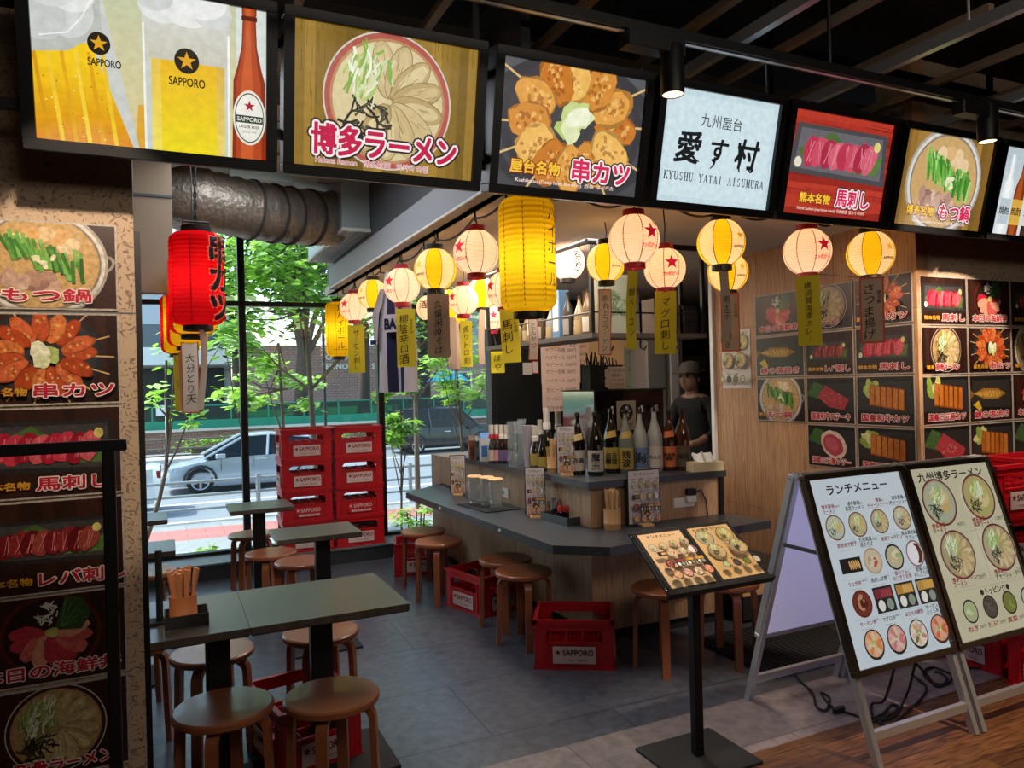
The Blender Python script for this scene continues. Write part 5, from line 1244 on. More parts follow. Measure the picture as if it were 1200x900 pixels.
# paper strips that hang from the lanterns
YP = mat('yellow_paper', '#c9b81c', 0.8, noise=(6, .06)); BP = mat('brown_paper', '#a8917c', 0.8, noise=(6, .06)); WP_ = mat('offwhite_paper', '#cfc3b4', 0.8); OB = mat('orange_border', '#c2492e', 0.8); INKB = INK; INKRED = mat('strip_red_ink', '#b0342a', 0.7)
def strip(label, px, y0, y1, wpx, D, colr, s, ang=0.0, border=False, ink=None, tilt=0.0, extra=None):
    """px: middle column; y0,y1: top and foot rows; ang: turn about the vertical"""
    a = at(px, y0, D=D); b = at(px, y1, D=D); L = a.z-b.z; w = wpx*D/FPX/max(.25, math.cos(ang)); az = facing(a)+PI/2+ang
    t = thing('paper_strip', label, 'paper strip', a, group='paper menu strips under the lanterns', rot=(0, tilt, az)); m = MB(); n = 9; vs = []; fs = []
    best = min(LAN.values(), key=lambda q: (q[0].xy-a.xy).length+(9 if q[1] < a.z-.08 else 0))
    if (best[0].xy-a.xy).length < .75: end = Vector((best[0].x, best[0].y, best[1]+.02))
    else: end = Vector((a.x, a.y, 2.475 if a.x > 1.42 else 3.13))
    t.rotation_euler = (0, tilt, az); R_ = t.rotation_euler.to_matrix(); st_ = MB().tube([(0, 0, -.004), R_.transposed() @ (end-a)], .0018, wire, 5); st_.build('string', t)
    for i in range(n+1):
        u = i/n; c = .010*math.sin(u*PI*1.3+px)+.02*u*u*ang
        for sx in (-1, 1):
            for yy in (-.0006, .0006): vs.append((sx*w/2, c+yy, -L*u))
    for i in range(n):
        for q, r_ in ((0, 2), (2, 3), (3, 1), (1, 0)): fs.append((i*4+q, i*4+r_, i*4+4+r_, i*4+4+q))
    fs += [(0, 1, 3, 2), (n*4+2, n*4+3, n*4+1, n*4)]
    m.add(vs, fs, colr); m.build('sheet', t)
    cz = lambda z: .010*math.sin(-z/L*PI*1.3+px)+.02*(z/L)**2*ang-.0022
    if border:
        g = MB(); e = w*.07
        for x0, x1, z0, z1 in ((-w/2, -w/2+e, -L, 0), (w/2-e, w/2, -L, 0)):
            N = 9
            for i in range(N): za, zb = z0+(z1-z0)*i/N, z0+(z1-z0)*(i+1)/N; g.add([(x0, cz(za)+.0008, za), (x1, cz(za)+.0008, za), (x1, cz(zb)+.0008, zb), (x0, cz(zb)+.0008, zb)], [(0, 1, 2, 3)], OB)
        for za, zb in ((-L, -L+e), (-e, 0)): g.add([(-w/2, cz(za)+.0006, za), (w/2, cz(za)+.0006, za), (w/2, cz(zb)+.0006, zb), (-w/2, cz(zb)+.0006, zb)], [(0, 1, 2, 3)], OB)
        g.build('border', t)
    def put(s, cx, zc, em, mt, slant=.14):
        g = MB(); step = em*1.02; z = zc+step*(len(s)-1)/2; rr = random.Random(len(s)*7+int(px))
        for ch in s:
            v, f, bb = text_geo('｜' if ch == 'ー' else ch, .0); mx, my = (bb[0]+bb[1])/2, (bb[2]+bb[3])/2; ro = rr.uniform(-.08, .08); kk = em*rr.uniform(.88, 1.08); dx = rr.uniform(-.06, .06)*em
            P_ = []
            for x, y in v: X = (x-mx+slant*(y-my)*.3)*kk; Y_ = (y-my+slant*(x-mx))*kk; P_.append((cx+dx+X*math.cos(ro)-Y_*math.sin(ro), Y_*math.cos(ro)+X*math.sin(ro)+z))
            g.add([(x, cz(max(-L, min(0, zz))), zz) for x, zz in P_], f, mt); z -= step
        g.build('lettering', t)
    if s: em = min(w*.62, L*.86/len(s)/1.02); put(s, 0 if not extra else -w*.12, -L*.52, em, ink or INK)
    if extra: put(extra, w*.3, -L*.3, w*.2, ink or INK)
    return t
strip('yellow strip reading サーモン刺し under the small star lantern by the window', 417, 381, 437, 19, 6.1, YP, 'サーモン刺し')
strip('yellow strip with red and black writing below the star lantern beside the shirt', 475, 362, 430, 22, 4.72, YP, '柳陰辛口酒', extra='おすすめ')
strip('wide brown strip under the yellow striped lantern at the beam', 513, 345, 419, 26, 4.05, BP, '久留米焼そば')
strip('pale brown strip hanging in the shop beside a narrow yellow one', 529, 372, 432, 10, 5.8, BP, None)
strip('second pale brown strip just inside the narrow yellow one', 535, 376, 433, 7, 6.0, BP, None, .5)
strip('narrow yellow strip reading 炙りトロ刺 under the small inner star lantern', 546, 376, 430, 14, 5.15, YP, '炙りトロ刺', .25)
strip('narrow grey brown strip seen nearly edge on under the inner striped lantern', 565, 363, 427, 7, 5.5, BP, None, .9)
strip('yellow strip reading 馬刺し left of the tall yellow lantern', 596, 362, 425, 22, 4.6, YP, '馬刺し', 0, tilt=-.04, extra='熊本名物')
strip('small plain yellow strip low behind the horse meat strip', 583, 412, 437, 16, 6.2, YP, 'ほや', 0)
strip('red bordered strip reading とんかつ below the tall yellow lantern', 624, 362, 422, 11, 4.4, WP_, 'とんかつ', .5, True)
strip('red bordered white strip under the yellow lantern behind the large star lantern', 708, 339, 416, 15, 4.05, WP_, '赤丸上コラーゲン', .35, True)
strip('twisted yellow strip seen nearly edge on below the largest star lantern', 741, 318, 409, 11, 3.5, YP, '鯨ベーコン', .95)
strip('yellow strip reading マグロ刺し below a star lantern in front of the shelf', 780, 341, 415, 25, 3.75, YP, 'マグロ刺し', 0, tilt=.03)
strip('grey brown strip seen edge on under the striped lantern by the doorway', 850, 317, 401, 10, 3.4, BP, '明太子', .85)
strip('orange bordered strip reading ハツの瓦焼き before the wood wall', 855, 343, 412, 21, 3.9, BP, 'ハツの瓦焼き', 0, True, extra='若松名物')
strip('tall yellow strip reading 横須賀海軍カレー before the wood wall posters', 946, 323, 405, 26, 3.65, YP, '横須賀海軍カレー', 0, tilt=-.02)
strip('orange bordered strip reading さつま揚げ in front of the skewer poster', 1021, 325, 402, 26, 3.62, BP, 'さつま揚げ', 0, True, extra='鹿児島')
strip('red bordered white strip reading 大分とり天 under the striped lanterns on the left', 222, 400, 484, 19, 5.0, WP_, '大分とり天', .1, True)
strip('yellow strip beside the red bordered one under the far left lanterns', 208, 416, 482, 8, 5.8, YP, 'とり', .4)
strip('plain beige strip turned edge on under the red lantern', 236, 385, 480, 7, 3.75, WP_, None, 1.0, tilt=-.05)
strip('beige strip tucked between the yellow and the red bordered strips', 214, 412, 482, 8, 5.4, BP, None, .3)

# striped shirt hanging from the cord
p = at(461, 318, D=5.1); t = thing('baseball_shirt', 'white and navy striped sports shirt hanging below the grey beam', 'shirt', p, rot=(0, 0, facing(p)+PI/2-.5))
sw = mat('shirt_white', '#b9b4bd', 0.85); sn = mat('shirt_navy', '#23244a', 0.85); m = MB()
def cloth(xs, c, z0, z1, off=0.0):
    vs = []; fs = []; N = 12; K = len(xs)
    for i in range(N+1):
        u = i/N; z = z0+(z1-z0)*u
        for x in xs: sp = .55+.45*min(1, u*2.2); vs.append((x*sp, .03*math.sin(x*34+u*1.5)*(.3+u)+off, z))
    for i in range(N):
        for j in range(K-1): fs.append((i*K+j, i*K+j+1, (i+1)*K+j+1, (i+1)*K+j))
    return vs, fs, c
W_ = [(-.13, -.055, sw), (-.055, .0, sn), (.0, .02, sw), (.02, .075, sn), (.075, .15, sw)]
for a, c, mt in W_: m.add(*cloth([a+(c-a)*j/4 for j in range(5)], mt, 0, -.83))
m.add(*cloth([-.13+.28*j/10 for j in range(11)], sw, 0, -.83, .025)); o = m.build('body', t, True)
m = MB(); m.add(*cloth([.10+.07*j/4 for j in range(5)], mat('shirt_grey', '#a8a0a2', .85), -.16, -.62, -.03)); m.build('sleeve', t, True)
m = MB(); m.add(*cloth([-.17+.07*j/4 for j in range(5)], mat('shirt_grey', '#a8a0a2', .85), -.12, -.5, -.03)); m.box(-.165, -.12, -.05, -.045, -.50, -.47, sn); m.build('sleeve', t, True)
m = MB(); m.box(-.05, .13, -.055, -.045, -.42, -.30, sw); m.build('chest_patch', t)
v, f, bb = text_geo('BASE', .06); g = MB(); g.add([((x-bb[0])*.075-.05, -.058, (y)*.1-.40) for x, y in v], f, sn); g.build('lettering', t)
# ------------------------------------------------------------------ beer crates
labelm = mat('crate_label', '#c9b3ae', 0.7); labelr = mat('crate_label_ink', '#7d1220', 0.7)
CW, CD, CH = .45, .365, .272
def crate_face(m, w, h, M, slot=True):
    """one wall in local x (width), z (height), thickness along y; M places it"""
    e = .045; t = .012
    def bx(x0, x1, z0, z1, y0=-t, y1=0.0): m.box(x0, x1, y0, y1, z0, z1, redp, M=M)
    bx(-w/2+.012, -w/2+e+.02, .012, h-.02); bx(w/2-e-.02, w/2-.012, .012, h-.02)
    bx(-w/2+e+.02, w/2-e-.02, h-.055, h-.02)                         # bar over the hand hole
    bx(-w/2+e+.02, w/2-e-.02, .012, h*.55)                           # lower panel
    bx(-w/2+.0, w/2-.0, h-.022, h, -.014, .008); bx(-w/2+.0, w/2-.0, 0, .016, -.014, .006); bx(-w/2+.01, w/2-.01, h-.052, h-.046, -.004, .005)
    for sx in (-1, 1):
        x = sx*(w/2-e-.02); m.box(x-.006, x+.006, -.002, .006, .02, h-.05, redp, M=M)
        q = [(x, h-.055), (x-sx*.034, h-.055), (x-sx*.016, h-.066), (x-sx*.006, h-.08), (x, h-.10)]
        if sx > 0: q = q[::-1]
        m.prism(q, 0, .012, redp, M=M @ Matrix(((1, 0, 0, 0), (0, 0, -1, 0), (0, 1, 0, 0), (0, 0, 0, 1))))
    m.box(-w/2+e+.02, w/2-e-.02, .0, .006, h*.55-.008, h*.55, redp, M=M)
def make_crate(label, loc, rz, group, style=0):
    t = thing('beer_crate', label, 'crate', loc, rz, group)
    m = MB()
    for k, (w, d) in enumerate(((CW, CD), (CD, CW), (CW, CD), (CD, CW))):
        M = Matrix.Rotation(k*PI/2, 4, 'Z') @ Matrix(((1, 0, 0, 0), (0, -1, 0, -d/2+.008), (0, 0, 1, 0), (0, 0, 0, 1)))
        M = Matrix.Rotation(k*PI/2, 4, 'Z') @ Matrix.Translation((0, -d/2+.008, 0)) @ Matrix.Rotation(PI, 4, 'Z')
        crate_face(m, w, CH, M)
    m.box(-CW/2+.012, CW/2-.012, -CD/2+.012, CD/2-.012, .008, .02, redp); m.build('body', t)
    g = MB()
    for i in range(1, 5): x = -CW/2+CW*i/5; g.box(x-.003, x+.003, -CD/2+.014, CD/2-.014, .02, CH*.58, redp)
    for i in range(1, 4): y = -CD/2+CD*i/4; g.box(-CW/2+.014, CW/2-.014, y-.003, y+.003, .02, CH*.58, redp)
    g.build('bottle_divider', t)
    for k, w in ((0, CW), (1, CD), (2, CW), (3, CD)):
        d = CD if k % 2 == 0 else CW; M = Matrix.Rotation(k*PI/2, 4, 'Z') @ Matrix.Translation((0, -d/2-.0005, 0))
        lw = .235 if k % 2 == 0 else .19; q = MB(); m2 = labelm if style == 0 else redp; ink = labelr if style == 0 else labelm
        q.box(-lw/2, lw/2, -.0025, .001, .035, .128, m2, M=M)
        if style: q.box(-lw*.36, lw*.42, -.0035, -.002, .042, .060, labelm, M=M)
        v, f, bb = text_geo('SAPPORO', .03); kx = lw*.72/(bb[1]-bb[0]); q.add([M @ Vector(((x-bb[0])*kx-lw*.27, -.0032, .080+y*.045)) for x, y in v], f, ink)
        pts = []
        for i in range(10): a = PI/2+i*PI/5; r = .019 if i % 2 == 0 else .008; pts.append(M @ Vector((-lw*.38+r*math.cos(a), -.0032, .096+r*math.sin(a))))
        q.add(pts+[M @ Vector((-lw*.38, -.0032, .096))], [(i, (i+1) % 10, 10) for i in range(10)], ink)
        v, f, bb = text_geo('サッポロビール株式会社', .01); kx = lw*.55/(bb[1]-bb[0]); q.add([M @ Vector(((x-bb[0])*kx-lw*.24, -.0036, .048+y*.016)) for x, y in v], f, labelr)
        q.build('label', t)
    return t
CR = {}
def crate(label, loc, rz, group, style=0):
    if style not in CR: CR[style] = make_crate(label, loc, rz, group, style); return CR[style]
    return dup(CR[style], loc, rz, label, group)
SG = 'red crates stacked on the window sill'
pos = ['bottom', 'third from the top', 'second from the top', 'top']
for k in range(4):
    st = 1 if k == 1 else 0
    crate('red beer crate, %s of the stack next to the tall window post' % pos[k], (1.133, 6.93, .141+k*CH), 0, SG, st)
    crate('red beer crate, %s of the stack beside the counter window' % pos[k], (1.60, 6.93, .141+k*CH), 0, SG, st)
FGp = 'red crates standing on the floor'
crate('red beer crate on the floor at the counter corner, facing the hall', (2.10, 3.72, 0), math.atan2(-.268, .338)+.12, FGp)
crate('red beer crate under the middle counter stools', (2.03, 4.90, 0), PI/2+.25, FGp)
crate('red beer crate under the counter stools nearest the window', (1.96, 6.13, 0), -.28, FGp)
crate('red beer crate behind the front stools under the joined table', (.52, 3.36, 0), PI/2+.2, FGp)
for k in range(4): crate('red beer crate, %s of the stack behind the noodle sign' % pos[k], (4.11, 2.60, k*CH), 0, 'red crates behind the lit signs')
for k in range(4): crate('red beer crate, %s of the farther stack cut by the picture edge' % pos[k], (4.58, 2.60, k*CH), 0, 'red crates behind the lit signs')
crate('red beer crate on the hall floor in front of the stacked crates', (4.06, 2.20, 0), .1, 'red crates behind the lit signs')
bag = MB(); rn = random.Random(4)
for i in range(9): bag.ball((rn.uniform(-.13, .13), rn.uniform(-.06, .06), rn.uniform(.0, .06)), rn.uniform(.035, .06), mat('brown_cloth', '#4a3130', .8), 10, 6, (1.3, 1, .8))
tag(bag.build('folded_cloth', smooth=True, loc=(1.62, 6.87, .141+.165)), 'crumpled brown cloth showing in the hand hole of a bottom crate', 'cloth')

# ------------------------------------------------------------------ stools
def make_stool(label, loc, rz, group):
    t = thing('round_stool', label, 'stool', loc, rz, group)
    MB().lathe([(0, .415), (.165, .415), (.174, .421), (.176, .430), (.174, .440), (.167, .446), (0, .447)], stoolw, 36, cap=False).build('seat', t, True)
    for k in range(4):
        a = PI/4+k*PI/2; d = Vector((math.cos(a), math.sin(a), 0)); R = .05; pts = [d*.05+Vector((0, 0, .402)), d*(.152-R)+Vector((0, 0, .402))]
        for i in range(1, 7): b = i/7*PI/2; pts.append(d*(.152-R+R*math.sin(b))+Vector((0, 0, .402-R+R*math.cos(b))))
        pts += [d*.152+Vector((0, 0, .35)), d*.158+Vector((0, 0, .15)), d*.164]
        MB().sweep(pts, .042, .024, d.cross(Vector((0, 0, 1))), stoolw).build('leg', t)
    return t
ST = [('round wooden stool in front of the joined table, nearest the left pillar', (.167, 2.887), .45), ('round wooden stool in front of the joined table, nearest the aisle', (.537, 2.80), .35),
      ('round wooden stool behind the joined table, towards the left pillar', (.165, 3.53), .3), ('round wooden stool behind the joined table, towards the aisle', (.64, 3.56), .2),
      ('wooden stool mostly hidden behind the left pillar and the chopstick table', (-.17, 3.80), .5),
      ('round wooden stool at the window table, closest to the glass', (.60, 6.25), .2), ('round wooden stool in front of the window table', (.652, 5.45), .4), ('round wooden stool behind the middle small table', (.80, 5.08), .1),
      ('wooden stool by the left tables, closest to the window', (-.12, 5.3), .3), ('wooden stool under the nearer left table', (-.22, 4.27), .6),
      ('counter stool with a dark seat closest to the window', (1.825, 5.62), .2), ('second counter stool from the window', (1.80, 5.19), .35), ('third counter stool from the window, over the middle crate', (1.99, 4.42), .3), ('fourth counter stool from the window, next to the corner crate', (1.955, 4.08), .5),
      ('stool at the counter end behind the menu stand', (2.46, 3.36), .2), ('stool at the counter end next to the lit lunch sign', (2.84, 3.28), .4)]
s0 = None
for lab, (x, y), rz in ST:
    if s0 is None: s0 = make_stool(lab, (x, y, 0), rz, 'round wooden stools')
    else: dup(s0, (x, y, 0), rz, lab)

# ------------------------------------------------------------------ tables
def table(label, x0, x1, y0, y1, pole, base, h=.72):
    t = thing('dining_table', label, 'table', ((x0+x1)/2, (y0+y1)/2, 0), group='dark dining tables'); w, d = (x1-x0)/2, (y1-y0)/2
    MB().box(-w, w, -d, d, h-.028, h, tablem, .003).box(-w+.004, w-.004, -d+.004, d-.004, h-.032, h-.028, black).build('tabletop', t)
    px, py = pole[0]-(x0+x1)/2, pole[1]-(y0+y1)/2
    MB().box(px-.045, px+.045, py-.03, py+.03, .012, h-.032, black, .004).build('pole', t)
    MB().box(px-.16, px+.16, py-.12, py+.12, h-.045, h-.032, black).build('bracket', t)
    bx, by = base; MB().box(px-bx, px+bx, py-by, py+by, 0, .012, blackm, .004).build('base', t); return t
table('front table top joined to its neighbour, its free end in the aisle', .263, .862, 2.85, 3.405, (.575, 3.2), (.28, .2))
table('front table carrying the chopstick cup, half hidden by the left pillar', -.335, .2615, 2.85, 3.405, (.165, 3.13), (.26, .2))
table('small table by the window to the left of the crates', .405, .85, 5.66, 6.08, (.62, 5.87), (.2, .2))
table('small table in the middle between the front table and the crates', .565, 1.055, 4.42, 4.81, (.86, 4.66), (.2, .17))
table('table at the left window, its end showing past the pillar', -.6, .0, 5.57, 5.95, (-.3, 5.76), (.2, .2))
table('nearer left table, its end showing past the pillar', -.6, .035, 4.45, 4.80, (-.28, 4.62), (.2, .17))

# chopstick cup, tray and menu stand on the front table
sleeve = mat('chopstick_sleeve', '#b9794e', .7, noise=(30, .2))
def chop_cup(name, label, loc, r, h, n, hs, colr, seed, group=None, fan=.25, slabel=''):
    t = thing(name, label, 'chopstick cup', loc, group=group); m = MB()
    m.lathe([(0, .0), (r*.96, 0), (r, .004), (r, h*.25), (r*1.03, h*.27), (r*1.03, h*.32), (r, h*.34), (r, h), (r*.86, h), (r*.84, .01), (0, .01)], lightw if colr is None else colr, 24, cap=False); m.build('cup', t, True)
    rn = random.Random(seed); wide = .0075 if fan > .4 else .0052
    for i in range(n):
        a = rn.uniform(0, 2*PI); q = r*.78*math.sqrt(rn.random()); x, y = q*math.cos(a), q*math.sin(a); top = (x*(1+fan), y*(1+fan), hs*rn.uniform(.95, 1.03))
        o = MB().tube([(x*.7, y*.7, .012), top], .0042, palew if fan < .4 else sleeve, 6, rs=[.0035, wide]).build('chopstick', loc=loc)
        tag(o, slabel, 'chopstick', 'chopsticks, '+slabel.split(' in the ')[-1])
    return t
tr = thing('condiment_tray', 'black square tray under the chopstick cup on the front table', 'tray', (.055, 3.035, .72))
MB().box(-.075, .075, -.065, .065, 0, .006, blackm).box(-.075, .075, -.065, -.06, .006, .045, blackm).box(-.075, .075, .06, .065, .006, .045, blackm).box(-.075, -.07, -.06, .06, .006, .045, blackm).box(.07, .075, -.06, .06, .006, .045, blackm).build('tray_body', tr)
chop_cup('chopstick_cup', 'wooden cup full of paper wrapped chopsticks on the front table', (.045, 3.035, .726), .048, .10, 22, .195, mat('cup_wood', '#a8643a', .5, noise=(10, .2)), 3, fan=.5, slabel='one of the paper wrapped chopsticks in the wooden cup on the front table')
t = thing('menu_holder', 'thin black upright holder next to the wooden chopstick cup', 'menu holder', (-.035, 3.09, .72)); MB().box(-.06, .06, -.04, .04, 0, .01, blackm, .003).build('base', t); MB().box(-.012, .012, -.006, .006, .01, .27, blackm, .003).build('upright', t)

# black rail stand in front of the left pillar
t = thing('rail_stand', 'black metal rail stand in front of the left pillar posters', 'rail stand', (-.143, 2.32, 0))
MB().box(-1.2, .045, -.018, .018, 1.425, 1.455, black, .004).build('top_rail', t); MB().box(-.016, .016, -.016, .016, .0, 1.425, black, .003).build('post', t); MB().box(-1.12, -1.088, -.016, .016, 0, 1.425, black, .003).build('post', t)
MB().box(-.02, .02, -.2, .2, 0, .02, black, .004).build('foot', t); MB().box(-1.13, -1.09, -.2, .2, 0, .02, black, .004).build('foot', t)

# ------------------------------------------------------------------ counter
UP = [(2.21, 5.9), (2.262, 3.80), (3.285, 3.775), (3.285, 4.55), (2.95, 4.55), (2.95, 5.9)]
LOW = [(2.26, 6.36), (1.80, 5.98), (1.885, 3.56), (2.125, 3.36), (3.36, 3.47), (3.30, 3.84), (2.33, 3.87), (2.24, 6.36)]
t = thing('bar_counter', 'L shaped wooden bar counter with a slate top in the middle of the shop', 'counter')
PN = [(2.24, 6.6), (2.31, 3.862), (3.25, 3.815), (3.25, 4.5), (2.9, 4.5), (2.9, 6.6)]
MB().prism(PN, .07, .945, counterw).build('panel', t); MB().prism([(2.305, 3.856), (3.252, 3.809), (3.252, 3.815), (2.305, 3.862)], .07, .945, counterx).build('end_panel', t); MB().prism([(2.26, 6.6), (2.33, 3.88), (3.23, 3.835), (3.23, 4.48), (2.88, 4.48), (2.88, 6.6)], 0, .07, blackm).build('kickboard', t)
MB().prism(LOW, .652, .70, slate).build('lower_worktop', t); MB().prism(UP, .945, .985, slate).build('upper_worktop', t)
MB().box(3.245, 3.275, 3.79, 3.82, .70, .945, black).build('corner_post', t)
for x, y in ((1.83, 5.2), (1.865, 4.2)): MB().box(x-.012, x, y-.01, y+.01, .668, .684, white).build('edge_clip', t)
# small wooden step between the counter end and the wood wall
t = thing('low_shelf', 'low pale shelf unit between the counter end and the wood wall', 'shelf', (3.55, 3.95, 0)); MB().box(-.22, .27, -.25, .35, .17, .32, palew, .006).build('box', t); MB().box(-.22, .27, -.25, .35, .02, .17, blackm).build('base', t); MB().box(-.23, .28, -.26, .36, .32, .335, slate).build('top', t)
# ------------------------------------------------------------------ things on the counter
ZU, ZL = .985, .70
def mug(label, loc, rz):
    t = thing('glass_mug', label, 'mug', loc, rz, 'glass mugs on the black mat'); r, h = .05, .20
    pr = [(0, .0), (r*.8, 0), (r*.82, .012), (r*.74, .025)]
    for i in range(13): u = i/12; pr.append((r*(.86+.16*u)+(.002 if i % 2 else -.001), .03+(h-.03)*u))
    pr += [(r*.96, h), (r*.80, .04), (0, .035)]
    MB().lathe(pr, clearg, 24, cap=False).build('glass_body', t, True)
    MB().tube([(r*.95, 0, h*.82), (r*1.5, 0, h*.8), (r*1.75, 0, h*.62), (r*1.7, 0, h*.42), (r*1.4, 0, h*.28), (r*.9, 0, h*.26)], .007, clearg, 8).build('handle', t, True)
    MB().lathe([(0, h+.018), (r*.9, h+.014), (r*1.12, h+.006), (r*1.12, h), (0, h-.004)], palew, 24, cap=False).build('lid', t, True); return t
m = MB().prism([(1.935, 5.13), (1.975, 4.69), (2.235, 4.69), (2.20, 5.13)], ZL, ZL+.008, blackm); tag(m.build('bar_mat'), 'black rubber mat under the lidded glass mugs', 'mat')
mug('lidded glass mug at the far corner of the black mat', (2.035, 5.03, ZL+.008), 3.6); mug('middle lidded glass mug half hidden behind the nearest one', (2.085, 4.92, ZL+.008), 3.5); mug('lidded glass mug nearest the hall on the black mat', (2.095, 4.79, ZL+.008), 3.4)
def menu_sheet(label, px, py, zb, w, h, rz, D=None, block=True, page=0, pos=None):
    p = Vector((*pos, zb)) if pos else at(px, py, z=zb); t = thing('counter_menu', label, 'menu', (p.x, p.y, zb), rz, 'upright menus on the counter')
    MB().box(-w/2-.006, w/2+.006, .0, .006, .012, h+.02, blackm, .002).build('backing_board', t)
    global _LP
    o = bpy.data.objects.new('printed_page', LUNCHMESH); C.objects.link(o); o.parent = t; o.location = (0, -.001, .014+h/2); o.rotation_euler = FACE; o.scale = (w/.6, h/.8, 1)
    q = MB().box(-.04, .04, -.05, .02, 0, .014, palew, .003); q.build('wooden_foot', t)
    if block:
        b = MB().box(-.03, .03, -.034, -.02, .014, .075, lightw, .002); pr = [(.03*math.cos(a*PI/10), .075+.03*math.sin(a*PI/10)) for a in range(11)]
        b.prism(pr, .02, .034, lightw, M=Matrix(((1, 0, 0, 0), (0, 0, -1, 0), (0, 1, 0, 0), (0, 0, 0, 1)))); b.build('wooden_block', t)
        g = MB(); n = 18; g.add([(.02*math.cos(2*PI*i/n), -.0345, .075+.02*math.sin(2*PI*i/n)) for i in range(n)], [tuple(range(n))], INK)
        pts = [((.016 if i % 2 == 0 else .0065)*math.cos(PI/2+i*PI/5), -.0352, .075+(.016 if i % 2 == 0 else .0065)*math.sin(PI/2+i*PI/5)) for i in range(10)]
        g.add(pts+[(0, -.0352, .075)], [(i, (i+1) % 10, 10) for i in range(10)], mat('star_beige', '#d8b06a', .7)); v, f, bb = text_geo('SAPPORO', .03); k = .045/(bb[1]-bb[0]); g.add([((x-bb[0])*k-.0225, -.0345, .04+y*k) for x, y in v], f, INK); g.build('emblem', t)
    return t
LUNCHMESH = lunch_page(.6, .8, '#cfc9cc').mesh('printed_page', SHEET)
menu_sheet('upright menu at the far end of the lower counter', 537, 580, ZL, .115, .30, -.35, block=True)
menu_sheet('upright menu beside the mugs on the lower counter', 628, 606, ZL, .125, .31, -.35)
menu_sheet('upright menu on the upper counter by the dark bottles', 664, 557, ZU, .115, .30, -.35)
menu_sheet('largest upright menu, in front of the bottles on the lower counter end', 750, 613, ZL, .21, .32, -.1, pos=(2.625, 3.755))
cg = 'chopstick cups on the counter'
p = at(646, 603, z=ZL); chop_cup('chopstick_cup', 'chopstick cup beside the steel tumbler on the lower counter', (p.x, p.y, ZL), .045, .095, 16, .20, None, 4, cg, slabel='one of the pale chopsticks in the cup beside the steel tumbler')
p = at(649, 553, z=ZU); chop_cup('chopstick_cup', 'chopstick cup on the upper counter beside an upright menu', (p.x, p.y, ZU), .042, .10, 16, .22, None, 5, cg, .1, slabel='one of the pale chopsticks in the cup on the upper counter')
p = at(716, 620, z=ZL); chop_cup('chopstick_cup', 'chopstick cup at the counter corner beside the largest menu', (p.x+.01, p.y, ZL), .05, .12, 20, .235, None, 6, cg, .12, slabel='one of the pale chopsticks in the cup at the counter corner')
# tray of condiments
q = thing('condiment_tray', 'low dark tray of sauces below the chopstick cup on the counter', 'tray', (2.27, 4.13, ZL), -1.47); m = MB()
m.box(-.15, .15, -.075, .075, 0, .006, slate); m.box(-.15, .15, -.075, -.07, .006, .05, slate).box(-.15, .15, .07, .075, .006, .05, slate).box(-.15, -.145, -.07, .07, .006, .05, slate).box(.145, .15, -.07, .07, .006, .05, slate); m.build('tray_body', q)
p = at(661, 606, z=ZL+.006); q = thing('steel_tumbler', 'brushed steel tumbler in the dark tray on the counter', 'tumbler', (p.x-.05, p.y+.01, ZL+.006)); MB().lathe([(0, 0), (.03, 0), (.039, .125), (.036, .125), (.028, .006), (0, .006)], steel, 24, cap=False).build('cup_body', q, True)
for i, (px, lab) in enumerate(((666.5, 'red capped sauce bottle nearer the steel tumbler'), (674, 'red capped sauce bottle at the tray end'))):
    p = at(px, 609, z=ZL+.006); q = thing('sauce_bottle', lab, 'sauce bottle', (p.x-.05, p.y+.015, ZL+.006), group='red capped sauce bottles'); MB().lathe([(0, 0), (.022, 0), (.022, .05), (.013, .06), (0, .06)], mat('soy_glass', '#1c0e0a', .12), 16, cap=False).build('glass_body', q, True); MB().lathe([(0, .055), (.018, .055), (.019, .085), (.012, .095), (0, .095)], mat('red_cap', '#b01a1e', .4), 16, cap=False).build('cap', q, True)
q = thing('spice_shaker', 'small black shaker between the cup and the steel tumbler', 'shaker', (2.30, 4.23, ZL+.006)); MB().lathe([(0, 0), (.016, 0), (.016, .09), (.012, .1), (0, .1)], blackm, 14, cap=False).build('shaker_body', q, True)

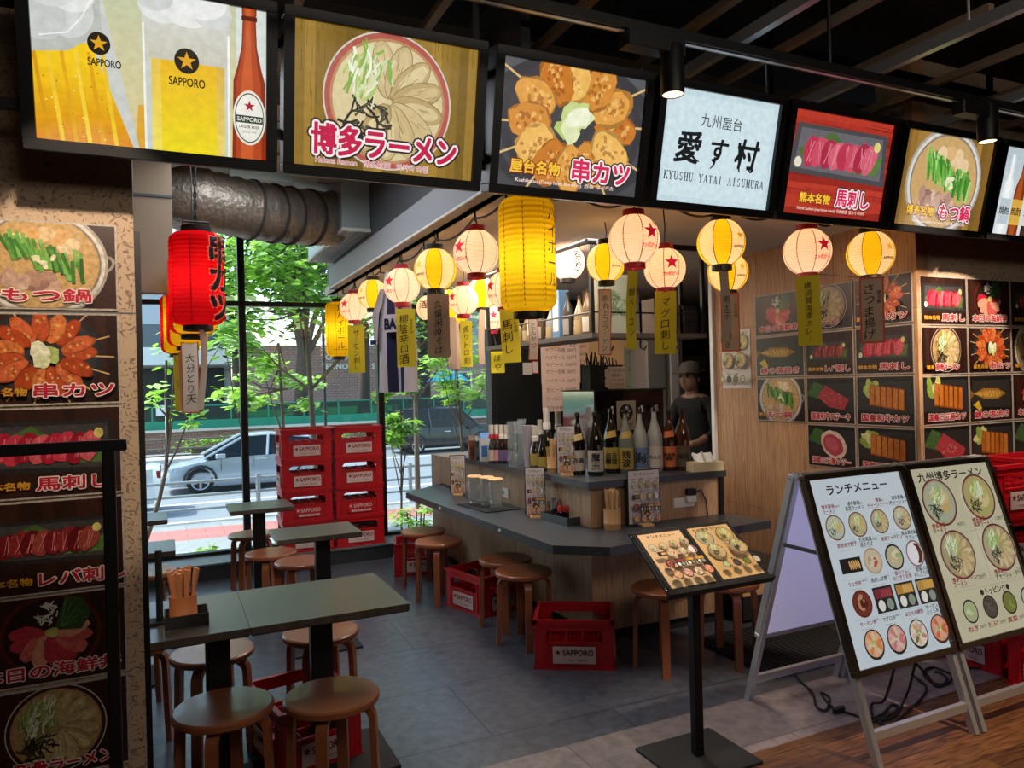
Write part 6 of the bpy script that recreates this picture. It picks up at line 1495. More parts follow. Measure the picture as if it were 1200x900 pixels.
# sake and shochu bottles
def bottle(label, loc, h, r, gl, capm, body_lab, lab_txt, lab_ink, neck=None, rz=None, group='large spirit bottles on the upper counter', cat='bottle', name='spirit_bottle', lh=(.07, .40), emblem=None):
    t = thing(name, label, cat, loc, math.atan2(-loc[1], -loc[0])+PI/2 if rz is None else rz, group)
    pr = [(0, 0), (r*.9, 0), (r, .012), (r, h*.50), (r*.96, h*.56), (r*.74, h*.66), (r*.46, h*.76), (r*.31, h*.84), (r*.27, h*.93), (r*.31, h*.935), (r*.31, h*.955), (r*.26, h*.96), (0, h*.96)]
    MB().lathe(pr, gl, 24, cap=False).build('glass_body', t, True); MB().lathe([(0, h*.94), (r*.34, h*.94), (r*.34, h*.99), (r*.26, h), (0, h)], capm, 16, cap=False).build('cap', t, True)
    def patch(nm, z0, z1, rr, a, mt):
        m = MB(); n = 12; m.add([(rr*math.sin(-a+2*a*i/n), -rr*math.cos(-a+2*a*i/n), z) for z in (z0, z1) for i in range(n+1)], [(i, i+1, n+2+i, n+1+i) for i in range(n)], mt); return m
    if body_lab:
        m = patch('l', h*lh[0], h*lh[1], r+.0012, 1.15, body_lab)
        if lab_txt:
            v, f, bb = text_geo(lab_txt, .03); mx, my = (bb[0]+bb[1])/2, (bb[2]+bb[3])/2; k = min(h*(lh[1]-lh[0])*.8/(bb[3]-bb[2]), r*1.5/(bb[1]-bb[0])); m.add([((r+.0035)*math.sin((x-mx)*k/r), -(r+.0035)*math.cos((x-mx)*k/r), h*(lh[0]+lh[1])/2+(y-my)*k) for x, y in v], f, lab_ink)
        m.build('label', t)
    if neck:
        m = MB(); n = 12; a = .75; m.add([(rr*math.sin(-a+2*a*i/n), -rr*math.cos(-a+2*a*i/n), z+.012*(i/n-.5)) for rr, z in ((r*.97+.003, h*.555), (r*.76+.004, h*.655)) for i in range(n+1)], [(i, i+1, n+2+i, n+1+i) for i in range(n)], neck); m.build('shoulder_label', t)
    return t
dkg = mat('dark_bottle_glass', '#14100e', .08, coat=.5); brg = mat('brown_bottle_glass', '#3a1c0c', .08, coat=.5); frost = mat('frosted_glass', '#8f928c', .35); grg = mat('green_grey_glass', '#6d6f66', .2)
lw_ = mat('label_white', '#b3ab9e', .7); ly = mat('label_yellow', '#a08a3c', .7); lo = mat('label_orange', '#b0602e', .7); lb = mat('label_blue', '#5d6f8c', .7)
bl = [((678, 556), 'dark sake bottle with a slanted cream shoulder label, first by the menu', dkg, blackm, lw_, '古酒', mat('label_cream', '#b9a468', .7), .40, .046), ((698.5, 557), 'black bottle with a white label brushed 魔王', dkg, blackm, lw_, '魔\n王', None, .405, .052), ((717, 554), 'dark bottle with a yellow label behind the 魔王 bottle', dkg, steel, ly, '白玉\n醸造', ly, .42, .050),
      ((734.5, 554), 'frosted bottle with a yellow label reading 残波', grg, blackm, ly, '残\n波', ly, .41, .050), ((751, 553), 'frosted bottle with a dark blue picture label', frost, blackm, lb, '海', None, .405, .050), ((768, 552), 'pale frosted bottle with a white label', frost, steel, lw_, 'れんと', None, .415, .052), ((785, 551), 'brown bottle with a bright orange label', brg, blackm, lo, '黄金譚\n焼酎', lo, .40, .048), ((801, 551), 'dark brown bottle with a small round seal beside the tissue box', brg, blackm, mat('label_dark', '#4c3a2a', .6), '梅酒', None, .41, .045)]
for (px, py), lab, gl, cp, lbm, tx, nk, h, r in bl:
    p = at(px, py, z=ZU); bottle(lab, (p.x, p.y, ZU), h, r, gl, cp, lbm, tx, INK, nk)
# tissue box
p = at(829, 552, z=ZU); t = thing('tissue_box', 'pale tissue box with a tissue pulled up at the counter end', 'tissue box', (p.x, p.y+.03, ZU), -.2); MB().box(-.11, .11, -.055, .055, 0, .06, mat('tissue_carton', '#c9bb90', .7), .003).build('carton', t)
m = MB(); N = 8
vs = [(-.075+.15*i/N, .02*math.sin(i*1.7)+(.05*j/3-.02), .06+.062*j/3*(1-.25*abs(i-N/2)/(N/2))+.008*math.sin(i*2.1)) for j in range(4) for i in range(N+1)]
m.add(vs, [(j*(N+1)+i, j*(N+1)+i+1, (j+1)*(N+1)+i+1, (j+1)*(N+1)+i) for j in range(3) for i in range(N)], white); m.build('tissue', t, True)
for i in range(5):
    o = MB().lathe([(0, 0), (.045, 0), (.06, .05), (.057, .05), (.043, .004), (0, .004)], palew, 20, cap=False).build('paper_bowl', None, True, loc=(p.x+.05, p.y+.35, ZU+i*.018)); tag(o, '%s pale paper bowl of the short pile behind the tissue box' % ['lowest', 'second', 'third', 'fourth', 'topmost'][i], 'bowl', 'paper bowls behind the tissue box')
# cartons and spice bottles at the far end
def carton(label, px, py, w, d, h, c, c2):
    p = at(px, py, z=ZU); t = thing('drink_carton', label, 'carton', (p.x, p.y, ZU), -.2, 'cartons at the far counter end'); MB().box(-w/2, w/2, -d/2, d/2, 0, h*.8, c, .002).build('carton_body', t)
    M = Matrix(((0, 0, 1, 0), (1, 0, 0, 0), (0, 1, 0, 0), (0, 0, 0, 1))); MB().prism([(-d/2, h*.8), (d/2, h*.8), (.006, h), (-.006, h)], -w/2, w/2, c2, M=M).build('gable', t); MB().box(-w/2+.004, w/2-.004, -d/2-.001, -d/2+.001, h*.15, h*.55, c2).build('label', t)
carton('brown snack pouch at the far end of the upper counter', 554, 538, .06, .06, .19, mat('pouch_brown', '#7a3c1c', .5), mat('pouch_dark', '#4a2614', .5)); carton('dark grey carton beside the brown pouch', 561, 539, .055, .06, .19, mat('carton_dark', '#2f343c', .5), mat('carton_grey', '#5a6068', .5)); carton('blue and white milk carton at the far counter end', 568.5, 540, .075, .07, .22, mat('carton_white', '#c9ccd0', .6), mat('carton_blue', '#3a74b4', .5))
def pump(label, px, py, h, r, gl, capm, name='syrup_bottle', group='syrup bottles on the upper counter', tall=.0, lb_=None, lt=None):
    p = at(px, py, z=ZU); t = thing(name, label, 'bottle', (p.x, p.y, ZU), math.atan2(-p.y, -p.x)+PI/2, group)
    MB().lathe([(0, 0), (r, 0), (r, h*.40), (r*.7, h*.55), (r*.42, h*.62), (r*.42, h*.66), (0, h*.66)], gl, 20, cap=False).build('glass_body', t, True)
    MB().lathe([(r*.0, h*.64), (r*.62, h*.64), (r*.62, h*.74), (r*.5, h*.76), (0, h*.76)], capm, 16, cap=False).build('collar', t, True); MB().lathe([(0, h*.75), (r*.52, h*.75), (r*.54, h), (0, h)], mat('clear_cap', '#cfc8c0', .25), 16, cap=False).build('cap', t, True)
    if lb_: 
        m = MB(); n = 10; a = 1.1; rr = r+.001; m.add([(rr*math.sin(-a+2*a*i/n), -rr*math.cos(-a+2*a*i/n), z) for z in (h*.08, h*.36) for i in range(n+1)], [(i, i+1, n+2+i, n+1+i) for i in range(n)], lb_); m.build('label', t)
rc, wc = mat('red_collar', '#a8202a', .4), mat('white_collar', '#cfcac4', .4); pg = glass_mat('pink_glass', '#d8b8be', .1, .05); cgm = glass_mat('syrup_glass', '#c9c3c6', .12, .05)
for px, lab, g_, c_, l_ in ((576.5, 'slim syrup bottle with a red collar next to the milk carton', cgm, rc, lw_), (582.5, 'second syrup bottle with a red collar', pg, rc, mat('label_pink', '#b98a92', .7)), (588.5, 'syrup bottle with a white collar', pg, wc, mat('label_purple', '#6a5a8a', .7)), (594.5, 'syrup bottle with a purple label beside the glasses', cgm, wc, mat('label_purple', '#6a5a8a', .7))):
    pump(lab, px, 543, .29, .034, g_, c_, lb_=l_)
def stack(label, px, py, n, r, step, gh, w2=1.15, name='tumbler', m_=None):
    p = at(px, py, z=ZU); src = None
    for i in range(n):
        lb__ = '%s %s' % (ORD[i] if i < n-1 else 'topmost', label)
        if src is None:
            src = MB().lathe([(0, 0), (r*.85, 0), (r, gh*.9), (r*w2*.98, gh), (r*w2*.94, gh), (r*.9, gh*.8), (r*.78, .004), (0, .004)], m_ or clearg, 20, cap=False).build(name, None, True, loc=(p.x, p.y, ZU)); tag(src, lb__, 'cup' if n > 9 else 'glass', 'cups and glasses stacked on the upper counter')
        else:
            o = src.copy(); C.objects.link(o); o.location = (p.x, p.y, ZU+i*step); o['label'] = lb__
stack('clear tumbler of the stack next to the syrup bottles', 600.5, 547, 4, .034, .08, .085); stack('clear tumbler of the stack next to the white plastic cups', 608.5, 545, 4, .032, .078, .085); stack('clear tumbler of the stack set behind the other two', 612.5, 541, 4, .032, .08, .085)
stack('white plastic cup of the nested stack on the upper counter', 620.5, 548, 15, .038, .016, .075, 1.12, 'plastic_cup', mat('plastic_cup', '#c2b8c2', .3))
for px, py, lab, h, r in ((628, 549, 'tall bottle with a pale cap behind the plastic cups', .30, .042), (642, 548, 'tall clear oil bottle with a white square cap', .42, .044), (655, 541, 'tall bottle with a white cap behind the upper menu', .38, .042), (634, 541, 'clear dressing bottle with a pale stopper', .32, .036)):
    pump(lab, px, py, h, r, cgm, wc, 'dressing_bottle', 'dressing bottles on the upper counter', lb_=ly)
p = at(636, 552, z=ZU); bottle('small black bottle between the cups and the chopsticks', (p.x, p.y, ZU), .25, .028, dkg, blackm, ly, None, INK, group='dressing bottles on the upper counter')
# sockets
t = thing('wall_socket', 'white twin socket on the counter panel behind the mugs', 'socket', (2.2795, 5.02, .775), rot=(0, 0, -PI/2)); MB().box(-.06, .06, -.012, 0, -.035, .035, white, .004).build('plate', t); MB().box(-.04, -.03, -.0135, -.011, -.012, .012, blackm).box(-.02, -.01, -.0135, -.011, -.012, .012, blackm).build('slot', t)
t = thing('wall_socket', 'white socket with a black plug on the counter end panel', 'socket', (2.98, 3.832, .80), rot=(0, 0, -.05)); MB().box(-.08, .08, -.014, 0, -.03, .03, white, .004).build('plate', t); MB().box(.0, .07, -.05, -.014, .0, .045, white, .006).build('adapter', t); MB().box(.005, .065, -.055, -.012, .045, .085, blackm, .006).build('plug', t); MB().tube([(.06, -.03, .06), (.12, -.025, .07), (.16, -.02, .0), (.17, -.02, -.095)], .004, wire, 6).build('flex', t)

# ------------------------------------------------------------------ kitchen behind the counter
t = thing('beer_cooler', 'black fronted beer cooler with a bright steel side behind the bottles', 'cooler', (2.62, 4.28, ZU)); MB().box(0, .56, .0, .42, 0, .53, mat('cooler_black', '#16130f', .18, coat=.4), .004).build('cabinet', t); MB().box(-.012, .0, .0, .43, 0.0, .53, steel).build('side_panel', t); MB().box(-.012, .57, -.01, .43, .53, .54, blackm).build('top_plate', t)
m = Pic(.155, .20, '#b9b2a4'); m.L(); m.ell(.0, .02, .055, .058, '#16130f', 28); m.L(); m.star(0, .02, .045, '#cfc7b4'); m.text('SAPPORO', 0, -.065, .03, '#16130f', .02, .1); m.build('brand_plate', SHEET, t, (.24, -.006, .36), FACE)
for i in range(4): MB().tube([(.1+.12*i, -.01, .40), (.1+.12*i, -.05, .42), (.1+.12*i, -.055, .38)], .009, steel, 8).build('tap', t, True)
p = at(713, 455, Y=4.42); t = thing('straw_holder', 'black holder packed with dark skewers and straws on the cooler', 'holder', (p.x, 4.44, ZU+.54)); MB().box(-.17, .10, -.06, .06, 0, .17, blackm, .004).build('bin', t)
rn = random.Random(9)
for i in range(24): x = rn.uniform(-.16, .09); tag(MB().tube([(x, rn.uniform(-.04, .04), .05), (x+rn.uniform(-.05, .05), rn.uniform(-.05, .05), rn.uniform(.19, .26))], .005, blackm, 5).build('straw', loc=(p.x, 4.44, ZU+.54)), 'one of the dark straws packed in the black holder on the cooler', 'straw', 'dark straws in the black holder')
q = Pic(.17, .155); q.rect(-.06, -.0775, .085, .0775, '#c9b7a6')
for x, y, r in ((-.06, .03, .035), (-.065, -.035, .033)): q.ell(x, y, r, r, '#c9b7a6', 18)
q.L()
for i, s in enumerate(('ビール注文の', 'お客様へ', 'ジョッキは', 'こちらです')): q.text(s, .015, .05-i*.033, .024, '#3a2c24', .01)
t2 = thing('handwritten_card', 'cloud shaped handwritten card fixed to the black straw holder', 'card', (p.x+.03, 4.375, ZU+.54+.08)); q.build('card_face', SHEET, t2, (0, 0, 0), FACE); MB().box(-.06, .085, .001, .004, -.0775, .0775, whitepaper).build('card_back', t2)
def notice(label, loc, w, h, lines, paper='#d6b9ab', rot=FACE, ink='#5a3c34', head=None):
    q = Pic(w, h, paper); q.L()
    if head: q.ell(-w*.18, h*.30, w*.2, h*.1, '#c9a273', 18); q.text(head, w*.22, h*.33, w*.2, ink, .03); q.L()
    n = len(lines)
    for i, s in enumerate(lines): q.text(s, 0, h*(.18 if head else .38)-(h*(.6 if head else .8))*i/max(1, n-1), min(w*.11, h*.1), ink, .01, w*.78)
    t = thing('paper_notice', label, 'notice', loc, rot=rot, group='notices around the kitchen'); q.build('sheet', SHEET, t); MB().box(-w/2, w/2, -h/2, h/2, -.002, -.0003, whitepaper).build('backing', t); return t
L1 = ['サワー各種 380円', 'ハイボール 420円', '生ビール 550円', 'ウーロン茶 280円', 'お冷や無料です']
p = at(657, 433, Y=6.15); notice('pinkish drinks notice with a bowl picture beside the black panel', (p.x, 6.14, p.z+.1), .42, .46, L1, head='一押')
p = at(657, 453, Y=6.1); notice('lower pinkish price notice on the black panel edge', (p.x, 6.09, p.z-.02), .40, .42, L1)
p = at(672, 420, Y=6.15); notice('orange tinted notice high beside the black panel', (p.x, 6.16, p.z+.12), .36, .36, L1, '#cfa98a')
p = at(727, 437, Y=6.19); notice('food photo notice on the pale wood partition', (p.x-.05, 6.188, p.z-.03), .40, .26, ['本日のおすすめ', '海鮮セット', '1,980円'], '#c4a07c')
p = at(744, 432, Y=6.19); notice('colourful flyer at the edge of the pale wood partition', (p.x+.04, 6.185, p.z), .34, .42, ['飲み放題', '90分', '1,500円'], '#7f8a72')
p = at(727, 440, Y=6.15); 
# kitchen worktop, fridge and the dark back shelves
t = thing('kitchen_fridge', 'tall grey steel fridge in the kitchen behind the bottles', 'fridge', (4.42, 5.92, 0)); MB().box(-.22, .22, 0, .26, .05, 2.0, mat('fridge_grey', '#8d8a88', .4, .3), .006).build('cabinet', t); MB().box(-.215, .0, -.02, 0, .1, 1.95, mat('fridge_grey', '#8d8a88', .4, .3), .006).build('door', t); MB().box(-.03, -.015, -.05, -.02, .9, 1.3, steel, .004).build('handle', t); MB().box(.06, .16, -.02, 0, .1, 1.95, mat('fridge_white', '#b3b0ad', .4), .004).build('door', t)
t = thing('kitchen_shelf', 'dark open shelf rack with boxes deep in the kitchen', 'shelf', (4.9, 6.6, 0))
for z in (.5, 1.0, 1.5, 2.0): MB().box(-.6, .9, -.2, .25, z, z+.03, darkgrey).build('shelf_board', t)
for x in (-.6, .87): MB().box(x, x+.03, -.2, -.17, 0, 2.2, darkgrey).build('upright', t)
for i, (x, z, w, h, c) in enumerate(((-.45, 1.53, .3, .25, '#5a4a3a'), (-.1, 1.53, .25, .2, '#6a6258'), (.3, 1.53, .35, .3, '#4a3c30'), (-.4, 1.03, .35, .3, '#77604a'), (.1, 1.03, .3, .22, '#50483e'), (.5, 1.03, .25, .35, '#3f3a36'))):
    b = thing('storage_box', ['brown carton', 'grey carton', 'dark brown carton', 'tan carton', 'olive carton', 'black carton'][i]+' on the dark rack deep in the kitchen', 'box', (4.9+x, 6.58, z), group='cartons on the kitchen rack'); MB().box(-w/2, w/2, -.12, .12, 0, h, mat('carton%d' % i, c, .8), .004).build('carton', b); MB().box(-w/2+.01, w/2-.01, -.121, -.119, h*.45, h*.55, palew).build('tape', b)
# hanging shelf over the counter
t = thing('hanging_shelf', 'black steel shelf hung from the ceiling over the counter', 'shelf'); SH = 1.885; bs = mat('shelf_board', '#54504c', .5)
MB().prism([(2.35, 5.5), (2.408, 3.95), (3.30, 3.95), (3.30, 4.22), (2.68, 4.22), (2.62, 5.5)], SH-.03, SH, bs).build('board', t)
for x, y in ((2.42, 3.965), (3.285, 3.965), (2.37, 5.48), (2.60, 5.48), (3.285, 4.2), (2.69, 4.2)): MB().box(x-.012, x+.012, y-.012, y+.012, SH, 2.47, black).build('hanger', t)
for z in (SH+.13, ): MB().tube([(2.37, 5.48, z), (2.42, 3.965, z), (3.285, 3.965, z)], .006, black, 6).build('guard_wire', t)
for a, b in (((2.30, 5.5, 2.43), (2.33, 3.86, 2.43)), ((2.33, 3.86, 2.43), (3.30, 3.86, 2.43))): MB().tube([a, b], .018, black, 8).build('top_bar', t)
hk_ = MB()
for x in (2.55, 2.8, 3.05): hk_.tube([(x, 4.0, SH-.03), (x, 4.0, SH-.09), (x+.03, 4.0, SH-.105), (x+.045, 4.0, SH-.08)], .006, black, 6)
hk_.build('hook', t)
rn = random.Random(21)
cols_ = ['#6e5a40', '#9a8a6c', '#3c3a36', '#7a4a34', '#8f8f88', '#564434', '#b0a48c']
for i in range(10):
    y = 4.15+i*.125; x = 2.50+.03*rn.random()-(y-4)*.03; h = rn.uniform(.2, .34); r = .036
    if i in (3, 6):
        b = thing('spirit_box', ['tall blue and white gift box', 'tall brown gift box'][i == 6]+' on the hanging shelf', 'box', (x, y, SH), .1, 'boxes and bottles on the hanging shelf'); MB().box(-.045, .045, -.045, .045, 0, h+.06, mat('giftbox%d' % i, ['#5f86b0', '#8a7a60'][i == 6], .5), .003).build('carton', b); MB().box(-.046, -.04, -.03, .03, .05, h, whitepaper).build('label', b)
    else: bottle('%s bottle, %s along the hanging shelf' % (['amber', 'pale', 'black', '', 'copper', 'grey', '', 'brown', 'olive', 'dark'][i], ['first', 'second', 'third', 'fourth', 'fifth', 'sixth', 'seventh', 'eighth', 'ninth', 'tenth'][i]), (x, y, SH), h, r, mat('shelf_bottle%d' % i, cols_[i % 7], .15), blackm, mat('label_shelf%d' % (i % 3), ['#c9bfae', '#a89468', '#8c8880'][i % 3], .7), None, INK, rz=-PI/2, group='boxes and bottles on the hanging shelf')
for i in range(9):
    x = 2.93+i*.024; h = rn.uniform(.19, .24); b = MB().box(-.010, .010, -.07, .07, 0, h, mat('book%d' % (i % 5), ['#4a3a2c', '#7d7364', '#2f2a26', '#5c4a3a', '#8e8574'][i % 5], .7), .002); o = b.build('book', loc=(x, 4.08, SH)); tag(o, '%s book in the row on the hanging shelf, %s of nine' % (['brown', 'beige', 'black', 'tan', 'cream'][i % 5], ['first', 'second', 'third', 'fourth', 'fifth', 'sixth', 'seventh', 'eighth', 'last'][i]), 'book', 'books on the hanging shelf')
t = thing('framed_picture', 'pale framed plant picture leaning on the hanging shelf', 'picture', (2.70, 4.16, SH), -.25); MB().box(-.13, .13, 0, .014, 0, .40, mat('frame_pale', '#a39c88', .6), .003).build('frame', t)
q = Pic(.22, .36, '#8e9484'); q.L(); wisp(q, random.Random(3), 0, 0, .1, 34, ['#5a7350', '#6f8662', '#4a6044'], .012, .8); q.build('picture', SHEET, t, (0, -.0012, .20), FACE)
for lab, dz, hh, mm, dx in (('thick black case, lowest at the end of the hanging shelf', 0, .085, blackm, 0), ('dark grey case lying between two black ones on the hanging shelf', .086, .074, darkgrey, 0), ('thin black case topmost at the end of the hanging shelf', .161, .028, blackm, -.01)):
    tag(MB().box(-.06, .06, -.08, .08, 0, hh, mm, .005).build('storage_case', loc=(3.215+dx, 4.08, SH+dz)), lab, 'case', 'cases on the hanging shelf')
t = thing('paper_tag', 'small white tag hanging below the tall yellow lantern strip', 'tag', at(618, 425, D=4.35)); MB().box(-.03, .03, -.001, .001, -.07, 0, white).build('sheet', t)
t = thing('paper_tag', 'red edged white tag hanging beside the small white one', 'tag', at(627, 423, D=4.4)); MB().box(-.022, .022, -.001, .001, -.075, 0, OB).box(-.016, .016, -.002, -.001, -.07, -.005, white).build('sheet', t)

# ------------------------------------------------------------------ person in the kitchen
def skin_body(name, verts, edges, mt, parent, sub=2):
    me = bpy.data.meshes.new(name); me.from_pydata([v[:3] for v in verts], edges, []); o = bpy.data.objects.new(name, me); C.objects.link(o); o.parent = parent
    md = o.modifiers.new('skin', 'SKIN'); sv = me.skin_vertices[0].data
    for i, v in enumerate(verts): sv[i].radius = (v[3], v[4] if len(v) > 4 else v[3]); 
    sv[0].use_root = True; md.use_smooth_shade = True
    s = o.modifiers.new('sub', 'SUBSURF'); s.levels = s.render_levels = sub
    bpy.context.view_layer.update(); dg = bpy.context.evaluated_depsgraph_get(); m2 = bpy.data.meshes.new_from_object(o.evaluated_get(dg)); o.modifiers.clear(); o.data = m2; m2.materials.append(mt)
    m2.polygons.foreach_set('use_smooth', [True]*len(m2.polygons)); return o
pp = at(816, 440, D=6.4)
t = thing('person', 'person in black clothes and cap working in the dark kitchen doorway', 'person', (pp.x, pp.y, 0), -1.26)
skinm = mat('skin', '#7d5c4a', .6); cloth_ = mat('black_shirt', '#0d0c0e', .9); trous = mat('dark_trousers', '#1b1b20', .85)
# local: faces -Y; pelvis root, slight forward lean
V = [(0, .05, .95, .15, .11), (0, .02, 1.12, .14, .105), (0, -.03, 1.28, .165, .115), (0, -.05, 1.39, .12, .09), (0, -.07, 1.455, .055, .055), (0, -.09, 1.53, .07, .075),
     (.17, -.04, 1.37, .062), (.23, -.08, 1.13, .047), (.17, -.28, 1.05, .035), (.14, -.34, 1.05, .03), (-.17, -.04, 1.37, .062), (-.24, -.08, 1.13, .047), (-.15, -.28, 1.06, .035), (-.12, -.34, 1.06, .03),
     (.09, .05, .88, .095), (.10, .03, .50, .065), (.10, .05, .10, .045), (.10, -.06, .05, .04), (-.09, .05, .88, .095), (-.10, .03, .50, .065), (-.10, .05, .10, .045), (-.10, -.06, .05, .04)]
E_ = [(0, 1), (1, 2), (2, 3), (3, 4), (4, 5), (3, 6), (6, 7), (7, 8), (8, 9), (3, 10), (10, 11), (11, 12), (12, 13), (0, 14), (14, 15), (15, 16), (16, 17), (0, 18), (18, 19), (19, 20), (20, 21)]
body = skin_body('body', V, E_, cloth_, t); body.data.materials.append(skinm); body.data.materials.append(trous)
for pl_ in body.data.polygons:
    c = pl_.center
    if c.z > 1.43 or (c.y < -.2 and c.z > .9): pl_.material_index = 1
    elif c.z < .9: pl_.material_index = 2
hm = MB(); hm.ball((0, -.10, 1.585), .1, skinm, 20, 14, (.80, .98, 1.16)); hm.ball((0, -.2, 1.575), .018, skinm, 8, 6, (.8, 1, 1.3)); hm.ball((.08, -.09, 1.58), .026, skinm, 8, 6, (.4, .8, 1.2)); hm.ball((-.08, -.09, 1.58), .026, skinm, 8, 6, (.4, .8, 1.2))
hm.ball((.032, -.186, 1.605), .011, blackm, 8, 6); hm.ball((-.032, -.186, 1.605), .011, blackm, 8, 6); hm.build('head', t, True)
hm = MB(); hm.ball((0, -.085, 1.60), .108, mat('dark_hair', '#15110f', .7), 18, 10, (.82, .92, 1.1)); hm.build('hair', t, True)
hm = MB(); hm.lathe([(.088, 1.625), (.096, 1.63), (.094, 1.68), (.07, 1.725), (0, 1.74)], mat('cap_cloth', '#3b352c', .85), 24, (0, -.09, 0), cap=False); hm.box(-.07, .07, -.26, -.16, 1.63, 1.638, mat('cap_cloth', '#3b352c', .85), .003); hm.build('cap', t, True)
hm = MB(); hm.ball((0, -.188, 1.535), .02, mat('lips', '#6a4038', .6), 10, 6, (1.2, .35, .3)); hm.build('mouth', t, True)
for sx in (1, -1):
    hv = [(sx*.14, -.34, 1.05, .026, .018), (sx*.125, -.40, 1.05, .036, .016)]; he = [(0, 1)]
    for k in range(4):
        x = sx*.125+(k-1.5)*.018; L = (.055, .065, .06, .048)[k]; i = len(hv); hv += [(x, -.43, 1.048, .009), (x+(k-1.5)*.003, -.43-L*.5, 1.035, .008), (x+(k-1.5)*.004, -.43-L*.8, 1.012, .007)]; he += [(1, i), (i, i+1), (i+1, i+2)]
    i = len(hv); hv += [(sx*.09, -.37, 1.045, .011), (sx*.075, -.405, 1.03, .009), (sx*.08, -.435, 1.018, .008)]; he += [(0, i), (i, i+1), (i+1, i+2)]
    skin_body('hand', hv, he, skinm, t, 1)
t = thing('prep_table', 'dark kitchen work table in front of the person', 'table', (3.36, 5.1, 0), .0); MB().box(-.22, .22, -.25, .25, .96, 1.0, darkgrey, .004).build('tabletop', t)
for x in (-.19, .19):
    for y in (-.22, .22): MB().box(x-.02, x+.02, y-.02, y+.02, 0, .96, darkgrey).build('leg', t)
# ------------------------------------------------------------------ lit sign boards, menu stand, cables
def a_sign(label, x0, x1, page, w):
    t = thing('a_frame_sign', label, 'sign board', ((x0+x1)/2, 2.47, 0), group='lit folding sign boards'); W2 = (x1-x0)/2; ZA = 1.145
    for s, yb in ((-1, -.375), (1, .36)):
        nm = 'front' if s < 0 else 'back'
        for sx in (-1, 1):
            x = sx*(W2-.018); MB().sweep([(x, yb, .0), (x, s*.012, ZA)], .026, .032, (1, 0, 0), alu).build('leg', t)
        zr = .11; f = zr/ZA; y = yb*(1-f)+s*.012*f; MB().box(-W2+.03, W2-.03, y-.012, y+.012, zr-.018, zr+.018, alu).build('cross_rail', t)
        # light panel: local x right, y up the slope, z outwards
        L0, L1 = (.33, ZA-.005); ang = math.atan2(abs(yb)-.012, ZA)
        e = bpy.data.objects.new('light_panel', None); C.objects.link(e); e.parent = t
        f0 = L0/ZA; yb0 = yb*(1-f0)+s*.012*f0; H = (L1-L0)/math.cos(ang)
        e.location = (0, yb0+s*.018, L0); e.rotation_euler = (PI/2-ang, 0, 0) if s < 0 else (PI/2-ang, 0, PI)
        fm_ = bronze if s < 0 else alu; b = .026; q = MB()
        q.box(-W2, W2, 0, b, -.02, .014, fm_, .004).box(-W2, W2, H-b, H, -.02, .014, fm_, .004).box(-W2, -W2+b, b, H-b, -.02, .014, fm_).box(W2-b, W2, b, H-b, -.02, .014, fm_)
        q.build('panel_frame', e); MB().box(-W2+b, W2-b, b, H-b, -.02, -.004, mat('panel_back_glow', '#c9c6dd', .5, emit='#b9b6dc', estr=.22)).build('panel_board', e)  # faint glow put into the board so its inner face looks lit
        if s < 0: pg_ = page(W2*2-2*b, H-2*b); pg_.build('lit_page', BACKSIGN, e, (0, H/2, 0), (0, 0, 0))
        else: MB().box(-W2+b, W2-b, b, H-b, -.003, .0, mat('panel_back_glow', '#c9c6dd', .5)).build('plain_page', e)
    MB().tube([(-W2, 0, ZA-.01), (W2, 0, ZA-.01)], .014, alu, 10).build('hinge_bar', t, True)
    for sx in (-1, 1): MB().box(sx*(W2-.02)-.004, sx*(W2-.02)+.004, -.115, .115, .80, .818, steel).build('stay_bar', t)
    return t
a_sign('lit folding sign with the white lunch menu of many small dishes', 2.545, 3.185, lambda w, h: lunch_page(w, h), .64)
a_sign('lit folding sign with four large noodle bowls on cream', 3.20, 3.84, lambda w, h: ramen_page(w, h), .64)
t = thing('menu_stand', 'black pedestal menu stand holding two open menu pages', 'menu stand', (1.985, 2.50, 0))
MB().box(-.20, .20, -.17, .17, 0, .012, blackm, .006).build('base', t); MB().box(-.02, .02, -.02, .02, .012, .80, black, .003).build('pole', t)
e = bpy.data.objects.new('menu_board', None); C.objects.link(e); e.parent = t; e.location = (.03, -.01, .85); e.rotation_euler = (math.radians(36), 0, 0)
MB().box(-.265, .265, -.17, .16, -.016, -.004, blackm, .003).box(-.275, .265, -.185, -.168, -.016, .014, blackm, .003).build('board', e)
MB().box(-.27, -.255, -.155, -.14, -.004, .006, steel, .002).build('clip', e); MB().box(-.27, -.255, .13, .145, -.004, .006, steel, .002).build('clip', e)
MB().box(-.255, -.004, -.165, .15, -.004, .0, blackm).box(.004, .255, -.165, .15, -.004, .0, blackm).build('folder', e)
lunch_page(.218, .285, '#d8b890', False).build('menu_page', SHEET, e, (-.128, -.005, .001)); ramen_page(.218, .285, '#d4b27c', False).build('menu_page', SHEET, e, (.130, -.005, .001))
MB().tube([(-.0, .05, .77), (.0, -.03, .81)], .018, black, 8).build('neck', t)
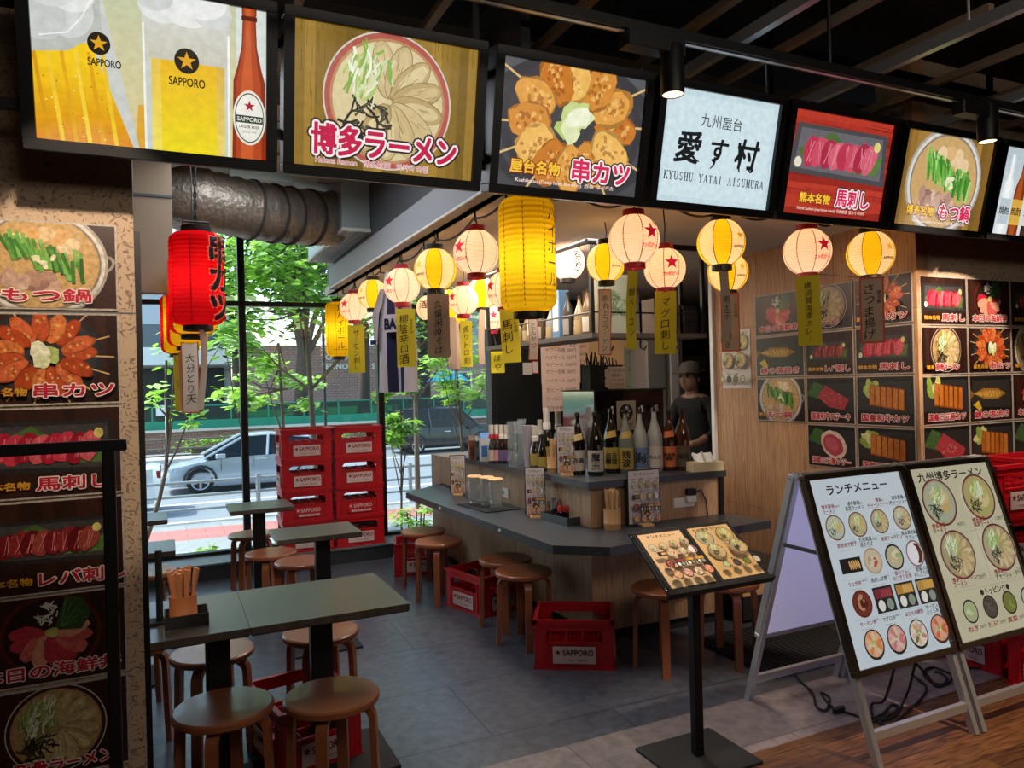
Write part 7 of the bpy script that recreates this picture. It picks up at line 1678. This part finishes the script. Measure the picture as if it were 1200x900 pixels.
# rubber mat and cables
mt_ = mat('ribbed_rubber', '#17171a', .9, noise=(60, .4), bump=(120, .6)); m = MB().box(2.85, 3.72, 2.95, 3.62, 0, .012, mt_, .004)
for i in range(22): m.box(2.87+i*.038, 2.885+i*.038, 2.97, 3.60, .012, .016, mt_)
tag(m.build('door_mat'), 'black ribbed floor mat behind the lit lunch sign', 'mat')
def cable(label, pts, r=.006, sm=4):
    P_ = [Vector(p) for p in pts]; out = []
    for i in range(len(P_)-1):
        a, b, c, d = P_[max(i-1, 0)], P_[i], P_[i+1], P_[min(i+2, len(P_)-1)]
        for k in range(sm*2): u = k/(sm*2); out.append(.5*((2*b)+(c-a)*u+(2*a-5*b+4*c-d)*u*u+(3*b-a-3*c+d)*u**3))
    out.append(P_[-1]); t = thing('power_cable', label, 'cable', group='cables under the lit signs'); MB().tube(out, r, wire, 7).build('cord', t, True); return t
def fl(px, py, z=.008): q = at(px, py, z=z); return (q.x, q.y, z)
c1 = cable('black cable with an inline switch running under the lunch sign', [fl(916, 770), fl(935, 795), fl(952, 812), fl(957, 828), fl(968, 832), fl(972, 818), fl(962, 812), fl(975, 828), fl(1002, 838), fl(1020, 845), fl(1032, 842), fl(1048, 835), fl(1052, 828), fl(1045, 826), fl(1035, 836), fl(1022, 842)])
p = fl(983, 832, .012); MB().box(p[0]-.035, p[0]+.035, p[1]-.013, p[1]+.013, .001, .026, wire, .008).build('inline_switch', c1)
cable('black cable dropping from the lunch sign panel and looping on the floor', [(3.10, 2.3, .34), (3.09, 2.34, .15), fl(1062, 815), fl(1050, 838), fl(1030, 846), fl(1045, 848), fl(1062, 835), fl(1080, 818), fl(1086, 806), fl(1078, 797), fl(1068, 790)])
cable('short black cable hanging behind the lunch sign legs', [(2.90, 2.26, .33), (2.905, 2.33, .12), fl(1022, 825), fl(1024, 840), fl(1040, 842)])
cable('tangled black cable bundle on the floor behind the two signs', [(3.2, 2.5, .3), fl(1085, 790), fl(1098, 787), fl(1110, 795), fl(1104, 802), fl(1090, 798), fl(1082, 788), fl(1092, 782), fl(1106, 786), fl(1116, 792), fl(1112, 800), fl(1098, 804), fl(1088, 792)])
c2 = cable('black cable with a plug running from the noodle sign to the crates', [(3.3, 2.38, .33), fl(1128, 792), fl(1140, 806), fl(1146, 820), fl(1132, 785), fl(1150, 782), fl(1168, 768), fl(1190, 760)])
p = fl(1146, 822, .015); MB().box(p[0]-.02, p[0]+.02, p[1]-.02, p[1]+.02, .001, .03, wire, .006).build('plug', c2)
